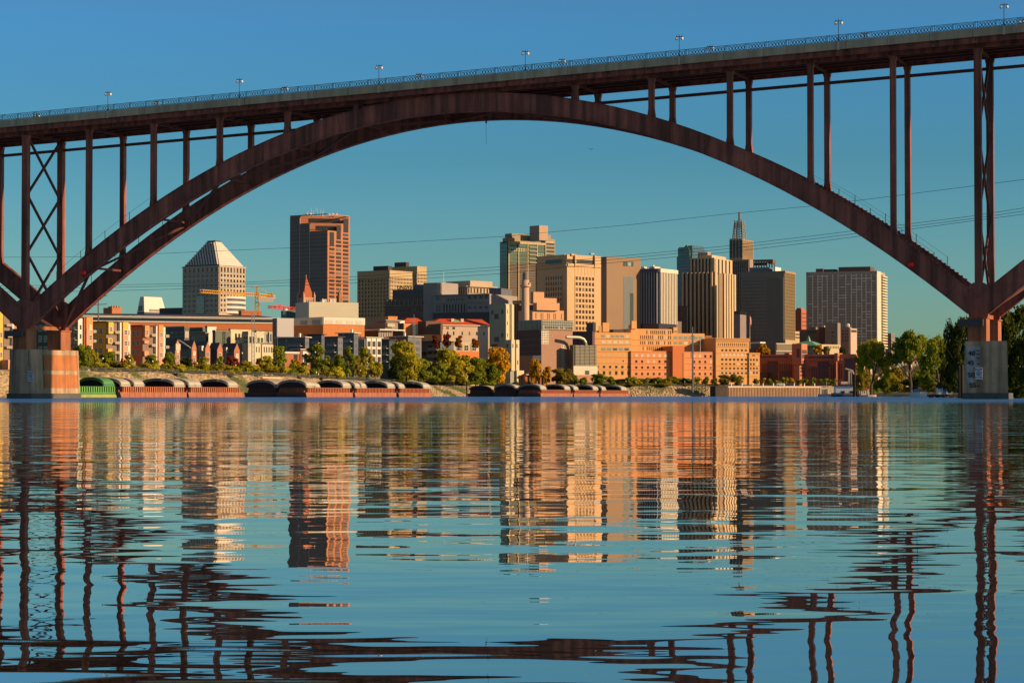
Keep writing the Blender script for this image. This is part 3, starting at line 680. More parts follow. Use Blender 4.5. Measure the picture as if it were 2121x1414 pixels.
# 3 tall brown stepped tower
BRN = mat('brown_granite', (.42, .17, .085), .75, .08, .05)
TD = mat('tower_dark_glass', (.19, .165, .155), .6, .1, .02, spec=.15)
B = Bld('office_tower', 'tallest brown tower with stepped corner notches and lit right side', 'skyscraper', 601, 678.4, 724.5, 443.5, 2000, 33, BRN, body=False, ymid=540)
lev = [(661, 692, 477), (643, 707, 460.5), (622, 722, 449), (601, 724.5, 443.5)]
zprev = 2
for i, (pl, pr, pt) in enumerate(lev):
    zt = B.z(pt)
    B.mb.box(B.u('L', 601), B.u('L', pl) if i else B.u('L', 601) + 0, 0, B.b, 2, zt) if False else None
zs = [B.z(p[2]) for p in lev]; zs[0] = B.z(477); ul = [B.u('L', p[0]) for p in lev]; ur = [B.u('R', p[1]) for p in lev]
B.mb.box(-B.a, 0, 0, B.b, 2, zs[0])
cuts = [(643, 707, 477, 460), (622, 722, 460, 443.5)]
for (pl, pr, q0, q1) in cuts:
    cl, cr_ = B.u('L', pl), B.u('R', pr)
    B.mb.prism([(-B.a, 0), (cl, 0), (0, cr_), (0, B.b), (-B.a, B.b)], 'z', B.z(q0), B.z(q1))
    k0, k1 = .17, .82; P0 = Vector((cl, 0)); P1 = Vector((0, cr_)); nn = Vector((cr_, cl)).normalized()*.2
    A_, C_ = P0.lerp(P1, k0), P0.lerp(P1, k1)
    B.part('slot_window', G_BR, lambda q: q.hexa([(A_.x, A_.y, B.z(q0 - 2)), (A_.x + nn.x, A_.y + nn.y, B.z(q0 - 2)), (C_.x + nn.x, C_.y + nn.y, B.z(q0 - 2)), (C_.x, C_.y, B.z(q0 - 2)), (A_.x, A_.y, B.z(q1 + 5.5)), (A_.x + nn.x, A_.y + nn.y, B.z(q1 + 5.5)), (C_.x + nn.x, C_.y + nn.y, B.z(q1 + 5.5)), (C_.x, C_.y, B.z(q1 + 5.5))]))
def darks(q):
    q.box(-B.a - .1, B.u('L', 622), -.25, 0, 2, zs[3] - .5)
    q.box(B.u('L', 622), B.u('L', 643), -.22, 0, 2, B.z(462)); q.box(B.u('L', 643), -1.2, -.25, 0, 2, B.z(479))
B.part('glass_curtain_wall', TD, darks)
B.rows('L', 602, 677, 470, 640, 21, .18, mat('tower_spandrel', (.25, .215, .195), .5, .08), .32, 'spandrels')
for px in (621.5, 642): 
    u_ = B.u('L', px); B.part('corner_pier', mat('tower_pier_grey', (.42, .36, .33), .6, .1), lambda q: q.box(u_ - .3, u_ + .3, -.6, 0, 2, B.z({621.5: 449, 642: 462, 660: 478}[px])))
for (p0, p1, q0, n) in ((682, 692.5, 511, 14), (696, 706.3, 495, 16), (710.3, 721.2, 479, 18)):
    B.wins('R', p0, p1, q0, 626, 1, n, 1.0, .62, G_BR, 0, d=.25)
for (p0, p1, q0, q1) in ((682.5, 691.5, 480, 509), (697, 705.5, 464.5, 494), (711, 721, 449, 478)): B.band('R', p0, p1, q0, q1, G_BR, 'tall_panel', .25)
B.parapet(.5, .6, .0)
M_WHT2 = mat('antenna_white', (.75, .72, .66), .5, .05)
for i in range(7): xa, ya = -B.a*.85 + B.a*.7*RW.random(), 3 + B.b*.6*RW.random(); B.part('radome', M_WHT2, lambda q: q.cyl(xa, ya, B.zt, B.zt + 1.2, .25, 5).tube([(xa, ya, B.zt + 1.0), (xa, ya, B.zt + 1.9), (xa, ya, B.zt + 2.6)], [.9, 1.0, .2], 8))
for i in range(9): xa, ya, h_ = -B.a*.7 + 14*RW.random(), 5 + 12*RW.random(), 4 + 4*RW.random(); B.part('antenna', M_WHT2, lambda q: q.cyl(xa, ya, B.zt, B.zt + h_, .12, 4))
B.done()
# 4 stone tower with red pyramid roof
STN = mat('pink_stone', (.55, .36, .25), .85, .1); RR = mat('red_tile', (.40, .10, .045), .7, .12, .5)
def pyr(q, x0, x1, y0, y1, z0, z1): q.frus(x0, x1, y0, y1, z0, (x0+x1)/2 - .1, (x0+x1)/2 + .1, (y0+y1)/2 - .1, (y0+y1)/2 + .1, z1)
B = Bld('clock_tower', 'pink stone tower with steep red pyramid roof and corner turrets', 'tower', 624, 629, 651, 617, 1560, 55, STN, ymid=600, a=8)
B.mb.box(-B.a - .4, .4, -.4, B.b + .4, B.zt - .4, B.zt + .3)
B.part('roof', RR, lambda q: pyr(q, -B.a + .3, -.3, .3, B.b - .3, B.zt + .3, B.z(572.5, 5)))
B.part('finial', M_WHT, lambda q: q.cyl(-B.a/2, B.b/2, B.z(573, 5), B.z(569, 5), .15, 5))
for (x, y) in ((-B.a, 0), (0, 0), (-B.a, B.b), (0, B.b)):
    tq = MB().cyl(x, y, B.z(640), B.zt + 1.2, .8, 8).build('turret', STN, B.root); MB().cyl(x, y, B.zt + 1.2, B.zt + 4.6, .95, 8, .05).build('turret_cap', STN, tq)
B.wins('R', 633, 648, 620, 627, 4, 1, .4, .8, G_DK); B.done()
B = Bld('church_spire', 'thin distant copper brown spire right of the brown tower base', 'spire', 700, 702, 709, 615, 1540, 45, mat('dull_copper', (.26, .13, .08), .7, .1), ymid=610, a=2.4)
B.part('spire', MATS['dull_copper'], lambda q: pyr(q, -B.a, 0, 0, B.b, B.zt, B.z(600))); B.part('finial', M_WHT, lambda q: q.cyl(-B.a/2, B.b/2, B.z(600), B.z(595), .12, 4)); B.done()
# 5 plain pale block, 6 science museum, 7 pale slab
CRM = mat('cream_metal_panel', (.50, .48, .38), .6, .04, .05)
B = Bld('theatre_building', 'large windowless cream block above the orange and white museum', 'building', 612, 640, 742.5, 625, 1010, 62, CRM, ymid=640)
B.rows('R', 640.3, 742, 627, 657, 6, .03, CRM, .12, 'seams')
def stacks(q):
    for x in (675, 679, 682, 691, 693, 696, 699, 702): u_ = B.u('R', x); q.cyl(-4, u_, B.zt, B.z(617 + (x % 3)), .28, 6)
    q.box(-9, -6, B.u('R', 679), B.u('R', 684), B.zt, B.z(618))
B.part('roof_stack', M_WHT2, stacks); B.done()
BRK = mat('museum_brick', (.50, .19, .065), .85, .08, .1)
B = Bld('museum_building', 'museum with white upper band over a plain orange brick wall', 'museum', 608, 669.5, 755, 657, 960, 50, BRK, ymid=675)
WP = mat('museum_white_panel', (.60, .56, .48), .6, .05)
B.band('L', 607.6, 669.5, 656.5, 672, WP, 'upper_band', .4, -.5); B.band('R', 669.3, 755, 656.5, 671, WP, 'upper_band', .4, -.5)
for (p0, p1) in ((624, 638), (648, 664)): B.band('L', p0, p1, 662, 671, mat('panel_shade', (.30, .29, .26), .6, .05), 'vent_panel', .5)  # same vents on both faces: left coloured as shaded, right as sunlit
for (p0, p1) in ((673, 688), (695, 708), (716.5, 730), (736, 748)): B.band('R', p0, p1, 662.5, 669.5, mat('panel_lit', (.50, .46, .36), .6, .05), 'vent_panel', .5)
B.mb.box(-B.a, 0, 0, B.b, B.zt, B.zt + .2); B.done()
B = Bld('concert_hall', 'pale grey blank angular slab beside the museum with dark left edge', 'building', 565, 574, 608.5, 658.5, 925, 60, mat('pale_grey_panel', (.46, .45, .46), .6, .05, .05), ymid=690)
B.band('L', 565.2, 573.8, 659, 745, mat('slate_panel', (.12, .12, .15), .6, .08), 'slate_face', .2)
B.band('R', 574, 608, 697, 745, mat('slate_panel_2', (.16, .16, .18), .6, .08), 'slate_base', .3); B.done()
B = Bld('rooftop_pavilion', 'small teal glass rooftop pavilion left of the cream block', 'pavilion', 582, 594, 612, 643, 1040, 45, mat('teal_panel', (.10, .17, .17), .5, .1), ymid=650)
B.part('white_vent', M_WHT2, lambda q: q.cyl(-B.a*.4, .5, B.zt - 2, B.zt + .8, 1.1, 10)); B.done()
# 8 arena
B = Bld('arena', 'long arena with dark overhanging roof, white fascia and red brick wall', 'arena', 100, 120, 566, 656, 960, 68, mat('arena_cream', (.52, .45, .32), .8, .08), a=60, ymid=665)
B.part('brick_band', mat('arena_brick', (.46, .15, .06), .85, .06, .05), lambda q: B.fb(q, 'R', 0, B.b, B.z(680), B.z(665), -.1, .5))
B.part('white_ledge', SL, lambda q: B.fb(q, 'R', 0, B.b + .2, B.z(665), B.z(662.8), -.1, 1.0))
B.part('clerestory_glass', G_GY, lambda q: B.fb(q, 'R', 0, B.b, B.z(662.8), B.z(656), -.1, .3))
B.part('roof_fascia', SL, lambda q: (B.fb(q, 'R', -1, B.b + 2, B.z(656.2), B.z(654.9), -62, 3.0), B.fb(q, 'R', -1, B.b + 2, B.z(653.8), B.z(652.4), -62, 3.3)))
B.part('roof', mat('arena_roof', (.06, .065, .09), .6, .08), lambda q: (B.fb(q, 'R', -1, B.b + 2, B.z(654.9), B.z(653.8), -62, 2.7), q.frus(-62, 2.6, 0, B.b + 1, B.z(652.4), -50, -3, 6, B.b - 6, B.z(647.2))))
B.wins('R', 345, 565, 686, 704, 14, 1, .7, .9, G_GY); B.fins('R', 345, 565, 682, 740, 15, .1, SL, .5, 'column'); B.done()
# cranes
YEL = mat('crane_yellow', (.62, .33, .05), .6, .08); REDC = mat('crane_red', (.60, .05, .05), .6, .08)
def lattice(q, a, b, w, seg, r):
    a, b = Vector(a), Vector(b); d = (b - a); L_ = d.length; d.normalize(); up = Vector((0, 0, 1)) if abs(d.z) < .8 else Vector((1, 0, 0))
    s_ = d.cross(up).normalized()*w/2; t_ = s_.cross(d).normalized()*w/2; cs = [-s_ - t_, s_ - t_, s_ + t_, -s_ + t_]
    for c in cs: q.beam(a + c, b + c, r, r)
    n = max(1, int(L_/seg))
    for i in range(n):
        p0, p1 = a + d*(L_*i/n), a + d*(L_*(i+1)/n)
        for k in range(4): q.beam(p0 + cs[k], p1 + cs[(k+1) % 4], r*.7, r*.7)
        q.beam(p0 + cs[0], p0 + cs[1], r*.7, r*.7); q.beam(p0 + cs[2], p0 + cs[3], r*.7, r*.7)
D = 1250; c0 = P3(532, 660, D)
cr = empty('tower_crane', (c0.x, c0.y, 0), 0, 'yellow tower crane standing over the arena roof with long jib', 'crane')
L0 = Vector((c0.x, c0.y, 0)); zt = ZP(592, D)
MB_ = MB(); lattice(MB_, (0, 0, 20), (0, 0, ZP(605, D)), 1.9, 2.2, .34); MB_.build('mast', YEL, cr)
pj = P3(416, 603, D - 60) - L0; pm = Vector((0, 0, ZP(611, D))); pc = P3(568, 615, D + 22) - L0
MB_ = MB(); lattice(MB_, pm, pj, 1.5, 2.4, .28); lattice(MB_, pm, pc, 1.4, 2.2, .36); MB_.build('jib', YEL, cr)
MB().beam((0, 0, ZP(611, D)), (0, 0, zt), .9, .9).beam((0, 0, zt), pj*.5 + pm*.5 + Vector((0, 0, 1)), .12, .12).beam((0, 0, zt), pc, .12, .12).build('tower_top', YEL, cr)
MB().box(-2, 1, -2, 0, -2, 2.2).build('counterweight', mat('crane_weight', (.55, .25, .05), .8, .1), cr, loc=P3(562, 616, D + 18) - L0)
MB().box(0, 8, -.2, .2, -1.6, 1.2).build('sign_board', M_WHT2, cr, loc=(1, -1.3, ZP(620, D)))
c0 = P3(632, 650, 1300); L0 = Vector((c0.x, c0.y, 0))
cr = empty('tower_crane', L0, 0, 'distant red crane jib left of the brown tower base', 'crane')
MB_ = MB(); lattice(MB_, (0, 0, ZP(641, 1300)), P3(556, 635.5, 1290) - L0, 1.3, 2.5, .4); lattice(MB_, P3(556, 635.5, 1290) - L0, P3(585, 632, 1295) - L0, .8, 2.5, .3); MB_.build('jib', REDC, cr)
MB_ = MB(); lattice(MB_, (0, 0, 15), (0, 0, ZP(636, 1300)), 1.5, 2.5, .3); MB_.build('mast', REDC, cr)
c0 = P3(524, 706, 850); r = empty('lattice_mast', (c0.x, c0.y, 0), 0, 'grey lattice mast in front of the arena brick wall', 'mast')
MB_ = MB(); lattice(MB_, (0, 0, 8), (0, 0, ZP(650, 850)), 1.0, 1.6, .12); MB_.build('mast', mat('galv', (.35, .34, .33), .6, .1), r); MB().box(-.6, .6, -.6, .6, 0, .3).build('platform', MATS['galv'], r, loc=(0, 0, ZP(650, 850)))
B = Bld('service_building', 'flat red roofed box on the skyline beside the yellow crane', 'building', 494, 500, 542, 645, 1245, 65, mat('red_box', (.45, .15, .07), .8, .08), ymid=648); B.parapet(.4); B.done()
# 14 office block with grid windows
TAN = mat('tan_precast', (.46, .35, .20), .8, .07, .05)
B = Bld('office_building', 'grid windowed tan office block with dark left face right of the brown tower', 'office building', 740, 807, 854, 561, 1750, 34, TAN)
B.wins('L', 742, 806.5, 576, 656, 10, 10, .5, .62, G_DK, .4); B.wins('R', 807.6, 853.6, 572.5, 618.5, 15, 6, .5, .6, G_BR, .35)
B.part('penthouse', mat('dark_penthouse', (.06, .05, .06), .7, .1), lambda q: B.block(773, 804, 812, 550, 561, 4, mb=q))
B.parapet(.6); B.done()
B = Bld('office_building', 'taller tan block with dark penthouse behind the grid windowed office block', 'office building', 806, 864, 883.5, 552.5, 1840, 34, TAN, ymid=600)
B.wins('R', 865, 883, 566, 586, 6, 3, .5, .6, G_BR, .3); B.wins('L', 853, 864, 567, 586, 2, 2, .6, .9, G_GY, .3)
B.part('penthouse', MATS['dark_penthouse'], lambda q: B.block(817, 841, 847.5, 541.5, 552.5, 5, mb=q)); B.parapet(.5); B.done()
# 15/16 dark blocks and classical building
B = Bld('office_building', 'low dark brown block with finned top storey left of the classical building', 'office building', 797, 898, 899, 617.5, 1480, 26, mat('shade_brown', (.24, .14, .11), .8, .08), ymid=640, b=30)
B.fins('L', 798, 898, 619, 631, 11, .10, mat('pale_fin', (.34, .30, .27), .8, .05), .8); B.wins('L', 798, 898, 621, 630, 20, 1, .55, .9, G_DK)
B.rows('L', 798, 898, 631, 632.5, 1, .8, MATS['pale_fin'], .6, 'ledge'); B.wins('L', 799, 897, 636, 656, 20, 2, .4, .5, G_BR, 0)
B.done()
B = Bld('office_building', 'plain charcoal block with a sloped roof light behind the finned brown block', 'office building', 813, 905, 907, 598, 1560, 26, mat('charcoal', (.12, .115, .115), .6, .1), ymid=610, b=30)
B.part('sloped_roof', mat('slate_roof', (.14, .15, .18), .5, .1), lambda q: q.prism([(B.u('L', 852), B.zt), (B.u('L', 884), B.zt), (B.u('L', 873), B.z(588)), (B.u('L', 854), B.z(587))], 'y', 3, 9))
tt = text('UNISYS', 3.6, (B.u('L', 838), -.2, B.zt + .3), B.root, M_INK, .1); B.part('sign_rail', M_BLK, lambda q: q.box(B.u('L', 824), B.u('L', 853), -.2, .1, B.zt + .1, B.zt + .35))
B.done()
GRY = mat('grey_limestone', (.32, .29, .28), .8, .08, .06)
B = Bld('classical_building', 'grey limestone building with tall pilasters and corniced roof', 'civic building', 898, 1014, 1016, 608.5, 1420, 26, GRY, ymid=640, b=40)
B.wins('L', 902, 913, 612, 622, 3, 1, .45, .8, G_DK); B.wins('L', 902, 913, 629, 645, 3, 1, .45, .9, G_DK)
B.wins('L', 926, 961, 615, 622, 6, 1, .5, .75, G_DK, .35); B.wins('L', 918, 966, 628, 645, 8, 1, .55, .92, G_DK, .7)
B.wins('L', 967, 1013, 610, 620, 4, 1, .5, .6, G_DK, 0); B.wins('L', 967, 1013, 632, 640, 4, 1, .5, .6, G_DK, 0)
B.rows('L', 897, 1015, 608, 610, 1, .9, GRY, 1.2, 'cornice'); B.rows('L', 897, 1015, 624, 626.5, 1, .6, GRY, .6, 'ledge'); B.rows('L', 897, 1015, 646, 672, 1, 1, mat('dark_base', (.10, .10, .105), .8, .1), .5, 'base')
B.done()
B = Bld('classical_building', 'colonnaded cream attic storeys with flat cornice above the grey limestone building', 'civic building', 915, 970, 1027, 592, 1460, 45, mat('attic_stone', (.46, .37, .27), .8, .07), ymid=600)
B.wins('L', 917, 969, 596, 612, 11, 1, .5, .95, G_DK, .5); B.wins('R', 971, 1018, 596, 606, 7, 1, .5, .95, G_BR, .6)
B.rows('R', 969.5, 1027, 591.5, 594, 1, .9, MATS['attic_stone'], 1.6, 'cornice'); B.rows('L', 914, 970, 591.5, 594, 1, .9, MATS['attic_stone'], 1.6, 'cornice')
B.block(924, 974, 1020, 580.5, 592, 6); B.block(917, 930, 934, 584, 592, 1)
B.done()
B = Bld('office_building', 'grey ribbed block with flagpole left of the colonnaded attic storeys', 'office building', 877, 915, 917, 585, 1440, 30, GRY, ymid=600, b=20)
B.fins('L', 905, 915, 586, 608, 5, .35, SL, .5); B.band('L', 904.5, 915, 587, 608, G_DK, 'glass', .2); B.part('flagpole', M_WHT2, lambda q: q.cyl(-.5, 3, B.zt, B.z(562), .16, 6)); B.done()
B = Bld('office_building', 'plain blue grey block beside the green edged tower', 'office building', 1013, 1038, 1039, 598, 1440, 20, mat('blue_grey', (.13, .14, .18), .7, .08), ymid=620, b=20); B.parapet(.4); B.done()
# 17 red roofed building
RED = mat('red_roof_tile', (.62, .09, .03), .75, .12, .3); CRW = mat('cream_wall', (.58, .45, .34), .85, .06, .1)
B = Bld('hospital_building', 'cream walled building with long bright red tiled roof', 'building', 878, 889, 1014, 672, 1120, 66, CRW, ymid=690, a=26)
B.wins('R', 896, 946, 675.5, 682, 4, 1, .45, .75, G_DK, alts=()); B.wins('R', 896, 946, 685, 694, 4, 1, .24, .8, G_DK)
B.wins('R', 950, 1010, 685, 694, 4, 1, .2, .8, G_DK)
B.part('roof', RED, lambda q: q.frus(-B.a - .6, .8, -.6, B.b + .6, B.zt, -B.a + 10, -9, 10, B.b - 1, B.z(659, 5)))
B.part('eaves', SL, lambda q: q.box(-B.a - .7, 1.0, -.7, B.b + .7, B.zt - .5, B.zt))
for x in (943.7, 963.5): u_ = B.u('R', x); B.part('chimney', CRW, lambda q: q.box(-6, -4.2, u_ - .9, u_ + .9, B.zt, B.z(658.5)))
u_ = B.u('R', 952); B.part('green_dormer', mat('verdigris', (.16, .36, .22), .7, .1), lambda q: q.frus(-7, -3, u_ - 2.5, u_ + 2.5, B.zt + 1.0, -6, -4.5, u_ - 1.5, u_ + 1.5, B.zt + 2.8))
B.part('glass_end', mat('olive_glass', (.16, .16, .10), .3, .15), lambda q: q.box(-14, -.2, -6, -.05, 2, B.zt - .3)); B.done()
B = Bld('hospital_building', 'lower red roofed wing at the left behind the orange brick plant', 'building', 826, 832, 880, 668, 1170, 64, mat('mauve_brick', (.26, .12, .09), .8, .1), ymid=680, a=18)
B.part('roof', RED, lambda q: q.frus(-B.a, .5, 0, B.b, B.zt, -B.a + 7, -6, 6, B.b - 2, B.z(657.5))); B.done()
ORB = mat('orange_brick', (.62, .27, .11), .85, .07, .1)
B = Bld('power_plant', 'orange brick plant with dark brown boxes left of the red roofed building', 'plant building', 815, 837, 856, 670, 1000, 52, ORB, ymid=685)
B.part('dark_wing', mat('umber_panel', (.13, .065, .045), .7, .1), lambda q: q.box(-B.a - .2, -.02, -.4, 0, 2, B.zt + .3))
B.part('dark_box', MATS['umber_panel'], lambda q: q.box(2.0, 9, B.b + 1.5, B.b + 12, B.z(693), B.z(665))); B.part('lower_wing', ORB, lambda q: q.box(-6, 9.5, B.b + .5, B.b + 12.5, 2, B.z(693)))
B.part('white_box', M_WHT2, lambda q: q.box(-8, -5.2, 1, 4, B.zt, B.zt + 1.7)); B.done()
B = Bld('service_building', 'small orange box on the roofline left of the red roofs', 'building', 801, 804, 823, 656, 1080, 60, ORB, ymid=660, a=8); B.parapet(.3, .3, .1); B.done()
c0 = P3(857.5, 700, 1050); r = empty('lattice_mast', (c0.x, c0.y, 0), 0, 'thin grey lattice mast in front of the orange brick plant', 'mast')
MB_ = MB(); lattice(MB_, (0, 0, 8), (0, 0, ZP(657, 1050)), .9, 1.5, .12); MB_.build('mast', MATS['galv'], r); MB().cyl(0, 0, ZP(657, 1050), ZP(651, 1050), .06, 4).build('rod', MATS['galv'], r)
# 19 pavilion with slatted canopies
B = Bld('museum_pavilion', 'dark pavilion with white slatted sun canopies beside the museum', 'pavilion', 722, 784, 812, 684, 930, 40, mat('dark_brown_wall', (.10, .06, .05), .7, .1), ymid=685)
def can(q):
    for i in range(16): u_ = -B.a - 1 + (B.a + 2)*i/16; q.box(u_, u_ + .45, -3, 1, B.zt + .1, B.zt + .35)
    for i in range(12): u_ = (B.b + 3)*i/12; q.box(-1, 3.5, u_, u_ + .5, B.zt + .1, B.zt + .35)
    q.box(-B.a - 2, 3.6, -3.1, -2.8, B.zt, B.zt + .5); q.box(3.4, 3.7, -3, B.b + 5, B.zt, B.zt + .5)
    for i in range(8): q.box(.1, .25, B.b*i/8, B.b*i/8 + .3, B.zt - 3, B.zt)
    q.box(.1, .3, 0, B.b, B.zt - 1.2, B.zt - .9)
B.part('slatted_canopy', SL, can)
B.part('upper_roof', mat('warm_grey_roof', (.25, .20, .16), .7, .08), lambda q: (q.box(-B.a*.62, -.5, 5, 14, B.zt, B.z(668)), q.box(-B.a*.45, 1, 4, 15, B.z(664), B.z(661)), q.box(-B.a*.3, 0, 5.5, 13, B.z(668), B.z(664))))
B.part('tilted_panel', mat('buff_panel', (.42, .38, .28), .7, .05), lambda q: q.box(-1, 1.2, 5, 10, B.z(676), B.z(669))); B.done()
# ---------------------------------------------------------------- right half of the skyline
GOLD = mat('gold_mullion', (.44, .34, .18), .6, .05)
B = Bld('apartment_tower', 'tall tower with green glass left edge, gold mullions and stepped crown', 'skyscraper', 1035.5, 1051.5, 1130, 500, 1650, 50, mat('bronze_panel', (.07, .05, .038), .5, .1), ymid=560)
B.band('L', 1036, 1051, 503, 645, G_GR, 'green_glass', .3); B.rows('L', 1036, 1051, 505, 545, 5, .4, G_BL, .45, 'balcony_band')
B.band('R', 1053, 1130, 504, 544, G_GR, 'upper_glass', .2, -.1); B.rows('R', 1053, 1130, 504, 545, 5, .30, mat('green_spandrel', (.09, .11, .07), .6, .1), .4, 'spandrel')
B.wins('R', 1053, 1092, 512.5, 520, 8, 1, .6, .7, G_LT, alts=(G_GR, G_GY), d=.3); B.wins('R', 1112, 1130, 521, 529, 5, 1, .55, .7, G_LT, alts=(G_GR,), d=.3)
B.rows('R', 1053, 1130, 545, 640, 18, .16, mat('louvre_bronze', (.10, .07, .045), .6, .1), .5, 'louvre_band')
for px in (1052.6, 1073, 1092, 1111.4, 1129): B.band('R', px - .8, px + .8, 500, 640, GOLD, 'mullion', .9)
B.rows('R', 1051.5, 1130, 499, 504, 1, .95, GOLD, .8, 'cornice')
for y0 in (508, 516, 524, 532, 540): B.part('balcony', mat('balcony_grey', (.22, .22, .17), .6, .1), lambda q: B.fb(q, 'R', B.u('R', 1094), B.u('R', 1110), B.z(y0 + 3), B.z(y0), 0, 1.5))
CRN = mat('crown_stone', (.33, .26, .17), .8, .07)
def crown(q):
    B.block(1046, 1060, 1090, 483, 500, 6, mb=q); B.block(1041, 1054, 1098, 492, 500, 2, mb=q); B.block(1078, 1080, 1112, 489, 500, 3, mb=q)
B.part('stepped_crown', CRN, crown)
B.part('penthouse', mat('penthouse_pink', (.44, .31, .22), .8, .06), lambda q: B.block(1097, 1117, 1135, 471, 500, 9, mb=q))
B.done()
B = Bld('apartment_tower', 'narrow balconied wing at the right of the gold mullioned tower', 'building', 1120, 1129.5, 1150, 494.5, 1690, 50, CRN, ymid=520)
B.rows('R', 1131.5, 1148, 501, 532, 4, .5, G_DK, .25, 'balcony_recess'); B.wins('R', 1131, 1148, 499, 504, 7, 1, .5, .8, G_LT, d=.1); B.block(1128, 1130, 1141, 486, 495, 3); B.done()
# chimney
CHM = mat('chimney_concrete', (.56, .38, .27), .85, .05)
c0 = P3(1088.3, 660, 1290)
r = empty('chimney', (c0.x, c0.y, 0), 0, 'round cream power plant chimney with balcony ring and thin mast', 'chimney')
zz = lambda y: ZP(y, 1290)
MB().cyl(0, 0, 4, zz(580), 2.25, 20, 2.1).build('shaft', CHM, r, True)
MB().cyl(0, 0, zz(593), zz(590), 3.1, 20).cyl(0, 0, zz(593) - .8, zz(593), 2.2, 20, 3.1).cyl(2.2, -.8, zz(590), zz(586), .9, 8).build('balcony', CHM, r)
MB().cyl(.15, 0, zz(580), zz(566), 1.85, 20, 1.75).cyl(.15, 0, zz(566), zz(563.5), 1.75, 20, 1.0).build('flue', mat('flue_grey', (.20, .20, .17), .7, .08), r)
MB().cyl(.4, 0, zz(564), zz(506), .28, 6, .1).build('mast', GOLD, r)
# art deco building
DEC = mat('deco_stone', (.60, .34, .19), .85, .07, .1)
B = Bld('office_building', 'stepped art deco building of salmon stone with slit windows', 'office building', 1096, 1103, 1168, 642, 1350, 58, DEC, a=16, ymid=640)
B.block(1104, 1112, 1159, 627, 642, 1.5, 1.0); B.block(1099, 1105, 1153, 616, 628, 4, 2.6); B.block(1099, 1105, 1127, 603.5, 617, 5, 3.2)
for (p0, p1, q0, q1) in ((1108, 1112, 647, 660), (1119, 1126.5, 647, 661), (1132.5, 1139.5, 647, 661), (1145.5, 1152.5, 647, 661), (1161, 1164.5, 648, 661)): B.wins('R', p0, p1, q0, q1, 2 if p1 - p0 > 5 else 1, 1, .4, .9, G_BR)
for (p0, p1) in ((1119, 1126.5), (1132.5, 1139.5), (1145.5, 1152.5)): B.wins('R', p0, p1, 632, 643, 2, 1, .38, .9, G_BR, off=-.95); B.wins('R', p0, p1, 627.5, 640, 1, 1, .9, .2, mat('deco_shadow_band', (.30, .17, .10), .8, .1), off=-.95, name='ornament')
B.fins('R', 1113, 1160, 628, 642, 8, .18, DEC, -.55, 'pilaster')
B.part('dark_roof', mat('dark_slate', (.10, .08, .09), .8, .1), lambda q: q.box(-B.a - 6, -B.a*.2, 4, 12, 2, B.z(630))); B.done()
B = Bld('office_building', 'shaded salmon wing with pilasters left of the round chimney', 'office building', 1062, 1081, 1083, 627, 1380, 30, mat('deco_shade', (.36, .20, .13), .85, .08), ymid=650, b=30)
B.fins('L', 1063, 1080, 629, 700, 3, .45, MATS['deco_shade'], .9, 'pilaster'); B.wins('L', 1063, 1081, 634, 700, 3, 3, .25, .6, G_DK); B.rows('L', 1062, 1081, 622, 627, 1, .9, MATS['deco_shade'], .3, 'attic'); B.done()
# big beige block
BGE = mat('beige_precast', (.58, .39, .22), .82, .06, .05)
B = Bld('office_tower', 'big beige tower with dark loggia band under its flat roof', 'skyscraper', 1112, 1174.6, 1244.5, 529, 1470, 46, BGE)
B.wins('R', 1190.5, 1231, 569.5, 685, 6, 10, .66, .60, G_BR, .3); B.wins('L', 1130, 1165, 569, 637, 7, 6, .55, .66, G_DK, .3)
B.band('R', 1172, 1235, 536, 544.5, G_BR, 'loggia', .06); B.band('L', 1130, 1164, 536, 544.5, G_DK, 'loggia', .06)
for px in (1189.5, 1230.5): B.band('R', px - 1.3, px + 1.3, 526, 551, BGE, 'pillar', 1.4)
B.rows('R', 1174.8, 1244.4, 545.3, 551, 1, .9, BGE, .8, 'ledge'); B.rows('L', 1112, 1174.4, 545.3, 551, 1, .9, BGE, .8, 'ledge')
for i in range(7): px = 1190.5 + 40.5*i/6; B.band('R', px - .35, px + .35, 552, 569, mat('groove', (.28, .18, .10), .8, .1), 'groove', .05)
B.block(1165, 1168, 1172, 525.5, 529, 2); B.block(1180, 1184, 1190, 525.5, 529, 3); B.block(1220, 1224, 1231, 527, 529, 3); B.parapet(.6, .6, .1); B.done()
# brown slab with openings
SLB = mat('brown_slab', (.30, .20, .125), .8, .05, .05)
B = Bld('office_tower', 'plain brown slab tower with tall dark slot and square top opening', 'skyscraper', 1245, 1256.5, 1327, 532.5, 1400, 55, SLB)
B.band('R', 1290.5, 1312, 540, 549.8, G_DK, 'top_opening', .05); B.band('R', 1300, 1307, 541.5, 549, G_CY, 'sky_glimpse', .1)  # opening painted on: dark pane for its shade, pale one for the sky
B.band('R', 1290.5, 1312, 571, 605.5, mat('slate_glass', (.13, .15, .15), .3, .05), 'glass_slot', .06); B.band('R', 1290.5, 1304.5, 606, 682, MATS['slate_glass'], 'glass_slot', .06); B.band('R', 1304.5, 1312, 605.5, 682, G_DK, 'dark_slot', .05)
B.fins('R', 1290.5, 1312, 571, 682, 9, .06, G_DK, .1, 'mullion'); B.parapet(.3, .5, .05); B.done()
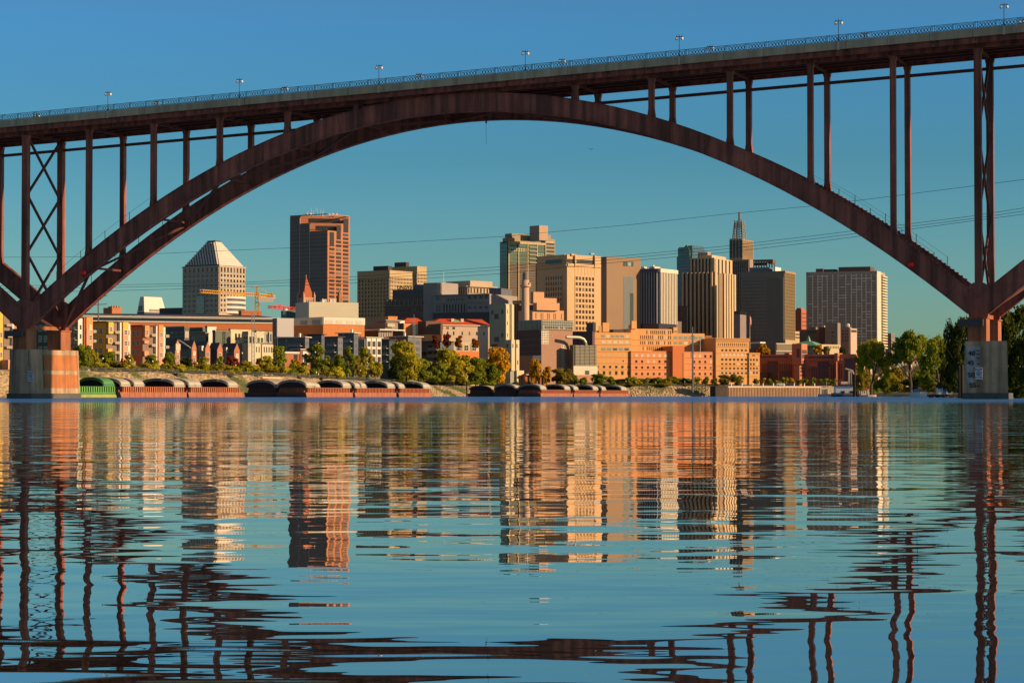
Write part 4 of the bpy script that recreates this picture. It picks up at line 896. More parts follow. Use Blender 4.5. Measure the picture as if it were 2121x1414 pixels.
# 25 grey grain elevator like tower
ELG = mat('grain_grey', (.30, .32, .26), .85, .06, .08, streak=.06); ELC = mat('grain_cream', (.58, .50, .34), .85, .05, .08)
B = Bld('grain_elevator', 'tall grey green elevator tower with cream ribbed right side', 'elevator tower', 1014, 1045.7, 1062.5, 630, 1136, 38, ELG)
for (p0, p1, d) in ((1046, 1052, .7), (1057.6, 1062.4, .7)): B.band('R', p0, p1, 630, 705, ELC, 'rib', d)
B.band('R', 1052, 1057.6, 630, 705, mat('olive_rib', (.34, .28, .13), .85, .06), 'rib', .1)
for (p0, p1, q0, q1) in ((1017.5, 1022, 642, 650.5), (1024, 1033, 649.5, 660), (1038.5, 1042.5, 641, 650), (1024, 1033.5, 697, 707.5), (1038.5, 1042.5, 690, 698), (1018, 1031, 712, 718)): B.band('L', p0, p1, q0, q1, mat('slate_window', (.07, .085, .095), .5, .1), 'window', .05)
for y in (645, 669, 694): B.band('R', 1048.4, 1049.6, y - 4, y + 4, G_DK, 'window', .75)
B.parapet(.3, .4, .1); B.done()
B = Bld('grain_elevator', 'lower cream ribbed section at the foot of the grey elevator tower', 'elevator annex', 1045, 1057, 1073.5, 703.5, 1122, 38, ELG)
for (p0, p1) in ((1057.2, 1064), (1067, 1073.3)): B.band('R', p0, p1, 703.5, 768, ELC, 'rib', .7)
B.band('R', 1064, 1067, 704, 768, MATS['olive_rib'], 'rib', .1)
for (x, y) in ((1060, 716), (1068.5, 716), (1070, 750)): B.band('R', x - .9, x + .9, y - 4, y + 4, G_DK, 'window', .75)
B.band('L', 1048.5, 1052.5, 712, 720, MATS['slate_window'], 'window', .05); B.done()
B = Bld('pump_house', 'small two tone block at the foot of the elevator above the barges', 'building', 1056, 1070, 1085, 767, 1112, 38, ELG, ymid=780)
B.band('R', 1070.2, 1085, 767, 796, ELC, 'cream_face', .1); B.wins('R', 1071.5, 1083, 776, 786, 2, 1, .2, .9, G_DK, d=.2, name='window'); B.done()
# 26 brown plant
BPL = mat('plant_brown', (.33, .20, .14), .85, .05, .05)
B = Bld('power_plant', 'brown cube shaped plant with gridded glass penthouse and white window strips', 'plant building', 1074, 1121.3, 1186, 683, 1155, 46, BPL, ymid=720)
WF = mat('white_frame', (.70, .62, .48), .6, .04)
B.band('L', 1074, 1121.3, 683, 735.5, mat('plant_shade', (.10, .075, .085), .8, .06), 'shaded_side', .1)  # left face recoloured as the shaded side of the brown wall
for y in (702, 715, 727): B.rows('L', 1075, 1121, y, y + .7, 1, .8, MATS['mauve_glass'], .2, 'seam')
B.band('L', 1103.5, 1120.5, 736, 746, M_WHT2, 'white_panel', .1)
B.part('glass_penthouse', mat('penthouse_glass', (.10, .11, .09), .25, .1, spec=.7), lambda q: q.box(-B.a - .3, .3, -.3, B.b + .3, B.zt, B.z(662)))
B.wins('R', 1122, 1185.5, 674, 681, 12, 1, .5, .8, G_DK, alts=(G_LT, G_CY), d=.5)
B.fins('R', 1121, 1186, 662, 683, 17, .07, WF, .55, 'mullion'); B.rows('R', 1121, 1186, 662, 683, 4, .10, WF, .6, 'transom'); B.fins('L', 1074, 1121, 662, 683, 6, .03, WF, .5, 'mullion')
B.wins('R', 1121.6, 1136.5, 683.5, 712.5, 4, 8, .72, .6, G_BR, d=.05); B.band('R', 1121.6, 1136.5, 683.5, 712.5, WF, 'grid_frame', .02)
B.wins('R', 1163.3, 1170.2, 713, 766, 2, 16, .66, .6, G_BR, d=.05); B.band('R', 1163.3, 1170.2, 713, 766, WF, 'grid_frame', .02)
B.part('wall_light', WF, lambda q: [B.fb(q, 'R', B.u('R', x) - .15, B.u('R', x) + .15, B.z(y), B.z(y) + .3, 0, .2) for x, y in ((1143, 695), (1153, 692), (1166, 701), (1153, 701), (1180, 694), (1153, 717), (1143, 731), (1151, 738), (1177, 741), (1141, 752), (1182, 709), (1135, 720), (1174, 754))]); B.done()
B = Bld('cooling_plant', 'horizontally louvred grey box on a white base right of the brown plant', 'plant building', 1180, 1187, 1235.5, 714, 1160, 62, mat('louvre_dark', (.10, .095, .08), .7, .1), ymid=735)
B.rows('R', 1190, 1235, 715, 757, 14, .45, mat('louvre_light', (.36, .33, .25), .6, .06), .35, 'louvre'); B.fins('R', 1187, 1236, 714, 757, 5, .04, MATS['louvre_light'], .5, 'post')
B.band('R', 1186.5, 1236, 757.5, 776.5, mat('white_base', (.72, .60, .48), .7, .03), 'white_base', .8); B.band('R', 1186, 1236.5, 776.5, 792, mat('pink_brick', (.48, .24, .16), .85, .08), 'brick_plinth', .6)
B.wins('R', 1210, 1219, 767, 775.5, 1, 1, 1, 1, G_DK, d=.85); B.fins('R', 1210, 1219, 767, 775.5, 4, .1, WF, .9, 'mullion')
y0 = B.u('R', 1187); y1 = B.u('R', 1204); zc = B.z(698)
B.part('duct', mat('duct_metal', (.45, .42, .34), .45, .08, metal=.3), lambda q: q.tube([(-2, y0 - 3, zc), (-2, (y0+y1)/2, zc), (-2, y1, zc - .1), (-2, y1 + 2.4, zc - .9), (-2, y1 + 3.6, zc - 2.6), (-2, y1 + 3.9, B.zt)], .85, 12))
B.done()
B = Bld('plant_building', 'dark plum coloured box behind the curved duct', 'plant building', 1186, 1195.5, 1231, 686, 1205, 30, mat('plum_panel', (.10, .07, .085), .8, .06), ymid=700, b=20)
B.part('dark_face', MATS['plum_panel'], lambda q: q.box(.0, 9, .3, .8, 2, B.zt)); B.done()
B = Bld('brick_pavilion', 'low brick pavilion with dark columns beside the elevator foot', 'pavilion', 1085, 1088, 1134, 775, 1118, 62, mat('pav_brick', (.42, .15, .08), .85, .1), ymid=785)
B.part('roof', mat('pav_roof', (.20, .15, .13), .8, .1), lambda q: q.frus(-B.a - .5, 1.5, -.5, B.b + 1, B.zt, -B.a + 2, -3, 3, B.b - 3, B.z(770.5)))
B.fins('R', 1092, 1128, 777, 800, 5, .28, M_BLK, .6, 'column'); B.wins('R', 1092, 1128, 780, 796, 5, 1, .3, .8, G_LT); B.rows('R', 1087, 1134, 774.5, 777, 1, .6, SL, 1.6, 'eaves'); B.done()
# 28 long orange building
PO = mat('post_orange', (.68, .36, .14), .85, .05, .06, streak=.05); POR = mat('post_red_orange', (.72, .30, .13), .85, .05, .06, streak=.05); PORR = mat('post_stair', (.62, .19, .07), .85, .05, .06)
LN = mat('course_line', (.30, .13, .055), .85, .05)
B = Bld('post_office', 'long orange brick riverside building of many joined blocks', 'office building', 1225, 1231, 1307, 688, 1243, 68, PO, a=40, ymid=730)
B.wins('R', 1244, 1304, 692, 699.5, 6, 1, .72, .62, G_CY, alts=(G_LT, G_LT)); B.wins('R', 1244, 1304, 704, 712, 5, 1, .74, .62, G_LT, alts=(G_LT, G_CY)); B.wins('R', 1244, 1304, 718.5, 727, 5, 1, .74, .62, G_CY, alts=(G_BL, G_CY))
B.wins('R', 1232, 1308, 756, 763, 6, 1, .38, .7, G_DK); B.wins('R', 1232, 1308, 767, 777, 6, 1, .38, .8, G_DK, alts=(G_GY,)); B.wins('R', 1244, 1300, 733, 737, 5, 1, .18, .6, G_LT, skip=.3); B.wins('R', 1285, 1297, 745, 749, 1, 1, .25, .7, G_BR)
B.rows('R', 1231, 1307, 700.6, 701.8, 1, .8, LN, .05, 'string_course')
for y in (713.5, 727.5, 739.5, 752, 764.5): B.rows('R', 1231, 1307, y, y + .9, 1, .8, LN, .05, 'string_course')
B.block(1246, 1248.5, 1262, 669, 688, 1, 2); B.block(1240, 1241, 1246.5, 675, 688, 1, 2)
for (p0, p1, y_) in ((1278, 1300, 681), (1236, 1242, 667)): B.part('rooftop_plant', mat('roof_dark', (.07, .065, .07), .8, .1), lambda q: q.box(-14, -5, B.u('R', p0), B.u('R', p1), B.zt, B.z(y_)))
B.done()
def wing(label, p0, p1, yt, D, m, th=68, yb=None):
    o = Bld('post_office', label, 'office building', p0 - 4, p0, p1, yt, D, th, m, a=30, ymid=740); return o
B = wing('orange brick middle block with four rows of slit windows and stair tower', 1307, 1392, 680.5, 1262, PO)
B.wins('R', 1338, 1391, 683, 692, 13, 1, .38, .85, G_BR, d=.08, alts=(G_LT,)); B.wins('R', 1325, 1391, 693.5, 702.5, 16, 1, .38, .85, G_BR, alts=(G_LT,)); B.wins('R', 1325, 1391, 705.5, 713.5, 16, 1, .38, .85, G_BR, alts=(G_LT,)); B.wins('R', 1330, 1376, 717, 725.5, 11, 1, .38, .85, G_BR, alts=(G_LT,))
for y in (703.6, 715): B.rows('R', 1307, 1392, y, y + .9, 1, .8, LN, .05, 'string_course')
B.block(1306, 1308.5, 1319, 664.5, 681, 0.01, 0); B.block(1302, 1304.5, 1308, 672, 690, 0.01, .2); B.done()
B = wing('orange brick block with bluish windows right of the slit windowed block', 1392, 1459.5, 690, 1275, PO)
B.wins('R', 1394, 1457, 695, 703, 6, 1, .75, .8, G_CY, alts=(G_BL, G_LT)); B.wins('R', 1394, 1457, 706.5, 714, 6, 1, .75, .75, G_CY, alts=(G_LT,))
for y in (704.3, 716): B.rows('R', 1392, 1459, y, y + .9, 1, .8, LN, .05, 'string_course')
B.done()
B = wing('lower red orange front block with four rows of six square windows', 1307, 1393.5, 726.5, 1250, POR)
B.wins('R', 1312, 1384, 731, 741, 6, 1, .42, .55, G_LT); B.wins('R', 1312, 1384, 743.5, 753, 6, 1, .35, .55, G_DK, alts=(G_DK, G_LT)); B.wins('R', 1312, 1384, 756, 765.5, 6, 1, .35, .5, G_DK, alts=(G_GY,)); B.wins('R', 1312, 1384, 769, 779, 6, 1, .35, .5, G_DK)
for y in (728.5, 740, 752.5, 765.3, 779): B.rows('R', 1307, 1393, y, y + .9, 1, .8, LN, .05, 'string_course')
B.done()
B = wing('plain red orange stair block between the two lower front blocks', 1393.5, 1417.5, 716.5, 1257, PORR)
B.band('R', 1413, 1415.5, 731, 785, mat('stair_slot', (.30, .16, .05), .8, .1), 'slot', .05); B.done()
B = wing('lower red orange front block with four rows of five square windows', 1417.5, 1491, 728, 1262, POR)
B.wins('R', 1432, 1489.5, 732.5, 742, 5, 1, .4, .55, G_LT, alts=(G_LT, G_DK)); B.wins('R', 1432, 1489.5, 744, 754, 5, 1, .35, .5, G_DK, alts=(G_LT,)); B.wins('R', 1432, 1489.5, 756.5, 766, 5, 1, .35, .5, G_DK); B.wins('R', 1432, 1489.5, 769, 779, 5, 1, .35, .5, G_DK)
for y in (729, 741, 753.5, 765.5, 779): B.rows('R', 1417.5, 1491, y, y + .9, 1, .8, LN, .05, 'string_course')
B.done()
B = wing('set back shaded brick block behind the lower front blocks', 1440, 1486, 699, 1292, mat('post_shade', (.30, .14, .075), .85, .06)); B.rows('R', 1440, 1486, 702, 726, 5, .06, LN, .1, 'string_course'); B.block(1455, 1461, 1475, 695.5, 699, 3); B.done()  # same orange brick, with the cast shadow put into a darker colour
B = wing('right hand orange block with rows of small square windows and moulded cornice', 1482.7, 1551.5, 700, 1268, PO)
B.wins('R', 1486, 1549, 710, 716.5, 15, 1, .35, .9, G_BR); B.wins('R', 1492, 1549, 722, 728, 7, 1, .5, .65, G_DK, alts=(G_BL, G_LT)); B.wins('R', 1492, 1549, 731, 738, 7, 1, .55, .75, G_LT)
B.wins('R', 1492, 1549, 740.5, 748, 7, 1, .5, .6, G_DK, alts=(G_LT,)); B.wins('R', 1492, 1549, 750, 757, 7, 1, .5, .5, G_DK, alts=(G_GR, G_LT)); B.wins('R', 1492, 1549, 759, 766, 7, 1, .5, .55, G_DK, alts=(G_GR,)); B.wins('R', 1492, 1549, 768.5, 776, 7, 1, .5, .55, G_DK)
B.rows('R', 1482, 1552, 699.5, 707, 3, .6, PO, .5, 'cornice')
for y in (718, 731.2, 757.5, 767, 779): B.rows('R', 1483, 1551, y, y + .8, 1, .8, LN, .05, 'string_course')
B.done()
B = wing('lower orange end block at the right with three columns of windows', 1551.5, 1573.5, 730.5, 1275, PO)
B.wins('R', 1552, 1571, 740.5, 776, 3, 4, .5, .5, G_DK, alts=(G_LT, G_GR)); B.wins('R', 1557, 1565, 734, 738, 1, 1, .6, .6, G_BR); B.rows('R', 1551, 1574, 730, 733.5, 1, .8, PO, .4, 'cornice')
for y in (757.5, 767, 779): B.rows('R', 1551.5, 1573.5, y, y + .8, 1, .8, LN, .05, 'string_course')
B.done()
for (p0, p1, yt, D, lb) in ((1328, 1341, 654.5, 1420, 'small orange rooftop annex behind the stair tower'), (1395, 1403, 679, 1420, 'small buff block at the foot of the ribbed beige tower')):
    B = Bld('rooftop_annex', lb, 'building', p0 - 3, p0, p1, yt, D, 60, PO, a=8, ymid=665); B.wins('R', p0 + 1.5, p1 - 1, yt + 5, yt + 10, 3, 1, .4, .9, G_BR); B.parapet(.4, .3); B.done()
B = Bld('office_building', 'grey brown low block below the white striped tower', 'office building', 1330, 1400, 1412, 665, 1470, 25, mat('warm_grey', (.17, .14, .13), .8, .08), ymid=680)
B.block(1341, 1346, 1352, 650, 665, 1); B.part('white_cube', mat('cream_cube', (.58, .50, .36), .8, .05), lambda q: (B.block(1354, 1356, 1364, 656, 665, 1, mb=q), B.block(1341, 1343, 1351, 649.6, 657, .5, mb=q))); B.done()
# 29 white striped tower
WST = mat('white_pier', (.68, .60, .47), .75, .04)
B = Bld('office_tower', 'white tower with close vertical stripes on its lit side', 'skyscraper', 1327, 1364.5, 1400.4, 556, 1410, 30, mat('blue_black_glass', (.045, .05, .075), .25, .1, spec=.5))
B.fins('R', 1364.8, 1400.4, 563.5, 670, 11, .42, WST, 1.1, 'pier'); B.fins('L', 1327, 1364, 563, 670, 7, .22, mat('pale_blue_pier', (.36, .38, .44), .75, .04), .8, 'pier')  # left piers are white too, their shade put into the colour
B.rows('R', 1364.3, 1400.6, 556, 564, 1, 1, WST, 1.4, 'parapet'); B.rows('L', 1327, 1364.3, 556, 563, 1, 1, mat('parapet_shade', (.08, .08, .16), .6, .05), 1.0, 'parapet')  # left parapet coloured dark as its shaded side
B.part('rooftop_units', WST, lambda q: (B.block(1328, 1334, 1340, 551, 556, 2, mb=q), B.block(1345, 1356, 1368, 551.5, 556, 3, mb=q), B.block(1351, 1353, 1356, 548.5, 552, 3, mb=q))); B.done()
# 30 blue glass tower
B = Bld('office_tower', 'blue glass tower with gabled crown behind the ribbed beige tower', 'skyscraper', 1402, 1434, 1462, 531, 1900, 35, G_BL, ymid=570)
B.rows('L', 1402, 1434, 531, 665, 22, .3, mat('blue_spandrel', (.16, .20, .26), .6, .05), .3, 'spandrel')
MB().prism([(-B.a + .8, B.zt), (-B.a*.5 - 1, B.zt), (-B.a*.5 - 1, B.z(511)), (-B.a + 2, B.z(511)), (-B.a + .8, B.z(514))], 'y', .3, B.b*.9).build('crown', G_BL, B.root)
MB().prism([(1, B.zt), (B.b*.96, B.zt), (B.b*.96, B.z(513)), (B.b*.85, B.z(508)), (1, B.z(508))], 'x', -B.a*.4, -.6).build('crown', G_BL, B.root)
MB().prism([(-B.a*.55, B.zt), (-B.a*.15, B.zt), (-B.a*.15, B.z(518)), (-B.a*.35, B.z(506)), (-B.a*.55, B.z(512))], 'y', -.3, 6).build('gable', mat('green_copper_glass', (.14, .26, .22), .3, .1), B.root)
B.band('L', 1407, 1421, 517, 519.5, G_DK, 'slot', .1); B.done()
# 31 ribbed beige tower
RIB = mat('ribbed_beige', (.54, .41, .26), .8, .06, .05); STR = mat('window_strip', (.075, .062, .058), .35, .1, spec=.4)
B = Bld('office_tower', 'tall beige tower with bold vertical ribs and a stepped top', 'skyscraper', 1411, 1478, 1521.5, 564, 1500, 25, STR, ymid=620)
B.fins('L', 1411, 1478.5, 563.5, 720, 8, .46, RIB, 1.3, 'rib'); B.fins('R', 1495, 1521.5, 563, 720, 5, .62, RIB, 1.4, 'rib')
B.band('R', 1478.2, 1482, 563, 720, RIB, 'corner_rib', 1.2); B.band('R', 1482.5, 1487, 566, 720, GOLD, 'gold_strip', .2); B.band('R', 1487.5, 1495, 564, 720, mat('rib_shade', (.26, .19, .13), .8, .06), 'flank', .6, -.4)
x0, x1, y0, y1 = -B.a + 5, -1.0, 3.0, B.b - 3; zt2 = B.z(535)
B.part('upper_storeys', STR, lambda q: q.box(x0, x1, y0, y1, B.zt, zt2))
def upr(q):
    n = 7
    for i in range(n): t = x0 + (x1 - x0)*(i + .27)/n; q.box(t, t + (x1 - x0)/n*.46, y0 - 1, y0, B.zt, zt2)
    n = 5
    for i in range(n): t = y0 + (y1 - y0)*(i + .2)/n; q.box(x1, x1 + 1, t, t + (y1 - y0)/n*.6, B.zt, zt2)
    q.box(x0 - .3, x1 + .6, y0 - .8, y1, zt2, zt2 + .6); q.box(x0 + 6, x1 - 2, y0 + 2, y1 - 6, zt2, B.z(527)); q.box(x1 - 1, x1 + 1.05, y0 - 1, y0 + .5, B.zt, zt2)
B.part('upper_rib', RIB, upr)
B.part('rooftop_units', mat('pink_unit', (.44, .33, .28), .8, .05), lambda q: q.box(x0 + 2, x0 + 9, y0 + 10, y0 + 16, zt2, B.z(519))); B.done()
B = Bld('office_building', 'narrow dark brick block squeezed left of the ribbed beige tower', 'office building', 1400, 1411.5, 1413, 634, 1480, 25, mat('dark_brick', (.16, .085, .06), .85, .1), ymid=660, b=10); B.wins('L', 1401, 1411, 640, 685, 2, 6, .35, .5, G_DK); B.parapet(.4, .3, .3); B.done()
# 32 tower with lattice antenna
FN = mat('bank_stone', (.46, .34, .21), .82, .06, .06)
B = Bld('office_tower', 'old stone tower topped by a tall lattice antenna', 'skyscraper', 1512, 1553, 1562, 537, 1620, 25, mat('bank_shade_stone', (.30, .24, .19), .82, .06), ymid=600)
B.fins('L', 1512, 1553, 538, 720, 9, .42, MATS['bank_shade_stone'], .8, 'rib'); B.wins('L', 1513, 1552, 540, 640, 8, 12, .4, .6, G_DK, 0, d=.1)
x0 = B.u('L', 1511, 3); x1 = B.u('L', 1537.5, 3); zt2 = B.z(496); y1 = B.u('R', 1561, -x1) if False else 3 + 22
B.part('upper_block', FN, lambda q: q.box(x0, x1, 3, y1, B.zt, zt2))
wm = MB().box(0, 1.5, -.1, .1, 0, 3.6).mesh('window', G_DK); wn2 = MB().box(-.1, .1, 0, 1.0, 0, 3.2).mesh('window', G_BR)
for r_ in range(4):
    for c_ in range(4): inst(wm, 'window', B.root, (x0 + (x1 - x0)*(c_ + .5)/4 - .75, 2.95, B.zt + 1.5 + r_*3.6*(zt2 - B.zt)/15))
for r_ in range(2):
    for c_ in range(10): inst(wn2, 'window', B.root, (x1 + .05, 3 + 22*(c_ + .5)/10 - .5, B.zt + 3.3 + r_*4.0))
def fnf(q):
    for c_ in range(11): t = 3 + 22*c_/10; q.box(x1, x1 + .6, t - .4, t + .4, B.zt, zt2 + (.7 if c_ % 2 else 0))
    q.box(x0, x1 + .3, 2.7, y1, zt2, zt2 + .5)
B.part('pilaster', FN, fnf)
B.done()
c0 = P3(1531.5, 495, 1636); r = empty('antenna_tower', (c0.x, c0.y, c0.z - 1), -.44, 'lattice antenna standing on the roof of the old stone tower', 'antenna')
GAL = mat('antenna_steel', (.30, .30, .26), .5, .1)
q = MB(); s_ = 1636/F
for (x, y) in ((-1, -1), (1, -1), (1, 1), (-1, 1)):
    q.beam((x*4, y*4, 0), (x*2.6, y*2.6, 14.5), .5, .5); q.beam((x*2.8, y*2.8, 1), (x*2.4, y*2.4, 13.8), .5, .5)
for i in range(8):
    z = 1 + i*1.75; w_ = 3.9 - z*.09
    for (a_, b_) in (((-w_, -w_), (w_, -w_)), ((w_, -w_), (w_, w_)), ((w_, w_), (-w_, w_)), ((-w_, w_), (-w_, -w_))):
        q.beam((*a_, z), (*b_, z), .25, .25); q.beam((*a_, z), (*b_, z + 1.75), .2, .2)
q.cyl(0, 0, 0, 15, .5, 6); q.build('lower_lattice', GAL, r)
q = MB()
for i in range(8): q.beam((2.9*cos(i*pi/4), 2.9*sin(i*pi/4), 9), (2.9*cos(i*pi/4), 2.9*sin(i*pi/4), 13.6), .45, .3)
q.build('aerial_panel', mat('aerial_panel', (.42, .42, .36), .5, .1), r)
q = MB(); lattice(q, (0, 0, 14), (0, 0, 20.5), 1.2, 1.6, .2); q.cyl(0, 0, 14, 21.8, .18, 6); 
for z in (16, 17.5, 19): q.ball((.7, -.4, z), .5, 6)
q.build('upper_lattice', GAL, r)
# 33 dark tower
B = Bld('office_tower', 'dark grey tower with fine mullions and golden lit side', 'skyscraper', 1534, 1624, 1646, 561, 1460, 22, mat('dark_curtain_wall', (.17, .155, .135), .4, .08, .05, spec=.4), ymid=630)
B.fins('L', 1535, 1624, 574, 708, 28, .16, mat('mullion_dark', (.30, .275, .24), .6, .05), .35, 'mullion'); B.rows('L', 1535, 1588, 574, 700, 18, .22, MATS['mullion_dark'], .2, 'spandrel')
B.fins('R', 1624.3, 1646, 565, 703, 10, .3, mat('gold_dull', (.40, .29, .15), .6, .05), .6, 'mullion'); B.rows('R', 1624.3, 1646, 566, 703, 20, .3, mat('gold_spandrel', (.26, .20, .11), .6, .1), .25, 'spandrel')
B.wins('R', 1626, 1644, 575, 700, 4, 14, .12, .2, G_LT, d=.3, skip=.7, name='lit_window')
B.rows('R', 1624, 1646.5, 560.5, 565, 1, 1, mat('brown_cap', (.34, .22, .12), .7, .05), .8, 'cap'); B.rows('R', 1624, 1646.5, 703, 712, 1, 1, mat('base_tan', (.42, .32, .2), .8, .05), .8, 'base')
B.part('penthouse', mat('penthouse_blue_grey', (.16, .17, .20), .7, .05), lambda q: B.block(1553, 1594, 1600, 552.5, 561, 4, mb=q))
B.part('white_unit', M_WHT2, lambda q: B.block(1603.5, 1606, 1618, 552, 561, 3, mb=q))
def sign(q):
    xa, xb = B.u('L', 1560, 5), B.u('L', 1601, 5)
    q.box(xa, xb, 5, 12, B.z(539), B.z(535.5)); q.box(xb - 3.5, xb, 5, 12, B.z(544), B.z(539))
    for i in range(8): t = xa + (xb - xa)*i/7.5; q.box(t, t + .5, 5.5, 6, B.z(553), B.z(539)); q.box(t, t + .5, 11, 11.5, B.z(553), B.z(539))
    q.box(xa, xb - 5, 7, 10, B.z(547), B.z(541))
B.part('roof_sign_frame', mat('rust_frame', (.17, .10, .08), .7, .15, .5), sign); B.done()
B = Bld('office_building', 'narrow mauve grey block between the ribbed tower and the dark tower', 'office building', 1521, 1533, 1535, 651, 1440, 22, mat('mauve_grey', (.24, .19, .19), .8, .06), ymid=680, b=14); B.part('dark_cap', G_DK, lambda q: q.box(-B.a, .1, -.1, B.b, B.zt, B.z(644))); B.done()
c0 = P3(1553.3, 715, 1300); r = empty('flagpole', (c0.x, c0.y, ZP(722, 1300)), .4, 'flagpole with a drooping red and white flag before the dark tower', 'flagpole')
MB().cyl(0, 0, 0, ZP(653, 1300) - ZP(722, 1300), .12, 6, .06).build('pole', M_WHT2, r); hz = ZP(655, 1300) - ZP(722, 1300)
q = MB(); q.prism([(0, hz), (.6, hz - .3), (1.0, hz - 3), (.8, hz - 5.5), (.3, hz - 4.6), (0, hz - 2.5)], 'y', -.15, .15); q.build('flag', mat('flag_red', (.6, .12, .12), .8, .1), r); MB().prism([(.25, hz - .6), (.5, hz - .7), (.7, hz - 4.4), (.5, hz - 4.4)], 'y', -.2, .2).build('flag_stripe', M_WHT, r)
# 34 red block
B = Bld('office_building', 'narrow red brick block with lit banded side left of the gridded slab', 'office building', 1646, 1660, 1671, 641, 1680, 26, mat('wine_brick', (.40, .13, .08), .85, .06), ymid=660)
B.rows('R', 1661.5, 1670, 645, 678, 4, .3, mat('wine_dark', (.2, .06, .04), .8, .1), .1, 'window_band'); B.block(1650, 1659, 1665, 637.5, 641, 2); B.done()
# 35 gridded slab
FR = mat('grid_frame_beige', (.42, .36, .29), .8, .05)
B = Bld('apartment_tower', 'wide grey apartment slab with irregular grid of pale lines and white balconied end', 'skyscraper', 1670.5, 1816, 1833.5, 561.5, 1560, 20, mat('slab_glass', (.46, .34, .26), .5, .12, .5, spec=.4), ymid=640)
cols = [1683.5, 1694, 1703, 1713.5, 1725, 1736, 1752, 1763.5, 1774, 1785, 1794, 1805]
q = MB()
for c_ in cols: B.fb(q, 'L', B.u('L', c_) - .3, B.u('L', c_) + .3, B.z(730), B.z(566), -.05, .3)
ed = [1673] + cols + [1814]
for r_ in range(27):
    y = 570 + 5.75*r_
    for i in range(len(ed) - 1):
        if RW.random() < (.30 if r_ not in (8, 9) else .03):
            f0, f1 = (0, 1) if RW.random() < .6 else (.2, .75); a_, b_ = B.u('L', ed[i]), B.u('L', ed[i+1])
            B.fb(q, 'L', a_ + (b_ - a_)*f0, a_ + (b_ - a_)*f1, B.z(y + 1.3), B.z(y - .9), -.05, .27)
q.build('facade_grid', mat('grid_pale', (.80, .70, .60), .8, .05), B.root)
B.rows('L', 1672, 1816, 570, 725, 27, .28, mat('slab_floor', (.30, .24, .19), .7, .1), .12, 'floor_band')
B.rows('L', 1670.3, 1816.5, 561, 566.5, 1, 1, FR, .5, 'parapet'); B.fins('L', 1670.3, 1674, 561, 730, 1, 1, FR, .5, 'edge_frame'); B.fins('L', 1814, 1816.5, 561, 730, 1, 1, FR, .5, 'edge_frame')
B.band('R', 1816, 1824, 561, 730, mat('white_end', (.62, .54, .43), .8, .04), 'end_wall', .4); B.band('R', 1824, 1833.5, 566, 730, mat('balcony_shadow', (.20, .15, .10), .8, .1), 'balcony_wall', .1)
B.rows('R', 1824, 1833.5, 567, 722, 27, .42, mat('balcony_white', (.70, .58, .40), .7, .04), 1.7, 'balcony')
B.part('penthouse', mat('penthouse_brown', (.13, .085, .075), .8, .05), lambda q: (B.block(1737, 1803, 1812, 551.5, 561.5, 5, mb=q), B.block(1690, 1705, 1710, 554, 561.5, 5, mb=q), B.block(1700, 1730, 1736, 555.5, 561.5, 7, mb=q))); B.done()
# 36 brown riverside complex
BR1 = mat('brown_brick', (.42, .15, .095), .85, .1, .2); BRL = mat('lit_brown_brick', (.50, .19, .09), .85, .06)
B = Bld('justice_centre', 'dark brown brick riverside complex with projecting stair tower', 'civic building', 1560, 1773, 1777, 733, 1300, 22, BR1, ymid=755, b=10)
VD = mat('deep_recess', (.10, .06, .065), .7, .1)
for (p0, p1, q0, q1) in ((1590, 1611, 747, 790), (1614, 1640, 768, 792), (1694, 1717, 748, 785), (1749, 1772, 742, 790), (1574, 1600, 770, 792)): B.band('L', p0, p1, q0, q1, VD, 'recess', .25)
B.rows('L', 1575, 1631, 736, 739, 1, .9, VD, .3, 'slot_window'); B.rows('L', 1674, 1733, 737.5, 740.5, 1, .9, VD, .3, 'slot_window')
B.rows('L', 1574, 1640, 742, 745, 1, .9, BR1, 1.5, 'ledge'); B.rows('L', 1674, 1745, 743, 746, 1, .9, BR1, 1.5, 'ledge')
B.wins('L', 1577, 1590, 751, 770, 5, 1, .4, .95, VD, d=.3, name='slit_window'); B.wins('L', 1612, 1641, 752, 769, 8, 1, .4, .95, VD, d=.3, name='slit_window'); B.wins('L', 1675, 1693, 758, 785, 5, 1, .4, .95, VD, d=.3, name='slit_window'); B.wins('L', 1717, 1745, 752, 785, 7, 1, .4, .95, VD, d=.3, name='slit_window')
B.wins('L', 1676, 1681, 759, 783, 1, 4, .7, .5, BRL, d=.6, name='bay_panel'); B.wins('L', 1716, 1721, 759, 783, 1, 4, .7, .5, BRL, d=.6, name='bay_panel')
B.done()
def pbox(name, label, xl, xc, xr, yt, yb, D, bands=()):
    o = Bld('stair_tower', label, 'tower', xl, xc, xr, yt, D, 24, BR1, ymid=(yt + yb)/2, body=False); o.mb.box(-o.a, 0, 0, o.b, o.z(yb), o.zt)
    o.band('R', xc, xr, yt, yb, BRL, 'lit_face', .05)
    for (q0, q1) in bands: o.band('R', xc + 1, xr - 1, q0, q1, VD, 'window', .1)
    return o
o = pbox('s', 'tall brown stair tower head lit on its right side', 1640, 1660, 1672, 711.5, 755, 1306, ((724, 732), (734, 742), (747, 750))); o.band('L', 1650, 1656, 722, 740, VD, 'window', .1); o.mb.box(-o.a*.8, -1, 1, o.b, 0, o.z(755)); o.done()
o = pbox('s', 'lower brown stair shaft with four window bands', 1645, 1656, 1667, 757, 800, 1303, ((760, 764), (767, 771.5), (774.5, 779))); o.done()
o = pbox('s', 'brown projecting box bay left of the stair tower', 1625, 1632, 1648, 730.5, 746, 1318, ((736, 740),)); o.mb.box(-o.a*.8, -1, 1, o.b, 0, o.z(746)); o.done()
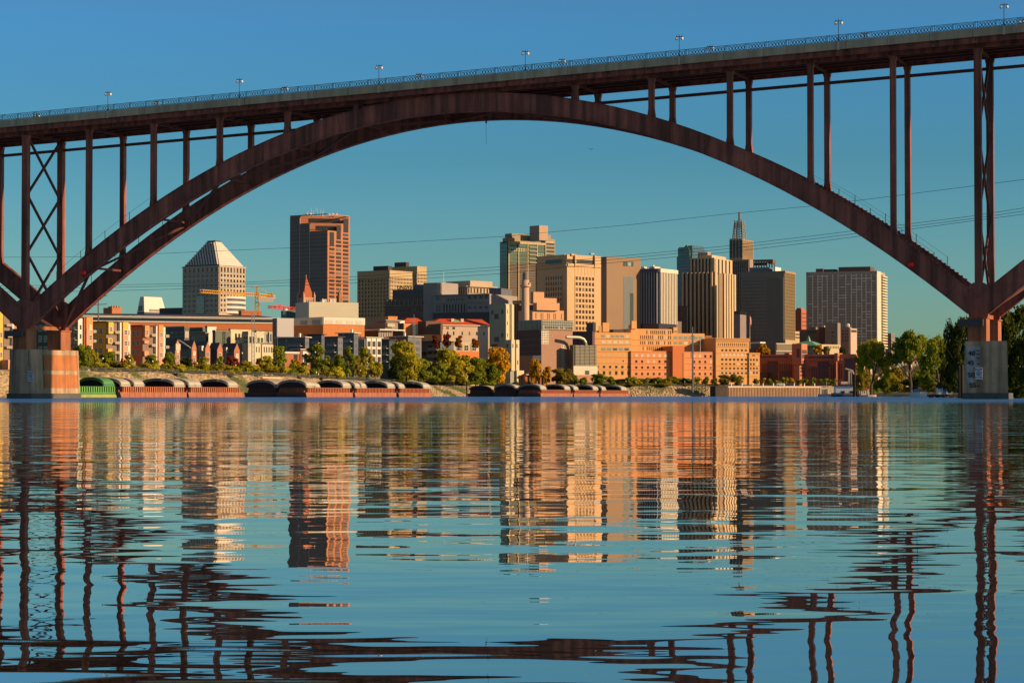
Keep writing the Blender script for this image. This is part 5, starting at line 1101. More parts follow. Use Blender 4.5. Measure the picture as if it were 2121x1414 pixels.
o = pbox('s', 'brown projecting box bay at the right end of the brown complex', 1728, 1735, 1745, 731, 747, 1300, ((737, 741),)); o.mb.box(-o.a*.8, -1, 1, o.b, 0, o.z(747)); o.done()
# 37 group behind
BG2 = mat('taupe', (.25, .20, .165), .85, .06, .1)
B = Bld('office_building', 'low taupe block with small windows left of the wine red block', 'office building', 1656, 1697, 1699, 682, 1500, 22, BG2, ymid=700, b=20); B.wins('L', 1672, 1692, 684, 690, 4, 1, .5, .6, G_DK); B.block(1676, 1690, 1693, 677, 682, 3); B.done()
B = Bld('office_building', 'narrow wine dark block between two taupe blocks', 'office building', 1697, 1709, 1711, 677.5, 1490, 22, mat('plum_brick', (.13, .065, .07), .85, .06), ymid=700, b=20); B.part('white_unit', M_WHT2, lambda q: B.block(1706, 1708, 1709, 674, 677.5, 2, mb=q)); B.done()
B = Bld('office_building', 'tallest taupe block with a bright lit edge before the gridded slab', 'office building', 1709, 1735, 1741, 668.5, 1480, 24, BG2, ymid=700); B.wins('L', 1722, 1727, 684, 715, 1, 4, .8, .4, G_DK); B.rows('L', 1709, 1735, 672, 716, 5, .03, FR, .1, 'seam'); B.done()
B = Bld('office_building', 'taupe block with three columns of square windows', 'office building', 1741, 1760, 1764, 677, 1500, 24, mat('taupe_warm', (.34, .25, .19), .85, .06), ymid=700); B.wins('L', 1743, 1759, 682, 708, 3, 4, .45, .45, G_DK); B.part('dish', M_WHT2, lambda q: q.ball((-2, 3, B.zt + 1.1), 1.4, 8)); B.done()
B = Bld('office_building', 'small pink lit block with dark top window at the slab foot', 'office building', 1758, 1762, 1775, 680, 1470, 52, mat('pink_lit', (.60, .42, .32), .85, .05), ymid=700); B.band('R', 1763, 1774, 683, 688, G_DK, 'top_window', .1); B.done()
B = Bld('office_building', 'tan balconied building right of the dark tower foot', 'office building', 1640, 1646, 1662, 686, 1530, 50, mat('tan_lit', (.52, .40, .24), .85, .06), ymid=695); B.rows('R', 1646, 1662, 689, 702, 2, .4, G_DK, .2, 'window_band'); B.done()
COP = mat('copper_green', (.20, .40, .25), .65, .12, .3)
B = Bld('market_hall', 'low hall with green copper pagoda roof and small spire', 'hall', 1652, 1685, 1697, 715, 1380, 30, mat('hall_green_glass', (.20, .28, .20), .5, .1), ymid=715)
B.part('roof', COP, lambda q: (q.frus(-B.a - 4, 3, -3, B.b + 3, B.zt, -B.a*.75, -B.a*.25, B.b*.3, B.b*.7, B.z(706.5)), q.frus(-B.a*.62, -B.a*.38, B.b*.35, B.b*.65, B.z(707), -B.a*.52, -B.a*.48, B.b*.48, B.b*.52, B.z(695)), q.box(-B.a - 4.5, 3.5, -3.5, B.b + 3.5, B.zt - .6, B.zt)))
B.rows('L', 1655, 1684, 717, 730, 3, .25, mat('mint', (.48, .55, .42), .7, .05), .3, 'band'); B.rows('R', 1686, 1696, 717, 730, 3, .25, MATS['mint'], .3, 'band'); B.done()
B = Bld('market_hall', 'long cream wall with open arcade right of the copper roof', 'building', 1698, 1702, 1741, 713, 1370, 60, mat('arcade_cream', (.60, .48, .30), .85, .05), ymid=718); B.wins('R', 1712, 1738, 715.5, 722, 8, 1, .5, .8, G_BR); B.done()
B = Bld('parking_ramp', 'low grey parking ramp with a slatted cream screen', 'parking ramp', 1551, 1607, 1641, 711, 1340, 60, mat('ramp_grey', (.16, .15, .15), .85, .08), ymid=720)
B.fins('R', 1608, 1640, 712, 726, 16, .35, mat('slat_cream', (.52, .45, .30), .8, .05), .4, 'slat'); B.rows('R', 1607, 1640, 710.5, 712, 1, .9, SL, .5, 'frame'); B.rows('R', 1607, 1640, 726, 727.5, 1, .9, SL, .5, 'frame'); B.part('white_unit', M_WHT2, lambda q: q.box(-14, -4, B.u('R', 1583), B.u('R', 1594), B.zt, B.z(708))); B.done()
B = Bld('office_building', 'far low buff building on the skyline right of the gridded slab', 'office building', 1834, 1846, 1853, 690, 1700, 30, BG2, ymid=700); B.wins('R', 1847, 1853, 692, 700, 2, 2, .4, .5, G_DK); B.block(1832, 1840, 1844, 695, 700, 3); B.done()
# ---------------------------------------------------------------- riverfront housing
def condo(label, xl, xc, xr, yt, D, th, lm, rm=None, **k):
    B = Bld('apartment_building', label, 'apartment building', xl, xc, xr, yt, D, th, lm, **k)
    if rm: B.part('front_wall', rm, lambda q: q.box(-.02, .12, 0, B.b, 2, B.zt))
    return B
def balc(B, f, p0, p1, ys, m=None, d=1.3):
    for y in ys: B.part('balcony', m or mat('balcony_rail', (.34, .29, .23), .7, .05), lambda q: (B.fb(q, f, B.u(f, p0), B.u(f, p1), B.z(y + 7), B.z(y + 1.5), d - .08, d), B.fb(q, f, B.u(f, p0), B.u(f, p1), B.z(y + 7.6), B.z(y + 6.4), 0, d - .08)))
MUS = mat('mustard_render', (.80, .46, .06), .85, .05); YLW = mat('yellow_render', (.62, .42, .09), .85, .04); OR2 = mat('orange_render', (.66, .27, .09), .85, .05)
SAL = mat('salmon_brick', (.62, .30, .19), .85, .06); RDO = mat('red_orange_render', (.76, .21, .07), .85, .05); WHR = mat('white_render', (.70, .64, .56), .8, .03); TAU = mat('taupe_recess', (.24, .17, .13), .85, .05)
SLT = mat('slate_siding', (.15, .15, .165), .7, .08, .3)
CW = mat('condo_window', (.05, .05, .055), .2, .1, spec=.6)
def eave(B, m=None): B.part('roof', m or mat('flat_roof_dark', (.07, .065, .06), .8, .1), lambda q: q.box(-B.a - .5, .7, -.6, B.b + .5, B.zt, B.zt + .35))
B = condo('mustard yellow apartment block with white pillar and balconies', 192, 219.5, 265, 667, 700, 36, MUS, TAU)
B.wins('L', 193, 214, 675, 736, 2, 3, .52, .5, CW, frame=WHR)
B.band('R', 220, 230, 667, 691, YLW, 'bay', 1.1); B.band('R', 220, 229, 700, 711.5, YLW, 'bay', .9); B.band('R', 220, 229, 722, 733, YLW, 'bay', .9)
B.wins('R', 221.5, 228.5, 675, 688, 1, 1, .6, .7, CW, d=1.15, frame=WHR); B.wins('R', 221.5, 228.5, 700, 711, 1, 1, .6, .7, CW, d=.95, frame=WHR)
balc(B, 'R', 233, 243, (683, 705, 725, 746)); B.band('R', 243, 246, 667, 770, WHR, 'pillar', 1.2)
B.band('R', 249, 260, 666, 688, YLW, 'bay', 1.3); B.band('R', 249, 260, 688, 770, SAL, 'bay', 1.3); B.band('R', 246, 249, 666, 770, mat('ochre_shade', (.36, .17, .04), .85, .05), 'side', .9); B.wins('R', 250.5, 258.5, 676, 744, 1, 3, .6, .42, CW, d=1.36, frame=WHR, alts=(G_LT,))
B.band('R', 260, 265, 669, 770, WHR, 'pillar', 1.0); B.wins('R', 261, 264, 676, 744, 1, 3, .5, .42, CW, d=1.05); eave(B); B.done()
balcony_x = 0
B = condo('red orange apartment block beside the mustard block', 271, 295, 338, 675, 705, 36, RDO, TAU)
B.wins('L', 272.5, 290, 682, 738, 2, 3, .5, .5, CW, frame=WHR)
B.band('R', 295.5, 304.5, 674, 698, OR2, 'bay', 1.1); B.band('R', 295.5, 304, 705, 711, SAL, 'bay', .9); B.band('R', 295.5, 304, 727, 737, SAL, 'bay', .9); B.wins('R', 297, 303, 682, 695, 1, 1, .6, .75, CW, d=1.15, frame=WHR)
balc(B, 'R', 309, 318, (689, 710, 731)); B.band('R', 318, 320.5, 674, 775, WHR, 'pillar', 1.2)
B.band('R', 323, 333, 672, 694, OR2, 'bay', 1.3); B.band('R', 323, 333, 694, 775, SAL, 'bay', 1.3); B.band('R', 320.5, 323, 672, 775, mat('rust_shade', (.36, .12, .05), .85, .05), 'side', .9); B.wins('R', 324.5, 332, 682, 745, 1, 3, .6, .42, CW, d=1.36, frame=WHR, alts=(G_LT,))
B.band('R', 333, 338, 676, 775, WHR, 'pillar', 1.0); balc(B, 'R', 338, 345, (690, 713, 733)); eave(B); B.done()
B = condo('white and orange apartment block just right of the left bridge pier', 140, 161, 187.5, 658, 690, 36, mat('sage_siding', (.13, .17, .13), .8, .06), WHR)
B.wins('R', 163, 169.5, 668, 725, 1, 3, .5, .5, CW, d=.2); B.band('R', 174, 187, 657, 735, OR2, 'bay', 1.1); B.band('R', 171, 174, 657, 735, MATS['rust_shade'], 'side', .7); B.band('R', 174, 187.2, 680, 735, SAL, 'bay', 1.16); B.wins('R', 178, 186, 667, 730, 1, 3, .55, .48, CW, d=1.25, frame=WHR, alts=(G_LT,))
B.wins('L', 142, 160, 672, 760, 2, 4, .5, .5, CW, frame=WHR); balc(B, 'R', 187.5, 194, (681, 701)); balc(B, 'L', 150, 160.5, (676, 697, 718), d=1.2); eave(B); B.done()
B = condo('dark green apartment block seen between the left pier pedestals', 75, 103, 140, 660, 715, 36, mat('green_siding', (.09, .12, .085), .8, .06), YLW)
B.wins('L', 78, 100, 668, 735, 2, 3, .5, .5, CW, frame=WHR); B.band('R', 120, 140, 660, 770, SAL, 'bay', .8); eave(B); B.done()
B = condo('yellow and orange apartment block at the left edge behind the pier', -25, -8, 46, 640, 680, 36, MUS, YLW)
B.band('R', 6, 9, 650, 775, TAU, 'recess', .3); B.band('R', 8, 21, 655, 775, TAU, 'recess', .25); balc(B, 'R', 8.5, 20, (668, 691, 714)); B.band('R', 20.5, 24.5, 650, 775, WHR, 'pillar', 1.2); B.band('R', 27, 46, 655, 775, OR2, 'bay', 1.0); B.wins('R', -1, 5, 683, 745, 1, 3, .6, .45, CW, d=.2, frame=WHR)
B.part('brick_garage', SAL, lambda q: B.fb(q, 'R', 2, B.b + 1, 2, B.z(745), 0, 3.5)); eave(B); B.done()
for x, nm in ((268, 'small salmon brick garage wall under the mustard block'), (300, 'salmon brick garage wall under the red orange block'), (318, 'second salmon brick garage wall under the red orange block')):
    B = Bld('garage_wall', nm, 'wall', x - 1, x, x + 13, 757, landD(x, 28), 60, SAL, a=3, ymid=760); B.part('railing', MATS['balcony_rail'], lambda q: q.box(-.1, 0, 0, B.b, B.zt, B.z(748))); B.done()
# townhouses with brick gables
GB = mat('town_brick', (.44, .17, .10), .85, .1, .4); GS = mat('grey_siding', (.17, .17, .155), .8, .06, .3); SHI = mat('shingle', (.11, .10, .10), .9, .12, .5)
def town(label, xl, xc, xr, yt, yg, D, sidem, brick=GB, win=True, th=38, bay=None):
    B = Bld('townhouse', label, 'townhouse', xl, xc, xr, yt, D, th, sidem, ymid=735)
    B.part('front_wall', brick, lambda q: (q.box(0, .25, 0, B.b, 2, B.zt), q.prism([(0, B.zt), (B.b, B.zt), (B.b/2, B.z(yg))], 'x', -.5, .25)))
    B.part('roof', SHI, lambda q: (q.hexa([(-B.a - .2, -.3, B.zt - .2), (.4, -.3, B.zt - .2), (.4, -.05, B.zt - .2), (-B.a - .2, -.05, B.zt - .2), (-B.a - .2, B.b/2 - .1, B.z(yg) + .15), (.4, B.b/2 - .1, B.z(yg) + .15), (.4, B.b/2 + .1, B.z(yg) + .15), (-B.a - .2, B.b/2 + .1, B.z(yg) + .15)]),
        q.prism([(-.3, B.zt), (B.b/2, B.z(yg) + .1), (B.b + .3, B.zt)], 'x', -B.a - .2, -.52)))
    if win: B.wins('R', xc + (xr - xc)*.2, xr - (xr - xc)*.2, yt + 5, yt + 45, 1, 3, .7, .6, CW, d=.35, frame=WHR, alts=(G_LT,))
    if bay:
        B.part('bay', WHR, lambda q: B.fb(q, bay[0], B.u(bay[0], bay[1]), B.u(bay[0], bay[2]), B.z(bay[4]), B.z(bay[3]), 0, 1.0))
        B.wins(bay[0], bay[1] + .4, bay[2] - .4, bay[3] + 1, bay[4], 2, 2, .7, .75, CW, d=1.06, name='bay_window')
    return B
B = town('grey end townhouse with narrow brick and white bay tower', 346, 362, 372, 714, 703, 735, SLT, mat('brick_bay', (.46, .20, .13), .85, .1, .4)); B.band('R', 362.2, 371.8, 712, 725, mat('pale_siding', (.50, .48, .40), .8, .05), 'upper_bay', .5); B.done()
B = town('grey gabled townhouse with long dark roof slope', 371, 396, 406, 720, 705, 740, GS); B.wins('L', 375, 383, 738, 750, 2, 1, .6, .9, CW, frame=WHR); B.part('rake_board', WHR, lambda q: q.beam((-B.a*.95, -.35, B.z(704)), (0, -.4, B.zt), .25, .35)); B.done()
B = town('brick townhouse with white dormer bay between two brick gables', 404, 424, 434.5, 722, 707, 742, GB, bay=('L', 414, 422, 716, 726)); B.wins('L', 413.5, 422.5, 728, 745, 2, 2, .6, .7, CW, frame=WHR); B.done()
B = town('dark sided townhouse with brick gable in the middle of the row', 433, 449, 460, 723, 710, 744, mat('navy_siding', (.055, .06, .075), .8, .06)); B.done()
B = town('townhouse with white framed corner bay at the right of the row', 459, 484, 495.5, 725, 711, 746, SLT, bay=('L', 464, 472.5, 719, 731)); B.band('L', 464, 472.5, 731, 766, GB, 'brick_bay', .9); B.wins('L', 465, 472, 732, 764, 1, 3, .6, .7, CW, frame=WHR, d=1.0); B.done()
B = Bld('apartment_building', 'blue grey and cream flat roofed building right of the townhouses', 'apartment building', 497, 525.7, 564, 711.5, 760, 42, mat('blue_grey_panel', (.15, .16, .19), .8, .06), ymid=735)
B.part('cream_front', mat('cream_brick', (.60, .52, .36), .85, .05), lambda q: (B.fb(q, 'R', .0, B.u('R', 538), 2, B.zt, 0, .5), B.fb(q, 'R', B.u('R', 541), B.b, 2, B.zt - .3, 0, .5)))
B.band('R', 538, 541, 711, 770, MATS['olive_rib'], 'recess', .1); B.band('R', 525.8, 564, 744, 775, GB, 'brick_base', .6)
B.wins('L', 505, 521, 716, 730, 1, 1, .9, .85, CW, d=.1); B.wins('L', 505, 521, 736, 750, 1, 1, .9, .7, CW); B.wins('R', 527, 537.5, 717, 730, 2, 1, .35, .9, CW, d=.56); B.wins('R', 543, 563, 717, 730, 4, 1, .45, .9, CW, d=.56); B.parapet(.4, .3, .15); B.done()
MIDM = [('flat roofed grey green block above the townhouses', 440, 446, 478, 687, 800, mat('grey_green', (.13, .145, .115), .8, .06), None),
        ('white box on a roof between grey blocks above the townhouses', 425, 429.5, 447.5, 678, 815, WHR, None),
        ('cream stepped block above the blue grey building', 474, 477.5, 520, 683.5, 812, mat('cream_block', (.60, .52, .34), .85, .05), 'w'),
        ('cream and green windowed block right of the cream stepped block', 526, 531, 547, 687.5, 805, MATS['cream_block'], 'g'),
        ('dark slate block above the grey end townhouse', 340, 382, 392, 679, 790, mat('slate_block', (.12, .125, .12), .8, .06), 'w'),
        ('low taupe block behind the middle gables', 395, 425, 432, 690, 805, mat('taupe_block', (.24, .22, .18), .8, .06), 'w'),
        ('grey block with light roof edge left of the white box', 383, 420, 432, 681, 835, MATS['grey_green'], None),
        ('small pale block behind the cream stepped block', 502, 514, 530, 690, 790, mat('pale_block', (.50, .46, .36), .85, .05), 'w'),
        ('olive block between the cream blocks', 517, 523, 533, 692, 812, mat('olive_block', (.26, .22, .10), .85, .05), None)]
for lb, xl, xc, xr, yt, D, m, w in MIDM:
    B = Bld('apartment_building', lb, 'apartment building', xl, xc, xr, yt, D, 40, m, ymid=700)
    if w == 'w': B.wins('R', xc + 1, xr - 1, yt + 5, yt + 22, max(2, int((xr - xc)/7)), 1, .55, .8, G_DK, alts=(G_LT,)); 
    if w == 'w': B.wins('L', xl + 2, xc - 1, yt + 5, yt + 22, max(2, int((xc - xl)/9)), 2, .6, .5, G_DK)
    if w == 'g': B.wins('R', xc + 1, xr - 1, 698, 710, 2, 1, .7, .8, G_GR)
    B.part('terrace_rail', MATS['balcony_rail'], lambda q: q.box(-B.a, .1, -.1, 0, B.zt, B.zt + .7)); B.parapet(.3, .3, .1); B.done()
# dark modern condominiums
DK = [('dark slate condominium with balcony glass left of the brick pavilion', 575, 632, 640, 699, 842, SLT), ('dark condominium with glass upper storey behind the poplar', 636, 666, 672, 693, 850, mat('blue_slate', (.11, .125, .15), .6, .1)),
      ('dark condominium with recessed balconies in the middle of the row', 664, 700, 710, 698, 856, SLT), ('dark condominium with wide white roof edge', 700, 733, 742, 690, 862, MATS['blue_slate']),
      ('dark teal condominium with stacked glass bays', 786, 806, 818, 704, 880, mat('teal_slate', (.045, .075, .08), .5, .1)), ('dark condominium with white chimney stubs right of the teal block', 806, 845, 873, 697, 900, SLT), ('low dark condominium behind the golden trees', 870, 912, 940, 707, 930, MATS['blue_slate'])]
for i, (lb, xl, xc, xr, yt, D, m) in enumerate(DK):
    B = Bld('condominium', lb, 'apartment building', xl, xc, xr, yt, D, 30, m, ymid=720)
    B.wins('L', xl + 2, xc - 2, yt + 5, yt + 58, 3, 4, .72, .55, G_DK, alts=(G_GY, CW)); B.wins('R', xc + 1, xr - 1, yt + 5, yt + 58, 2, 4, .6, .55, G_GY)
    B.part('roof_edge', SL if i in (0, 3, 5) else MATS['flat_roof_dark'], lambda q: q.box(-B.a - .8, 1, -1.2, B.b + .6, B.zt, B.zt + .3))
    for k in range(3):
        bo = B.part('balcony', mat('steel_rail', (.20, .21, .22), .5, .05), lambda q: q.box(-B.a*.55, -B.a*.1, -1.5, -1.38, B.z(yt + 16.8 + 14*k), B.z(yt + 12 + 14*k)))
        q = MB(); q.box(-B.a*.56, -B.a*.09, -1.5, 0, B.z(yt + 17.6 + 14*k), B.z(yt + 16.8 + 14*k)); q.build('slab', SL, bo)
    if i in (0, 5, 3): B.part('flue', M_WHT2, lambda q: (q.box(-B.a*.3, -B.a*.3 + .8, 1, 1.8, B.zt, B.zt + 1.8), q.box(-B.a*.7, -B.a*.7 + .5, 0, .4, B.z(yt + 30), B.zt + .2)))
    B.done()
B = Bld('condominium', 'condominium with white framed window bays on the corner', 'apartment building', 733, 757, 787.5, 701, 868, 40, mat('warm_slate', (.14, .13, .13), .8, .06), ymid=725)
for (p0, p1) in ((757.5, 766), (767.5, 776), (778, 787.5)): B.band('R', p0, p1, 700 if p0 != 767.5 else 698, 754, WHR, 'bay_frame', .7)
B.band('L', 734, 757, 701, 752, mat('white_frame_shade', (.30, .30, .30), .8, .05), 'bay_frame', .5)  # white frame greyed here, shade of the left face in its colour
for (p0, p1) in ((758.2, 765.5), (768.3, 775.5), (779, 787)): B.wins('R', p0, p1, 704, 752, 1, 3, .85, .7, CW, d=.78, alts=(G_CY,))
B.wins('L', 736.5, 756, 704, 750, 2, 3, .85, .7, CW, d=.58); B.part('roof_edge', SL, lambda q: q.box(-B.a - .8, 1.4, -1, B.b + .8, B.zt + .4, B.zt + .7)); B.done()
B = Bld('condominium', 'low condominium with three cream bays between golden trees', 'apartment building', 930, 938, 992, 710, 945, 62, mat('cream_bay', (.58, .50, .34), .85, .05), ymid=725, a=10)
for (p0, p1) in ((955, 958), (973.5, 976.5)): B.band('R', p0, p1, 709, 745, MATS['olive_rib'], 'recess', .05)
B.wins('R', 942, 990, 714, 726, 3, 1, .5, .9, CW, d=.1, frame=WHR); B.band('R', 938, 992, 727, 745, RDO, 'red_base', .2); B.parapet(.3, .3, .1); B.done()
B = Bld('brick_pavilion', 'brick pavilion with tall white framed window tower among the trees', 'pavilion', 606, 622, 643, 724, 775, 40, mat('dark_pav_brick', (.24, .10, .07), .85, .1), ymid=740)
B.band('R', 626.5, 637.5, 727, 764, WHR, 'window_surround', .25); B.wins('R', 627.8, 636, 737, 762, 1, 1, .9, .95, CW, d=.32); B.part('roof_edge', SL, lambda q: q.box(-B.a - .8, .9, -.8, B.b + .8, B.zt, B.zt + .3)); B.done()
B = Bld('brick_pavilion', 'low brick wing with arched opening left of the window tower', 'pavilion', 588, 590, 620, 728, 772, 60, GB, ymid=740, a=6); B.part('cornice', WHR, lambda q: q.box(-B.a - .2, .4, -.2, B.b, B.zt - .8, B.zt)); B.wins('R', 607, 618, 734, 745, 1, 1, .7, 1, G_DK); B.done()
# cliff, viaduct, walls
def rough(name, pts, m, thick=12, seed=3, kind='structure'):
    R = random.Random(seed); mb = MB(); rows = []
    n = len(pts)
    for (px, ytop, D) in pts:
        X = XP(px, D); zt = ZP(ytop, D); rows.append([(X + R.uniform(-1.5, 1.5), D + R.uniform(-3, 3) + k*1.2, 2 + (zt - 2)*k/6 + (R.uniform(-.6, .6) if 0 < k < 6 else 0)) for k in range(7)] + [(X, D + thick*2, zt)])
    for r in rows: mb.v += r
    for i in range(n - 1):
        for k in range(7): mb.f.append((i*8 + k, (i+1)*8 + k, (i+1)*8 + k + 1, i*8 + k + 1))
    o = mb.build(name, m); o['kind'] = kind; return o
cm = mat('limestone', (.52, .40, .22), .95, .45, .12, bump=1.0, bscale=.5)
rough('cliff', [(px, 752 - 4*sin(px*.21) + (6 if px > 1850 else 0), 1330) for px in range(1772, 1935, 5)], cm)
B = Bld('viaduct', 'brown viaduct deck on pale columns behind the right hand trees', 'bridge', 1770, 1775, 1925, 737, 1345, 82, mat('brown_parapet', (.24, .12, .09), .85, .08), a=10, ymid=745, zb=ZP(752, 1345))
for px in (1866, 1872, 1880, 1888, 1897, 1906): B.part('column', mat('pale_column', (.50, .42, .30), .85, .08), lambda q: q.box(.2, 1.8, B.u('R', px), B.u('R', px) + 1.2, 2, B.zt - 3))
B.done()
def wallthing(name, label, cat, p0, D0, p1, D1, yt, yb, thick, m, ribs=None, cap=None, capm=None, rm=None):
    A, C = Vector((XP(p0, D0), D0, 0)), Vector((XP(p1, D1), D1, 0)); L_ = (C - A).length; an = atan2((C - A).y, (C - A).x)
    r = empty(name, A, an, label, cat); zt = ZP(yt, D0); zb = ZP(yb, D0)
    MB().box(0, L_, 0, thick, zb, zt).build('wall', m, r)
    if ribs:
        q = MB(); x = .3
        while x < L_ - .5: q.box(x, x + ribs*.45, -.35, 0, zb, zt - .1); x += ribs
        q.build('rib', rm or m, r)
    if cap: MB().box(-.2, L_ + .2, -.6, thick + .2, zt, zt + cap).build('cap', capm, r)
    return r, L_
CAPM = mat('concrete_cap', (.60, .47, .34), .85, .05)
r, L_ = wallthing('sheet_pile_wall', 'ribbed rusty sheet pile quay wall with pale concrete cap', 'quay wall', 1505, 1118, 1699, 1150, 802.5, 826, 3, mat('rust_sheet_pile', (.30, .12, .07), .85, .15, .2), .95, .8, CAPM, mat('sheet_pile_edge', (.46, .28, .16), .85, .15, .2))
for i in range(9): MB().box(-.2, .2, 0, .4, 0, 1.6).build('bollard', WHR, r, loc=(L_*(i + .5)/9, .3, ZP(799.6, 1118)))
wallthing('sheet_pile_wall', 'short brown ribbed retaining wall with white cap above the barges', 'retaining wall', 541, 800, 592, 828, 783, 800, 3, MATS['rust_sheet_pile'], .9, .45, CAPM)
B = Bld('boat_landing', 'dark timber landing block where the bank meets the quay wall', 'landing', 1478, 1482, 1508, 800, 1112, 68, mat('dark_timber', (.07, .05, .04), .9, .2), a=6, ymid=805, zb=-1); B.parapet(.2, .3, .1); B.done()
# promenade fence along the crest of the left bank
def crest(px, o=11.0):
    best = None
    for i in range(len(NSHORE) - 1):
        for k in range(60):
            t = k/60; x, y, z = (NSHORE[i][j]*(1-t) + NSHORE[i+1][j]*t for j in range(3)); x += INL[0]*o; y += INL[1]*o
            if y < 60: continue
            e = abs(x/y*F + 1060.5 - px)
            if best is None or e < best[0]: best = (e, x, y, z)
    return Vector(best[1:])
pts = [crest(px) for px in range(150, 811, 12)]
fe = empty('promenade_fence', (pts[0].x, pts[0].y, 0), 0, 'long low grey mesh fence along the crest of the left bank', 'fence')
q = MB(); q2 = MB(); o_ = Vector((pts[0].x, pts[0].y, 0))
for a_, b_ in zip(pts[:-1], pts[1:]):
    a1, b1 = a_ - o_, b_ - o_
    for h in (.1, .65, 1.2): q.beam(a1 + Vector((0, 0, h)), b1 + Vector((0, 0, h)), .07, .08)
    n = max(2, int((b1 - a1).length/.55))
    for i in range(n): c = a1.lerp(b1, i/n); q2.box(c.x - .03, c.x + .03, c.y - .03, c.y + .03, c.z, c.z + 1.2)
FEN = mat('fence_grey', (.16, .17, .16), .6, .1); q.build('rail', FEN, fe); q2.build('pickets', FEN, fe)
# mooring winches on the bank
for i, (px, py) in enumerate(((364, 776), (475, 779), (530, 779), (619, 782), (666, 783))):
    c = crest(px, 9); D = c.y; P_ = P3(px, py + 3, D); r = empty('mooring_winch', P_, .3*i, ['dark mooring winch on the bank above the third red barge cover', 'dark mooring winch above the end of the first red barge', 'dark mooring winch with pale arm left of the white capped wall', 'dark mooring winch above the middle barges', 'rightmost dark mooring winch on the rocks'][i], 'winch')
    MB().tube([(-.6, 0, .5), (.6, 0, .5)], .55, 10).build('drum', M_BLK, r); MB().box(-.8, .8, -.5, .5, -.6, .1).beam((.5, 0, .6), (-2.2, 0, 1.0), .12, .12).build('frame', mat('winch_brown', (.12, .08, .05), .8, .1), r)
# ---------------------------------------------------------------- barges
HR = mat('barge_red', (.34, .125, .06), .75, .22, .4, streak=.3); HRB = mat('barge_rib', (.46, .15, .075), .7, .2, .5); HG = mat('barge_green', (.07, .21, .06), .7, .15, .4); HD = mat('barge_dark', (.10, .06, .055), .8, .2, .4)
CVR = mat('cover_grey', (.46, .42, .34), .6, .08, .5); CVG = mat('cover_green', (.09, .26, .10), .6, .1, .5); CVT = mat('cover_tan', (.50, .38, .20), .7, .08, .5); FILL = mat('tarp_shade_fill', (.03, .027, .03), .9, .2); HGL = mat('barge_green_low', (.30, .32, .08), .8, .25, .4)
def cover_prof(a, h, up):
    n = 14; w = a/2 - .25
    return [(-a/2 - w, up)] + [(-a/2 + w*cos(pi - pi*i/n), up + .35 + (h - .35)*(sin(pi*i/n)**1.15)) for i in range(n + 1)] + [(-a/2 + w, up)]
def make_stack(parent, a, y0, ly, n, m, base, h=1.95, tarp=None):
    r = bpy.data.objects.new('cover_stack', None); COL.objects.link(r); r.parent = parent; r.location = (0, y0, base)
    for i in range(n):
        mb = MB(); up = i*.30
        o_ = cover_prof(a + .0, h, up); k = len(o_); cx = -a/2
        inn = [(cx + (x - cx)*.955, (z - up)*.93 + up - (.0)) for x, z in o_]
        for (ya, yb) in ((0 + .12*i, ly - .1*i),):
            b = len(mb.v); mb.v += [(x, ya, z) for x, z in o_] + [(x, yb, z) for x, z in o_] + [(x, ya, z) for x, z in inn] + [(x, yb, z) for x, z in inn]
            for j in range(k - 1):
                mb.f += [(b + j, b + k + j, b + k + j + 1, b + j + 1), (b + 2*k + j, b + 2*k + j + 1, b + 3*k + j + 1, b + 3*k + j), (b + j, b + j + 1, b + 2*k + j + 1, b + 2*k + j), (b + k + j, b + 3*k + j, b + 3*k + j + 1, b + k + j + 1)]
        # flanges that show as lines on the side
        for yy in (0,): mb.box(-.28, .06, 0, ly, up + .02, up + .10); mb.box(-a - .06, -a + .28, 0, ly, up + .02, up + .10)
        mb.build('cover', m, r)
    MB().prism([(-a/2 + (x + a/2)*.93, z*.93) for x, z in cover_prof(a, h - .1, 0)], 'y', .25 if tarp else 1.6, ly - .5).build('tarpaulin' if tarp else 'shade_fill', FILL, r)  # without a tarp: dark filler added for the unlit hollow
    return r
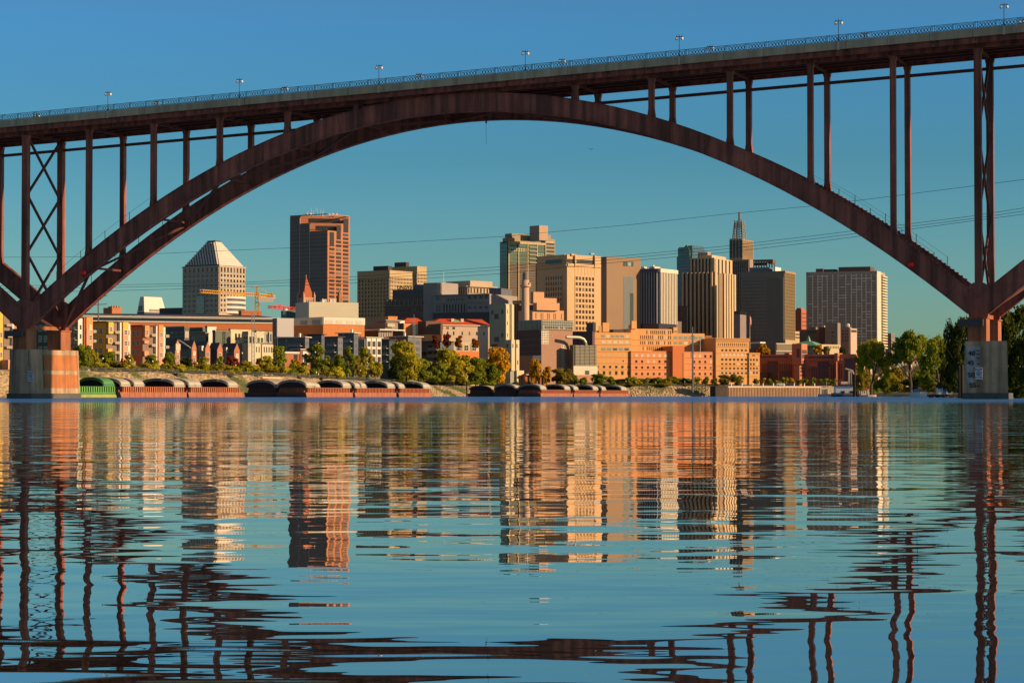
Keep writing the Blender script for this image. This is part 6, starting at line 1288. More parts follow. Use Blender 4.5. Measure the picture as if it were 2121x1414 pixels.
def barge(label, xl, xc, xr, D, th, covers, hull=HR, rib=HRB, end=None, cm_=None, group='covered barges moored along the bank', low=None, tarps=(), a=None):
    B = Bld('river_barge', label, 'barge', xl, xc, xr, 790, D, th, hull, zb=-.6, ymid=822, body=False, a=a)
    B.root['group'] = group; a, b = B.a, B.b
    hz = 1.45
    q = B.mb; q.box(-a, 0, 1.6, b, -.6, hz); q.hexa([(-a, 1.2, -.6), (0, 1.2, -.6), (0, 1.6, -.6), (-a, 1.6, -.6), (-a, 0, hz), (0, 0, hz), (0, 1.6, hz), (-a, 1.6, hz)])
    B.done('hull')
    q = MB(); q.box(-.6, -.45, 2, b - 1.5, hz, hz + 1.5); q.box(-a + .45, -a + .6, 2, b - 1.5, hz, hz + 1.5); q.box(-a + .6, -.6, 2, 2.2, hz, hz + 1.5); q.box(-a + .6, -.6, b - 1.7, b - 1.5, hz, hz + 1.5); q.box(-.65, -.1, 2, b - 1.5, hz + 1.42, hz + 1.52)
    q.build('coaming', hull, B.root)
    q = MB(); y = 2.2
    while y < b - 1.8: q.box(-.45, -.08, y, y + .38, hz, hz + 1.42); y += 1.15
    q.build('coaming_ribs', rib, B.root)
    if end: MB().hexa([(-a, 1.12, -.6), (.02, 1.12, -.6), (.02, 1.2, -.6), (-a, 1.2, -.6), (-a, -.08, hz), (.02, -.08, hz), (.02, 0, hz), (-a, 0, hz)]).build('raked_end', end, B.root)  # shade of the end face put into its dark colour
    if low: MB().box(0, .05, 1.7, b, -.6, .7).build('boot_stripe', low, B.root)
    MB().box(-a + .7, -.7, 2.4, b - 1.9, hz + .2, hz + .9).build('shade_fill', FILL, B.root)  # dark filler added as the shade inside the hopper
    for p in (1.0, b - 1.0):
        for x in (-1.0, -a + 1): MB().cyl(x, p, hz, hz + .6, .22, 6).build('bollard', hull, B.root)
    for i, c in enumerate(covers):
        px, ly, n = c[:3]; y1 = B.u('R', px); m = c[3] if len(c) > 3 else (cm_ or CVR)
        make_stack(B.root, a, max(.8, y1 - ly), ly, n, m, hz + 1.5, tarp=FILL if i in tarps else None)
    return B
barge('green barge with green arched covers beside the left bridge pier', 30, 90, 244.5, 590, 22, ((238, 5.5, 3), (120, 6, 3), (60, 6, 3)), HG, mat('barge_green_rib', (.15, .36, .08), .7, .1), cm_=CVG, low=HGL, end=HD)
barge('red barge with three stacks of grey covers right of the green barge', 170, 248, 387, 622, 22, ((263, 5, 3), (300, 5.5, 3), (384, 6, 3)), end=HD)
barge('red barge with two wide grey cover stacks and bare right end', 320, 389, 505, 660, 22, ((404, 4, 3), (418, 4, 3), (494, 6, 3)), end=HD)
barge('inner barge of which only grey covers show behind the first red barge', 200, 262, 335, 645, 22, ((322, 6, 2),), a=10, end=HD)
barge('dark ended barge with tarpaulined cover at the left of the middle group', 505.5, 568, 640, 712, 22, ((579, 6.5, 3), (600, 6, 2)), HD, HD, end=HD, tarps=(0,))
barge('dark ended red barge with cover stacks leading the middle group', 569.5, 633, 731, 707, 22, ((645, 6.5, 3), (664, 5, 2), (728, 6, 3)), end=HD, tarps=(0,))
barge('middle red barge with three stacks of grey covers', 670, 734, 821, 748, 22, ((744, 4, 3), (760, 4, 3), (819, 6, 3)), end=HD)
barge('last red barge of the middle group with one cover stack at its right', 764, 825, 895, 790, 22, ((838, 5, 3), (893, 6.5, 3)), end=HD)
barge('inner barge with pale covers showing behind the middle group', 720, 770, 832, 830, 22, ((772, 7, 3), (834, 7, 3)), end=HD, a=10)
barge('dark ended barge with a tan domed cover at the left of the far group', 968, 1018, 1070, 985, 22, ((1026, 8, 1, CVT),), HD, HD, end=HD, tarps=(0,))  # this hull and the next darkened whole to paint in their shaded ends
barge('dark ended barge with a grey domed cover second from left in the far group', 1020, 1067, 1118, 975, 22, ((1077, 7, 3), (1100, 7, 1, CVT)), HD, HD, end=HD, tarps=(0,))
barge('dark ended barge third from left in the far group with red brown side', 1070, 1119, 1186, 968, 22, ((1129, 7, 3), (1182, 7, 3)), end=HD, tarps=(0,))
barge('red brown barge in the far group with two cover stacks and a gap', 1140, 1188, 1241, 1018, 22, ((1198, 6, 3), (1240, 7, 3)), end=HD)
barge('red brown barge at the right end of the far group', 1195, 1243, 1304, 1062, 22, ((1256, 6, 3), (1299, 8, 3)), end=HD)
def piling(px, yt, yb, D, r, label, white=False):
    c = P3(px, yb, D); q = empty('piling', (c.x, c.y, 0), 0, label, 'piling'); z = ZP(yt, D)
    MB().cyl(0, 0, -1.5, z, r, 10, r*.85).build('post', mat('tarred_timber', (.035, .028, .022), .85, .2), q); MB().cyl(0, 0, z, z + .25, r*.6, 8, .05).build('cap', M_WHT2 if white else M_BLK, q)
piling(967, 789, 822, 960, .35, 'dark piling with white top left of the far barge group', True)
# ---------------------------------------------------------------- boats and the marina
HBW = mat('houseboat_white', (.75, .78, .85), .7, .06, .3)
def boat_root(name, px, D, rz, label, cat='boat'): c = P3(px, 820, D); return empty(name, (c.x, c.y, 0), rz, label, cat)
r = boat_root('houseboat', 1750, 985, -.15, 'boxy white houseboat moored right of the quay wall')
MB().box(-6, 5.6, -2, 4, -.4, .75).build('hull', HD, r); MB().box(-4.8, 4.8, -1.6, 3.6, .75, 4.6).build('cabin', HBW, r)
MB().box(-5.4, 5.4, -2.1, 4.1, 4.6, 4.85).box(-1, 3, 0, 2.5, 4.85, 5.5).build('roof', mat('boat_roof', (.09, .07, .08), .8, .1), r)
for x, w_ in ((-1.6, 1.6), (2.2, 2.2)): MB().box(0, w_, -1.68, -1.58, 1.6, 2.5).build('window', G_DK, r, loc=(x, 0, 0))
MB().box(4.8, 4.9, -1.4, 3.4, .8, 4.5).build('lit_end', WHR, r); MB().box(-5.9, 5.5, -2.1, -2.02, .75, 1.6).build('rail', mat('boat_rail', (.2, .2, .22), .5, .1), r)
r = boat_root('workboat', 1711, 1000, -.1, 'grey workboat with open deckhouse between the quay and the houseboat')
MB().prism([(-3.2, -.4), (2.8, -.4), (3.4, 1.3), (-3.4, 1.1)], 'y', -1.5, 2).build('hull', mat('workboat_hull', (.10, .13, .17), .7, .1), r)
q = MB(); 
for x in (-2.6, -1, .8, 2.4):
    for y in (-1.2, 1.6): q.cyl(x, y, 1.1, 4.6, .08, 5)
q.box(-2.8, 2.6, -1.4, 1.8, 4.6, 4.8); q.build('canopy', M_WHT2, r); MB().box(-1.8, .6, -.9, 1.3, 1.1, 3.2).build('deckhouse', mat('deckhouse', (.22, .24, .27), .7, .1), r); MB().cyl(.2, 0, 4.8, 6.6, .06, 5).build('mast', M_WHT2, r)
r = boat_root('towboat', 1790, 960, .1, 'small boat house with bright red roof and white columns')
MB().box(-2.6, 3, -1.6, 2, -.3, .8).build('hull', HD, r); q = MB(); q.box(-1.6, 1.2, -1, 1.5, .8, 1.2)
for x in (-1.5, -.7, .1, .9): q.box(x, x + .3, -1.1, -.8, 1.2, 3.1)
q.build('cabin', WHR, r); MB().box(-1.4, 1.1, -.8, 1.4, 1.2, 3.1).build('cabin_wall', mat('cabin_cream', (.45, .40, .30), .8, .05), r); MB().frus(-2.3, 2, -1.7, 2, 3.1, -1.3, 1, -.9, 1.3, 3.9).build('roof', mat('red_boat_roof', (.55, .04, .02), .6, .08), r); MB().box(1.3, 2.9, -1.2, 1.2, .8, 1.9).build('stern_deck', WHR, r)
def runabout(px, D, rz, label, sc, hm, top):
    r = boat_root('motorboat', px, D, rz, label); r.scale = (sc, sc, sc)
    h = MB(); n = 9; prof = []
    for i in range(n):
        t = i/(n - 1); x = -3 + 6*t; w_ = 1.15*(1 - max(0, (t - .45)/.55)**2.2); zt_ = 1.0 + .35*t
        prof.append([(x, -w_, zt_), (x, -w_*.7, -.1), (x, 0, -.3), (x, w_*.7, -.1), (x, w_, zt_)])
    for p_ in prof: h.v += p_
    for i in range(n - 1):
        for k in range(4): h.f.append((i*5 + k, i*5 + k + 1, (i+1)*5 + k + 1, (i+1)*5 + k))
        h.f.append((i*5, (i+1)*5, (i+1)*5 + 4, i*5 + 4))
    h.f.append((0, 4, 3, 2, 1)); h.build('hull', hm, r)
    MB().frus(-1.6, 1.6, -.9, .9, 1.1, -1.3, .7, -.75, .75, 1.95).build('windscreen', G_DK, r)
    if top: MB().prism([(-2.2, 1.9), (-1.9, 2.35), (-.6, 2.6), (.6, 2.3), (1.0, 1.9), (.4, 2.1), (-.6, 2.35), (-1.8, 2.1)], 'y', -.85, .85).build('canopy', top, r); MB().beam((-1.9, -.8, 1.1), (-1.9, -.8, 2.2), .07, .07).beam((.6, -.8, 1.1), (.6, -.8, 2.2), .07, .07).build('canopy_frame', M_WHT2, r)
    MB().box(-2.9, 2.2, -1.17, -1.1, .95, 1.1).build('gunwale', M_WHT2, r)
    return r
runabout(1806, 930, .1, 'small pale motorboat right of the red roofed boat house', .62, mat('pale_pink_hull', (.60, .42, .36), .5, .05), M_BLK)
runabout(1905, 640, -pi*.38, 'white cabin cruiser with dark canopy moored before the right bank', 1.2, mat('cruiser_white', (.75, .75, .72), .4, .05), mat('canvas_dark', (.045, .03, .03), .8, .1))
r = boat_root('boathouse', 1956, 560, -.15, 'small white boathouse with arched roof and blue door on the dock'); r.scale = (1.05, 1, 1.12)
w_ = 1.75; MB().box(-w_, w_, 0, 3.5, .75, 2.2).build('wall', mat('boathouse_white', (.7, .72, .72), .8, .06), r)
MB().prism([(-w_, 2.2)] + [(w_*cos(pi - pi*i/10), 2.2 + 1.25*sin(pi*i/10)) for i in range(11)], 'y', .1, 3.4).build('gable', mat('boathouse_gable', (.10, .09, .10), .8, .1), r)
o_ = [(1.12*w_*cos(pi - pi*i/12), 2.1 + 1.5*sin(pi*i/12)) for i in range(13)]; i_ = [(1.0*w_*cos(pi*i/12), 2.1 + 1.36*sin(pi*i/12)) for i in range(13)]
MB().prism(o_ + i_, 'y', -.3, 3.7).build('roof', mat('boathouse_roof', (.05, .03, .03), .8, .1), r)
MB().box(-.35, .45, -.06, 0, .75, 2.6).build('door', mat('blue_door', (.05, .12, .28), .6, .05), r)
for x in (-1.2, .85): MB().box(x - .3, x + .3, -.05, 0, 1.9, 2.7).build('window', G_DK, r)
MB().box(w_ + .05, w_ + 1.9, .3, 2.4, .75, 2.0).build('side_shed', mat('shed_grey', (.22, .24, .22), .8, .1), r)
c = P3(1922, 820, 565); dk = empty('dock', (c.x, c.y, 0), -.1, 'long low dark floating dock at the right bank', 'dock')
MB().box(0, 9.5, -1.2, 3.4, .25, .7).build('deck', mat('dock_timber', (.07, .055, .045), .9, .15), dk); q = MB()
for i in range(6): q.box(.4 + i*1.7, 1.3 + i*1.7, -1.1, 3.2, -.3, .25)
q.build('float', HD, dk)
for i, (px, yt, D, rr, lb) in enumerate(((1762, 772, 1010, .3, 'slim piling left of the thick dolphin behind the houseboat'), (1770, 775, 965, .75, 'thick dark mooring dolphin at the right end of the houseboat'), (1775.5, 776, 965, .6, 'second thick dolphin beside the houseboat'), (1779, 768, 985, .28, 'tallest slim piling in the marina'), (1785, 777, 980, .5, 'stout piling left of the red roofed boat house'), (1789, 777, 980, .55, 'stout piling above the red roofed boat house'), (1797, 775, 960, .28, 'slim piling right of the red roofed boat house'), (1987.5, 760, 400, .26, 'slim dark piling left of the right bridge pier'), (1993, 757, 392, .34, 'thick dark piling touching the right bridge pier'))): piling(px, yt, 821, D, rr, lb)
c = P3(1762, 800, 1020); r = empty('loading_crane', (c.x, c.y, 0), 0, 'pale bent loading arm behind the houseboat', 'crane')
q = MB(); s_ = 1020/F; X_ = lambda px: (px - 1762)*s_
q.beam((X_(1760.5), 0, 2), (X_(1760.5), 0, ZP(768, 1020)), 1.5, 1.2); q.beam((X_(1763), 0, ZP(766, 1020)), (X_(1751), 0, ZP(763, 1020)), .5, .6)
q.tube([(X_(1761), 0, ZP(766, 1020)), (X_(1765), 0, ZP(767, 1020)), (X_(1768), 0, ZP(773, 1020)), (X_(1770), 0, ZP(784, 1020))], .35, 6); q.build('arm', mat('arm_pale', (.42, .36, .28), .7, .08), r); MB().box(X_(1742), X_(1762), -.5, 1, ZP(795, 1020), ZP(790, 1020)).build('platform', mat('platform_pale', (.55, .46, .34), .8, .05), r)
# ---------------------------------------------------------------- trees
def leafmat(name, c, t=.42): return mat(name, c, .75, .35, .55, spec=.2, trans=t, rnd=.10)
LG = {'green': leafmat('leaf_green', (.25, .29, .02)), 'yel': leafmat('leaf_yellow_green', (.46, .41, .024)), 'gold': leafmat('leaf_gold', (.62, .36, .02)), 'dark': leafmat('leaf_dark', (.075, .095, .013)),
      'red': leafmat('leaf_red', (.24, .05, .025)), 'olive': leafmat('leaf_olive', (.30, .24, .03)), 'orange': leafmat('leaf_orange', (.34, .13, .02))}
BARK = mat('bark', (.10, .075, .05), .95, .25, 2.0); BARKL = mat('bark_pale', (.26, .21, .15), .95, .2, 2.0)
CR = {}
def crown_mesh(style, col, var):
    k = (style, col, var)
    if k in CR: return CR[k]
    R = random.Random(hash((style, var)) % 1000 if False else {'round': 1, 'tall': 2, 'airy': 3, 'shrub': 4, 'mass': 5, 'small': 6}[style]*17 + var*5)
    if style == 'round': lobes = [(lambda z, an, k: (cos(an)*k*sqrt(max(.05, 1 - ((z - .52)/.5)**2))*.34, sin(an)*k*sqrt(max(.05, 1 - ((z - .52)/.5)**2))*.34, z, R.uniform(.12, .19)))(R.uniform(.16, .88), R.uniform(0, 6.28), R.random()**.4) for _ in range(30)]; n, s = 4200, .036
    elif style == 'tall':
        lobes = []
        for i in range(26): z = .1 + .84*i/25; w_ = .26*sin(min(1, (1.08 - z)/.62)*pi/2); lobes.append((R.gauss(0, w_*.6), R.gauss(0, w_*.6), z, R.uniform(.10, .15)))
        n, s = 3600, .032
    elif style == 'airy': lobes = [(R.uniform(-.42, .42), R.uniform(-.42, .42), 0, R.uniform(.10, .17)) for _ in range(46)]; lobes = [(x, y, .60 + .30*(1 - (x*x + y*y)*2.6) - R.random()**1.6*.38, r) for x, y, z, r in lobes]; n, s = 8500, .025
    elif style == 'shrub': lobes = [(R.uniform(-.5, .5), R.uniform(-.4, .4), R.uniform(.1, .65), R.uniform(.18, .3)) for _ in range(18)]; n, s = 1700, .06
    elif style == 'small': lobes = [(R.gauss(0, .15), R.gauss(0, .15), R.uniform(.26, .84), R.uniform(.16, .23)) for _ in range(12)]; n, s = 900, .06
    else: lobes = [(R.uniform(-.45, .45), R.uniform(-.4, .4), R.uniform(.08, .85), R.uniform(.13, .22)) for _ in range(60)]; n, s = 12000, .023
    mb = MB(); per = n // len(lobes)
    for (x, y, z, r) in lobes:
        r *= .92
        for _ in range(int(per*(r/.15)**1.7) + 8):
            d = Vector((R.gauss(0, 1), R.gauss(0, 1), R.gauss(0, 1))).normalized(); rr = r*(R.random()**.33)*R.uniform(.75, 1.12)
            p = Vector((x, y, z)) + Vector((d.x, d.y, d.z*.8))*rr
            if p.z < .02: continue
            nrm = (d + Vector((R.gauss(0, .55), R.gauss(0, .55), R.gauss(0, .55)))).normalized()
            u = nrm.orthogonal().normalized(); u.rotate(Matrix.Rotation(R.uniform(0, 6.28), 3, nrm)); w_ = nrm.cross(u); q = s*R.uniform(.6, 1.25)
            mb.poly([p - u*q - w_*q*.6, p + u*q*.9 - w_*q*.5, p + u*q*.7 + w_*q*.7, p - u*q*.8 + w_*q*.6])
    CR[k] = mb.mesh('crown', LG[col]); return CR[k]
TR = {}
def trunk_mesh(style, var, pale=False):
    k = (style, var, pale)
    if k in TR: return TR[k]
    R = random.Random(var + 40); mb = MB()
    if style == 'airy':
        mb.tube([(0, 0, 0), (.01, 0, .15), (-.015, 0, .32), (-.04, .01, .55), (-.06, 0, .8)], [.024, .019, .015, .010, .004], 7)
        for i in range(9):
            z = .22 + .05*i; an = R.uniform(0, 6.28); L_ = R.uniform(.2, .36); mb.tube([(0, 0, z), (cos(an)*L_*.4, sin(an)*L_*.4, z + .12), (cos(an)*L_, sin(an)*L_, z + .3)], [.010, .007, .002], 5)
    else:
        mb.tube([(0, 0, 0), (.005, 0, .3), (-.01, .005, .7)], [.018, .014, .004], 6)
        for i in range(6): z = .25 + .07*i; an = R.uniform(0, 6.28); mb.tube([(0, 0, z), (cos(an)*.18, sin(an)*.18, z + .2)], [.008, .002], 4)
    TR[k] = mb.mesh('trunk', BARKL if pale else BARK); return TR[k]
TN = [0]; CZ = {}
def tree(label, px, yb, yt, w, D, col, style='round', group=None, name='tree', lean=0.0, pale=False):
    TN[0] += 1; v = TN[0] % 3
    if px < 1480 and D < 1200: D = max(D, landD(px, 14 if name == 'shrub' else 17))
    if px < 1480 and D < 1250 and px > 150:
        k_ = round(px/8)
        if k_ not in CZ: CZ[k_] = crest(px).z
        yb = min(yb, 818.8 - (CZ[k_] - .1)/D*F)
    c = P3(px, yb, D); H = (yb - yt)*D/F; Wd = w*D/F
    half = {'round': .42, 'tall': .25, 'airy': .54, 'shrub': .62, 'small': .32, 'mass': .55}[style]; kx = Wd/(2*half)
    r = empty(name, c, TN[0]*1.7, label, 'tree' if name == 'tree' else 'shrub', group)
    cr = inst(crown_mesh(style, col, v), 'crown', r, (0, 0, 0), 0, (kx, kx, H))
    if style not in ('shrub',):
        t = inst(trunk_mesh(style, v, pale), 'trunk', r, (0, 0, -.5), 0, (H*(1.2 if lean == 0 else 1.2), H*1.2, H*1.02))
        if lean: t.rotation_euler = (0, lean, 0)
    return r
G1 = 'trees along the riverside park'
for a_ in [('bushy green tree touching the right side of the left bridge pier', 170, 771, 712, 38, 660, 'green'), ('green tree before the white and orange apartment block', 194, 771, 722, 30, 668, 'yel'), ('wide green tree under the mustard apartment block', 222, 771, 726, 38, 676, 'green'),
           ('small yellow green tree between mustard and red orange blocks', 267, 769, 733, 20, 690, 'yel'), ('thin dark red shrub tree left of the small garage wall', 255, 769, 741, 11, 690, 'red'), ('spreading green tree before the red orange block', 314, 769, 733, 30, 700, 'green'),
           ('round green tree before the grey end townhouse', 351, 770, 728, 27, 705, 'green'), ('dark green tree before the long roofed townhouse', 386, 771, 739, 30, 715, 'dark'), ('small golden tree between two dark green trees', 406, 772, 748, 14, 720, 'gold'),
           ('yellow green tree before the white dormer townhouse', 423, 772, 738, 25, 722, 'yel'), ('green tree before the middle brick gable', 453, 772, 737, 22, 728, 'green'), ('dark red maple before the corner bay townhouse', 482, 772, 735, 27, 734, 'red'),
           ('low yellow green tree right of the red maple', 508, 773, 747, 34, 738, 'yel'), ('broad yellow green tree before the cream fronted building', 548, 777, 736, 36, 748, 'yel'), ('golden tree left of the window tower pavilion', 610, 778, 741, 26, 765, 'gold'),
           ('dark green tree right of the tallest poplar', 681, 779, 741, 25, 785, 'dark'), ('dull green tree in the middle of the park row', 702, 780, 733, 25, 790, 'green'), ('thin airy olive tree left of the white framed condominium', 737, 781, 734, 20, 800, 'olive'), ('yellow green tree under the white framed condominium', 777, 784, 747, 32, 815, 'yel')]:
    tree(a_[0], *a_[1:7], style='round', group=G1)
for a_ in [('tall green poplar left of the brick pavilion', 578, 778, 718, 34, 755, 'green'), ('tallest poplar right of the window tower pavilion', 656, 779, 714, 36, 778, 'green'), ('slim poplar in front of the dark condominiums', 721, 781, 719, 22, 796, 'green'), ('tall yellow green poplar before the white framed bays', 755, 783, 720, 30, 806, 'yel')]:
    tree(a_[0], *a_[1:7], style='tall', group=G1, pale=True)
tree('big yellow green tree on the bank below the teal condominium', 842, 806, 703, 74, 868, 'yel', group=G1); tree('green tree leaning against the big yellow green one', 872, 806, 742, 46, 880, 'green', group=G1)
tree('dark green tree behind the big yellow green tree', 822, 804, 738, 40, 890, 'dark', group=G1)
tree('broad yellow tree below the cream bayed condominium', 940, 806, 719, 78, 935, 'yel', group=G1); tree('green tree between the two broad yellow trees', 985, 807, 738, 48, 945, 'green', group=G1); tree('dark green tree at the left foot of the broad yellow tree', 908, 806, 752, 36, 930, 'green', group=G1)
tree('golden tree at the foot of the grey elevator tower', 1030, 806, 715, 56, 955, 'gold', group=G1); tree('green lower tree in front of the golden tree', 1014, 807, 750, 44, 950, 'green', group=G1)
tree('golden tree before the brown plant corner', 1109, 797, 742, 28, 985, 'gold', group=G1); tree('tall thin orange tree right of the brick pavilion', 1132, 797, 757, 22, 990, 'gold', group=G1); tree('olive tree under the white window strip', 1163, 798, 761, 46, 1000, 'olive', group=G1); tree('green tree left of the white plinth', 1190, 798, 773, 20, 1010, 'green', group=G1); tree('small green tree below the louvred box', 1208, 799, 780, 18, 1020, 'green', group=G1); tree('green tree at the left end of the orange building', 1241, 798, 773, 36, 1040, 'green', group=G1)
G2 = 'small trees along the orange building'
w1 = ['under the left wing', 'left of the tall steel pole', 'below the slit windows', 'under the red orange block']
ords = ['first', 'second', 'third', 'fourth', 'fifth', 'sixth', 'seventh', 'eighth', 'ninth', 'tenth', 'eleventh', 'twelfth', 'thirteenth']
for i, px in enumerate((1266, 1283, 1301, 1318, 1334, 1350, 1366, 1382, 1398, 1413, 1429, 1445, 1461)):
    tree(ords[i] + ' small green tree from the left below the orange building', px, 799, 779 + (i*7 % 4), 20 if i < 11 else 13, 1075 + i*4, ('green', 'dark', 'green', 'yel')[i % 4], 'small', G2)
for i, (px, yt, w_) in enumerate(((1479, 782, 16), (1500, 775, 28), (1526, 774, 30))): tree(['small', 'left of two broad', 'right of two broad'][i] + ' olive tree before the right orange block', px, 799, yt, w_, 1125, 'olive', group=G2)
for i, px in enumerate((1566, 1581, 1596, 1612, 1626.5, 1641, 1656, 1670, 1684, 1700, 1713, 1727)):
    tree(ords[i] + ' little street tree from the left behind the quay wall', px, 799, 781 + (i*5 % 4), 12, 1170, ('green', 'gold', 'green', 'yel', 'yel', 'gold')[i % 6] if i < 6 else 'green', 'small', 'street trees behind the quay wall')
for i, (px, yt, col) in enumerate(((1570, 716, 'orange'), (1581, 712, 'gold'), (1589, 718, 'gold'), (1694, 713, 'gold'), (1712, 716, 'olive'), (1745, 718, 'dark'))): tree(['orange tree on the terrace above the brown complex', 'golden tree on the terrace above the brown complex', 'small golden tree right of the terrace pair', 'golden tree right of the copper roof', 'olive tree below the cream arcade', 'dark tree above the right end of the brown complex'][i], px, 738, yt, 16 if i != 3 else 20, 1330, col, 'round')
for i, (px, yt, col) in enumerate(((903, 693, 'red'), (926, 690, 'red'), (950, 694, 'orange'), (985, 700, 'orange'))): tree(['dark red tree at the left against the cream wall', 'broad dark red tree against the cream wall', 'rusty tree at the diagonal shadow', 'rusty tree against the shaded mauve wall'][i], px, 722, yt, 18, 1080, col, 'round')
# right bank
tree('leaning yellow green cottonwood at the left of the right bank', 1804, 814, 696, 70, 655, 'yel', 'airy', lean=-.12); tree('large green cottonwood with forked trunk', 1886, 812, 682, 88, 650, 'green', 'airy'); tree('second green cottonwood left of the boathouse', 1944, 814, 690, 72, 610, 'green', 'airy')
tree('tall shaded tree just left of the right pier', 1990, 815, 648, 56, 500, 'dark', 'mass'); tree('shaded tree mass behind the right pier', 2045, 820, 655, 100, 455, 'dark', 'mass'); tree('tall dark tree at the right edge of the picture', 2105, 822, 622, 110, 440, 'dark', 'mass'); tree('dark low tree beneath the right arch foot', 2150, 825, 690, 90, 425, 'dark', 'mass'); tree('dark tree filling the gap above the boathouse', 1968, 815, 735, 40, 560, 'dark', 'mass')  # dark leaf colour here carries the shade around the right pier
tree('bushy olive tree below the forked cottonwood', 1850, 812, 758, 46, 700, 'olive', 'round'); tree('green bushy tree behind the boathouse', 1925, 812, 752, 44, 665, 'green', 'round')
for a_ in [('yellow green understorey tree between the two big cottonwoods', 1846, 812, 770, 40, 690, 'yel'), ('green understorey tree behind the forked cottonwood', 1908, 812, 764, 46, 690, 'green'), ('dark understorey tree right of the second cottonwood', 1962, 814, 745, 44, 640, 'dark'), ('olive understorey tree left of the leaning cottonwood', 1790, 810, 762, 30, 900, 'olive')]: tree(a_[0], *a_[1:7], style='mass')
SHR = [('green shrub at the foot of the leaning cottonwood', 1832, 815, 776, 40, 690, 'green'), ('olive shrub right of the leaning cottonwood', 1862, 812, 780, 44, 680, 'olive'), ('dark green shrub under the forked cottonwood', 1900, 808, 776, 46, 680, 'dark'), ('orange autumn shrub behind the boathouse', 1976, 812, 783, 40, 590, 'orange'), ('olive shrub left of the boathouse', 1928, 812, 786, 32, 620, 'olive'),
       ('dark shrub at the waterline under the pier trees', 2030, 826, 795, 60, 440, 'dark'), ('dark shrub at the lower right edge', 2105, 829, 790, 60, 420, 'dark'), ('green shrub on the marina bank', 1812, 815, 790, 24, 760, 'green'),
       ('low green shrub on the bank below the poplars', 715, 789, 778, 30, 800, 'green'), ('long green shrub above the middle barges', 745, 794, 779, 40, 815, 'green'), ('dark green shrub before the cream wall in the park', 782, 797, 783, 40, 835, 'dark'), ('green shrub at the foot of the big yellow green tree', 816, 803, 785, 40, 850, 'green'),
       ('green shrub under the broad yellow trees', 905, 806, 785, 50, 915, 'dark'), ('green shrub at the right of the broad yellow tree', 965, 807, 782, 50, 925, 'green'), ('green shrub below the golden tree', 1005, 809, 785, 36, 945, 'green'),
       ('grassy shrub below the left wing of the orange building', 1250, 802, 792, 40, 1045, 'green'), ('long grassy shrub below the slit windows', 1300, 802, 793, 60, 1062, 'green'), ('grassy shrub below the tall steel pole', 1365, 802, 793, 60, 1072, 'yel'), ('grassy shrub left of the quay', 1425, 802, 793, 50, 1088, 'green'), ('grass tuft on the bank crest left of the quay', 1475, 802, 795, 30, 1098, 'olive'), ('small shrub beside the green barge', 165, 778, 764, 18, 640, 'yel'), ('green weeds on the riprap above the first red barge', 305, 784, 775, 26, 646, 'green'), ('small shrub by the second winch', 470, 783, 773, 9, 700, 'dark')]
PK = ['green', 'yel', 'green', 'olive', 'yel']
for i, px in enumerate(range(172, 700, 21)):
    nb = ['beneath the trees by the left pier', 'under the mustard block', 'under the red orange block', 'before the grey townhouses', 'before the middle gables', 'beside the red maple', 'before the cream fronted building', 'left of the brick pavilion', 'right of the brick pavilion'][min(8, (px - 172)//60)]
    SHR.append((['low bushy', 'rounded', 'small wispy'][i % 3] + ' shrub behind the fence ' + nb, px + (i*7 % 9), 775 + (px - 172)*.018, 740 + (i*5 % 13) + (px - 172)*.02, 36 + (i*7 % 17), 668 + (px - 172)*.27, PK[i % 5]))
for a_ in SHR: tree(a_[0], *a_[1:7], style='shrub', name='shrub', group='shrubs along the banks')
# ---------------------------------------------------------------- park lamps, poles, wires, cars, people
pl = None
LMP = [(213, 742, 'park lamp in the tree under the mustard block'), (267, 738, 'upper of two park lamps by the small yellow green tree'), (269, 746, 'lower of two park lamps by the small yellow green tree'), (316, 748, 'park lamp before the red orange block'), (408, 752, 'park lamp above the small golden tree'), (449, 754, 'park lamp before the middle brick gable'), (488, 756, 'park lamp beside the red maple'), (525, 758, 'park lamp before the blue grey building'), (560, 759, 'park lamp before the cream front'), (591, 761, 'park lamp left of the golden tree'), (605, 762, 'park lamp in the golden tree'), (653, 729, 'tall park lamp in the tallest poplar'), (690, 765, 'park lamp right of the dark green tree'), (746, 767, 'park lamp right of the airy olive tree'),
       (1186, 786, 'park lamp left of the white plinth'), (1229, 788, 'park lamp at the left end of the orange building'), (1252, 788, 'second park lamp along the orange building'), (1274, 789, 'third park lamp along the orange building'), (1296, 789, 'fourth park lamp along the orange building'), (1317, 790, 'fifth park lamp along the orange building'), (1337, 790, 'sixth park lamp along the orange building'), (1358, 792, 'seventh park lamp along the orange building'), (1418, 790, 'eighth park lamp along the orange building'), (1506, 787, 'park lamp before the broad olive trees'), (1526, 788, 'park lamp right of the broad olive trees'), (501.5, 731, 'tall park lamp on a pinkish pole before the blue grey building')]
for i, (px, py, lb) in enumerate(LMP):
    D = landD(px, 15) if px < 1480 else 1168
    z = ZP(py, D); base = ZP(771 + (px - 213)*.02 if px < 1000 else 800, D); c = P3(px, py, D)
    if pl is None:
        pl = empty('park_lamp', c, 0, lb, 'lamp'); MB().cyl(0, 0, -.3, -4.4, .06, 6).build('pole', M_BLK, pl); MB().ball((0, 0, 0), .30, 8).build('globe', mat('lamp_white', (.85, .80, .70), .4, .02), pl); o = pl
    else: o = copy_tree(pl)
    o.location = c; o['label'] = lb; o['group'] = 'globe lamps in the riverside park'
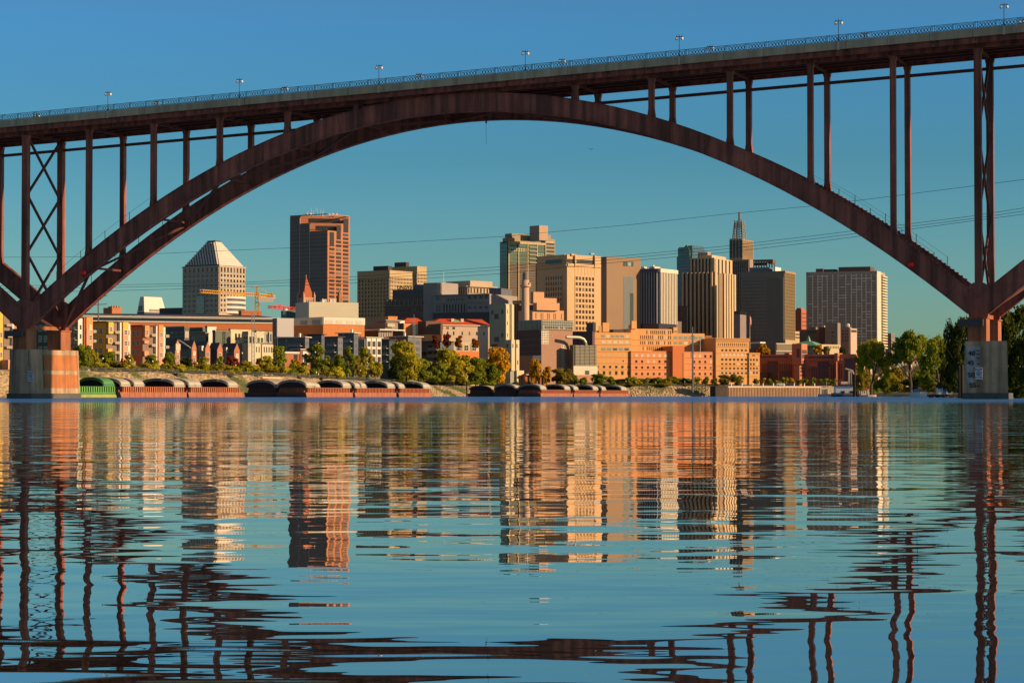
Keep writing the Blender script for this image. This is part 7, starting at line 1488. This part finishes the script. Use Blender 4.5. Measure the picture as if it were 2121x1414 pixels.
def wire(label, pts, r=.052):
    q = MB(); P_ = []
    for (px, py) in pts: D = 1150 - (px/2121)*720; P_.append(P3(px, py, D))
    base = P_[0].copy(); out = []
    for i in range(len(P_) - 1):
        for k in range(6): out.append(P_[i].lerp(P_[i+1], k/6) - base)
    out.append(P_[-1] - base); q.tube(out, [r*(1.6 - .9*i/len(out)) for i in range(len(out))], 4)
    o = q.build('power_line', mat('wire', (.05, .06, .06), .6, .02)); o.location = base; tag(o, label, 'power line', 'power lines across the river')
wire('topmost single power line crossing above the skyline', [(-60, 533), (180, 532), (420, 521), (725, 508), (1040, 490), (1300, 466), (1500, 444), (1700, 425), (2121, 372), (2250, 355)])
wire('upper of the three parallel power lines', [(-60, 592), (240, 590), (509, 584.5), (720, 574), (1033, 552.7), (1300, 529), (1510, 509), (1700, 486.5), (2018, 447), (2119, 431), (2250, 414)])
wire('middle of the three parallel power lines', [(-60, 598), (240, 595), (509, 588.5), (720, 580), (1033, 559), (1300, 534.5), (1510, 515), (1700, 493), (2018, 452.5), (2119, 437.5), (2250, 421)])
wire('lowest of the three parallel power lines', [(-60, 606), (240, 602), (509, 594.5), (720, 587), (1033, 567), (1300, 541), (1510, 522), (1700, 500), (2018, 457), (2119, 444), (2250, 428)])
c = P3(203.5, 690, 860); r = empty('power_pole', (c.x, c.y, 0), 0, 'steel power pole with crossarms above the left apartments', 'power pole'); z1 = ZP(612, 860)
PM = mat('pole_steel', (.13, .14, .16), .5, .08); MB().cyl(0, 0, 5, z1, .38, 8, .22).build('pole', PM, r); MB().beam((-3.2, 0, z1 - 3.6), (3.2, 0, z1 - 3.2), .22, .25).beam((0, 0, z1 - .8), (3.4, 0, z1), .18, .2).build('crossarm', PM, r)
c = P3(1434.5, 800, 1100); r = empty('power_pole', (c.x, c.y, 0), 0, 'tall dark steel pole in front of the orange building', 'power pole'); z1 = ZP(677, 1100)
MB().cyl(0, 0, 2, z1, .42, 8, .26).cyl(.5, 0, 2, z1 - 4, .12, 6).build('pole', PM, r); MB().beam((-.9, 0, z1 - 2), (1.1, 0, z1 - 1.6), .15, .2).beam((-.9, 0, z1 - 4.5), (1.1, 0, z1 - 4.2), .15, .2).build('crossarm', PM, r)
c = P3(1450.5, 727, 1262); r = empty('flagpole', c, 0, 'thin bare flagpole standing on the orange building roof', 'flagpole'); MB().cyl(0, 0, -2, (727 - 699)*1262/F, .13, 6, .08).build('pole', M_WHT2, r); MB().ball((0, 0, (727 - 699)*1262/F), .22, 6).build('finial', M_WHT2, r)
def car(px, py, D, rz, label, m):
    D = max(D, landD(px, 19)) if px < 1480 else D
    c = P3(px, py, D); r = empty('parked_car', c, rz, label, 'car', 'cars parked behind the fence')
    MB().prism([(-2.2, .35), (2.2, .35), (2.25, .8), (1.4, .95), (.8, 1.4), (-1.0, 1.45), (-1.7, .98), (-2.2, .9)], 'y', -.85, .85).build('body', m, r)
    MB().prism([(1.2, .97), (.75, 1.33), (-.95, 1.38), (-1.5, 1.0)], 'y', -.87, .87).build('window', G_DK, r)
    for x in (-1.35, 1.35): MB().tube([(x, -.9, .33), (x, .9, .33)], .33, 10).build('wheel', M_BLK, r)
car(268, 768.5, 690, .2, 'white car parked behind the fence left of the garage walls', M_WHT2); car(287, 769, 694, .2, 'silver car parked behind the fence between garage walls', mat('silver', (.4, .4, .42), .3, .05, metal=.5)); car(312, 769, 700, .2, 'dark car parked behind the fence under the red orange block', mat('car_dark', (.04, .04, .06), .3, .05)); car(1617, 798.5, 1165, .1, 'white car parked behind the quay wall between street trees', M_WHT2); car(1638, 798.5, 1167, .1, 'dark blue car parked behind the quay wall', mat('car_blue', (.05, .07, .15), .3, .05))
def person(px, py, D, rz, label, top, leg, step):
    D = landD(px, 13)
    c = P3(px, py, D); r = empty('person', c, rz, label, 'person')
    V = [(0, 0, .95), (0, 0, 1.2), (0, 0, 1.42), (0, 0, 1.52), (0, .02, 1.64), (.1, 0, .9), (.1, step, .48), (.1, step*1.2, .08), (.1, step*1.2 + .14, .04), (-.1, 0, .9), (-.1, -step*.6, .48), (-.1, -step*1.3, .1), (-.1, -step*1.3 + .14, .04), (.2, 0, 1.4), (.25, -step*.5, 1.12), (.24, -step*.3 + .05, .86), (-.2, 0, 1.4), (-.25, step*.5, 1.12), (-.24, step*.5 + .06, .86)]
    E_ = [(0, 1), (1, 2), (2, 3), (3, 4), (0, 5), (5, 6), (6, 7), (7, 8), (0, 9), (9, 10), (10, 11), (11, 12), (2, 13), (13, 14), (14, 15), (2, 16), (16, 17), (17, 18)]
    R_ = [.15, .14, .15, .06, .11, .1, .07, .045, .04, .1, .07, .045, .04, .065, .05, .035, .065, .05, .035]
    me = bpy.data.meshes.new('body'); me.from_pydata(V, E_, []); o = bpy.data.objects.new('body', me); COL.objects.link(o); sk = o.modifiers.new('s', 'SKIN'); o.modifiers.new('u', 'SUBSURF').levels = 1
    for v, rr in zip(me.skin_vertices[0].data, R_): v.radius = (rr, rr)
    me.skin_vertices[0].data[0].use_root = True
    dg = bpy.context.evaluated_depsgraph_get(); m2 = bpy.data.meshes.new_from_object(o.evaluated_get(dg)); bpy.data.objects.remove(o); m2.name = 'body'
    m2.materials.clear(); SK = mat('skin', (.45, .28, .2), .6, .05)
    for mm in (SK, top, leg): m2.materials.append(mm)
    for p in m2.polygons: z = p.center.z; p.material_index = 2 if z < .95 else (1 if z < 1.47 and not (z < .92) else 0)
    q = bpy.data.objects.new('body', m2); COL.objects.link(q); q.parent = r
    MB().ball((0, -.01, 1.69), .115, 8, 1.0).build('hair', mat('hair', (.05, .03, .02), .8, .1), r)
person(655, 777.5, 770, .4, 'left of two people walking on the promenade in a white top', M_WHT, M_BLK, .16); person(659.5, 777.5, 772, .6, 'right of two people walking on the promenade in a dark top', M_BLK, M_WHT2, .13)
o = MB().poly and MB(); o.prism([(-.6, .1), (-.2, .05), (0, -.02), (.2, .05), (.6, .12), (.2, -.03), (0, -.08), (-.2, -.03)], 'y', -.12, .2); ob = o.build('bird', M_BLK); ob.location = P3(1224, 309, 500); tag(ob, 'small dark bird gliding under the arch', 'bird')
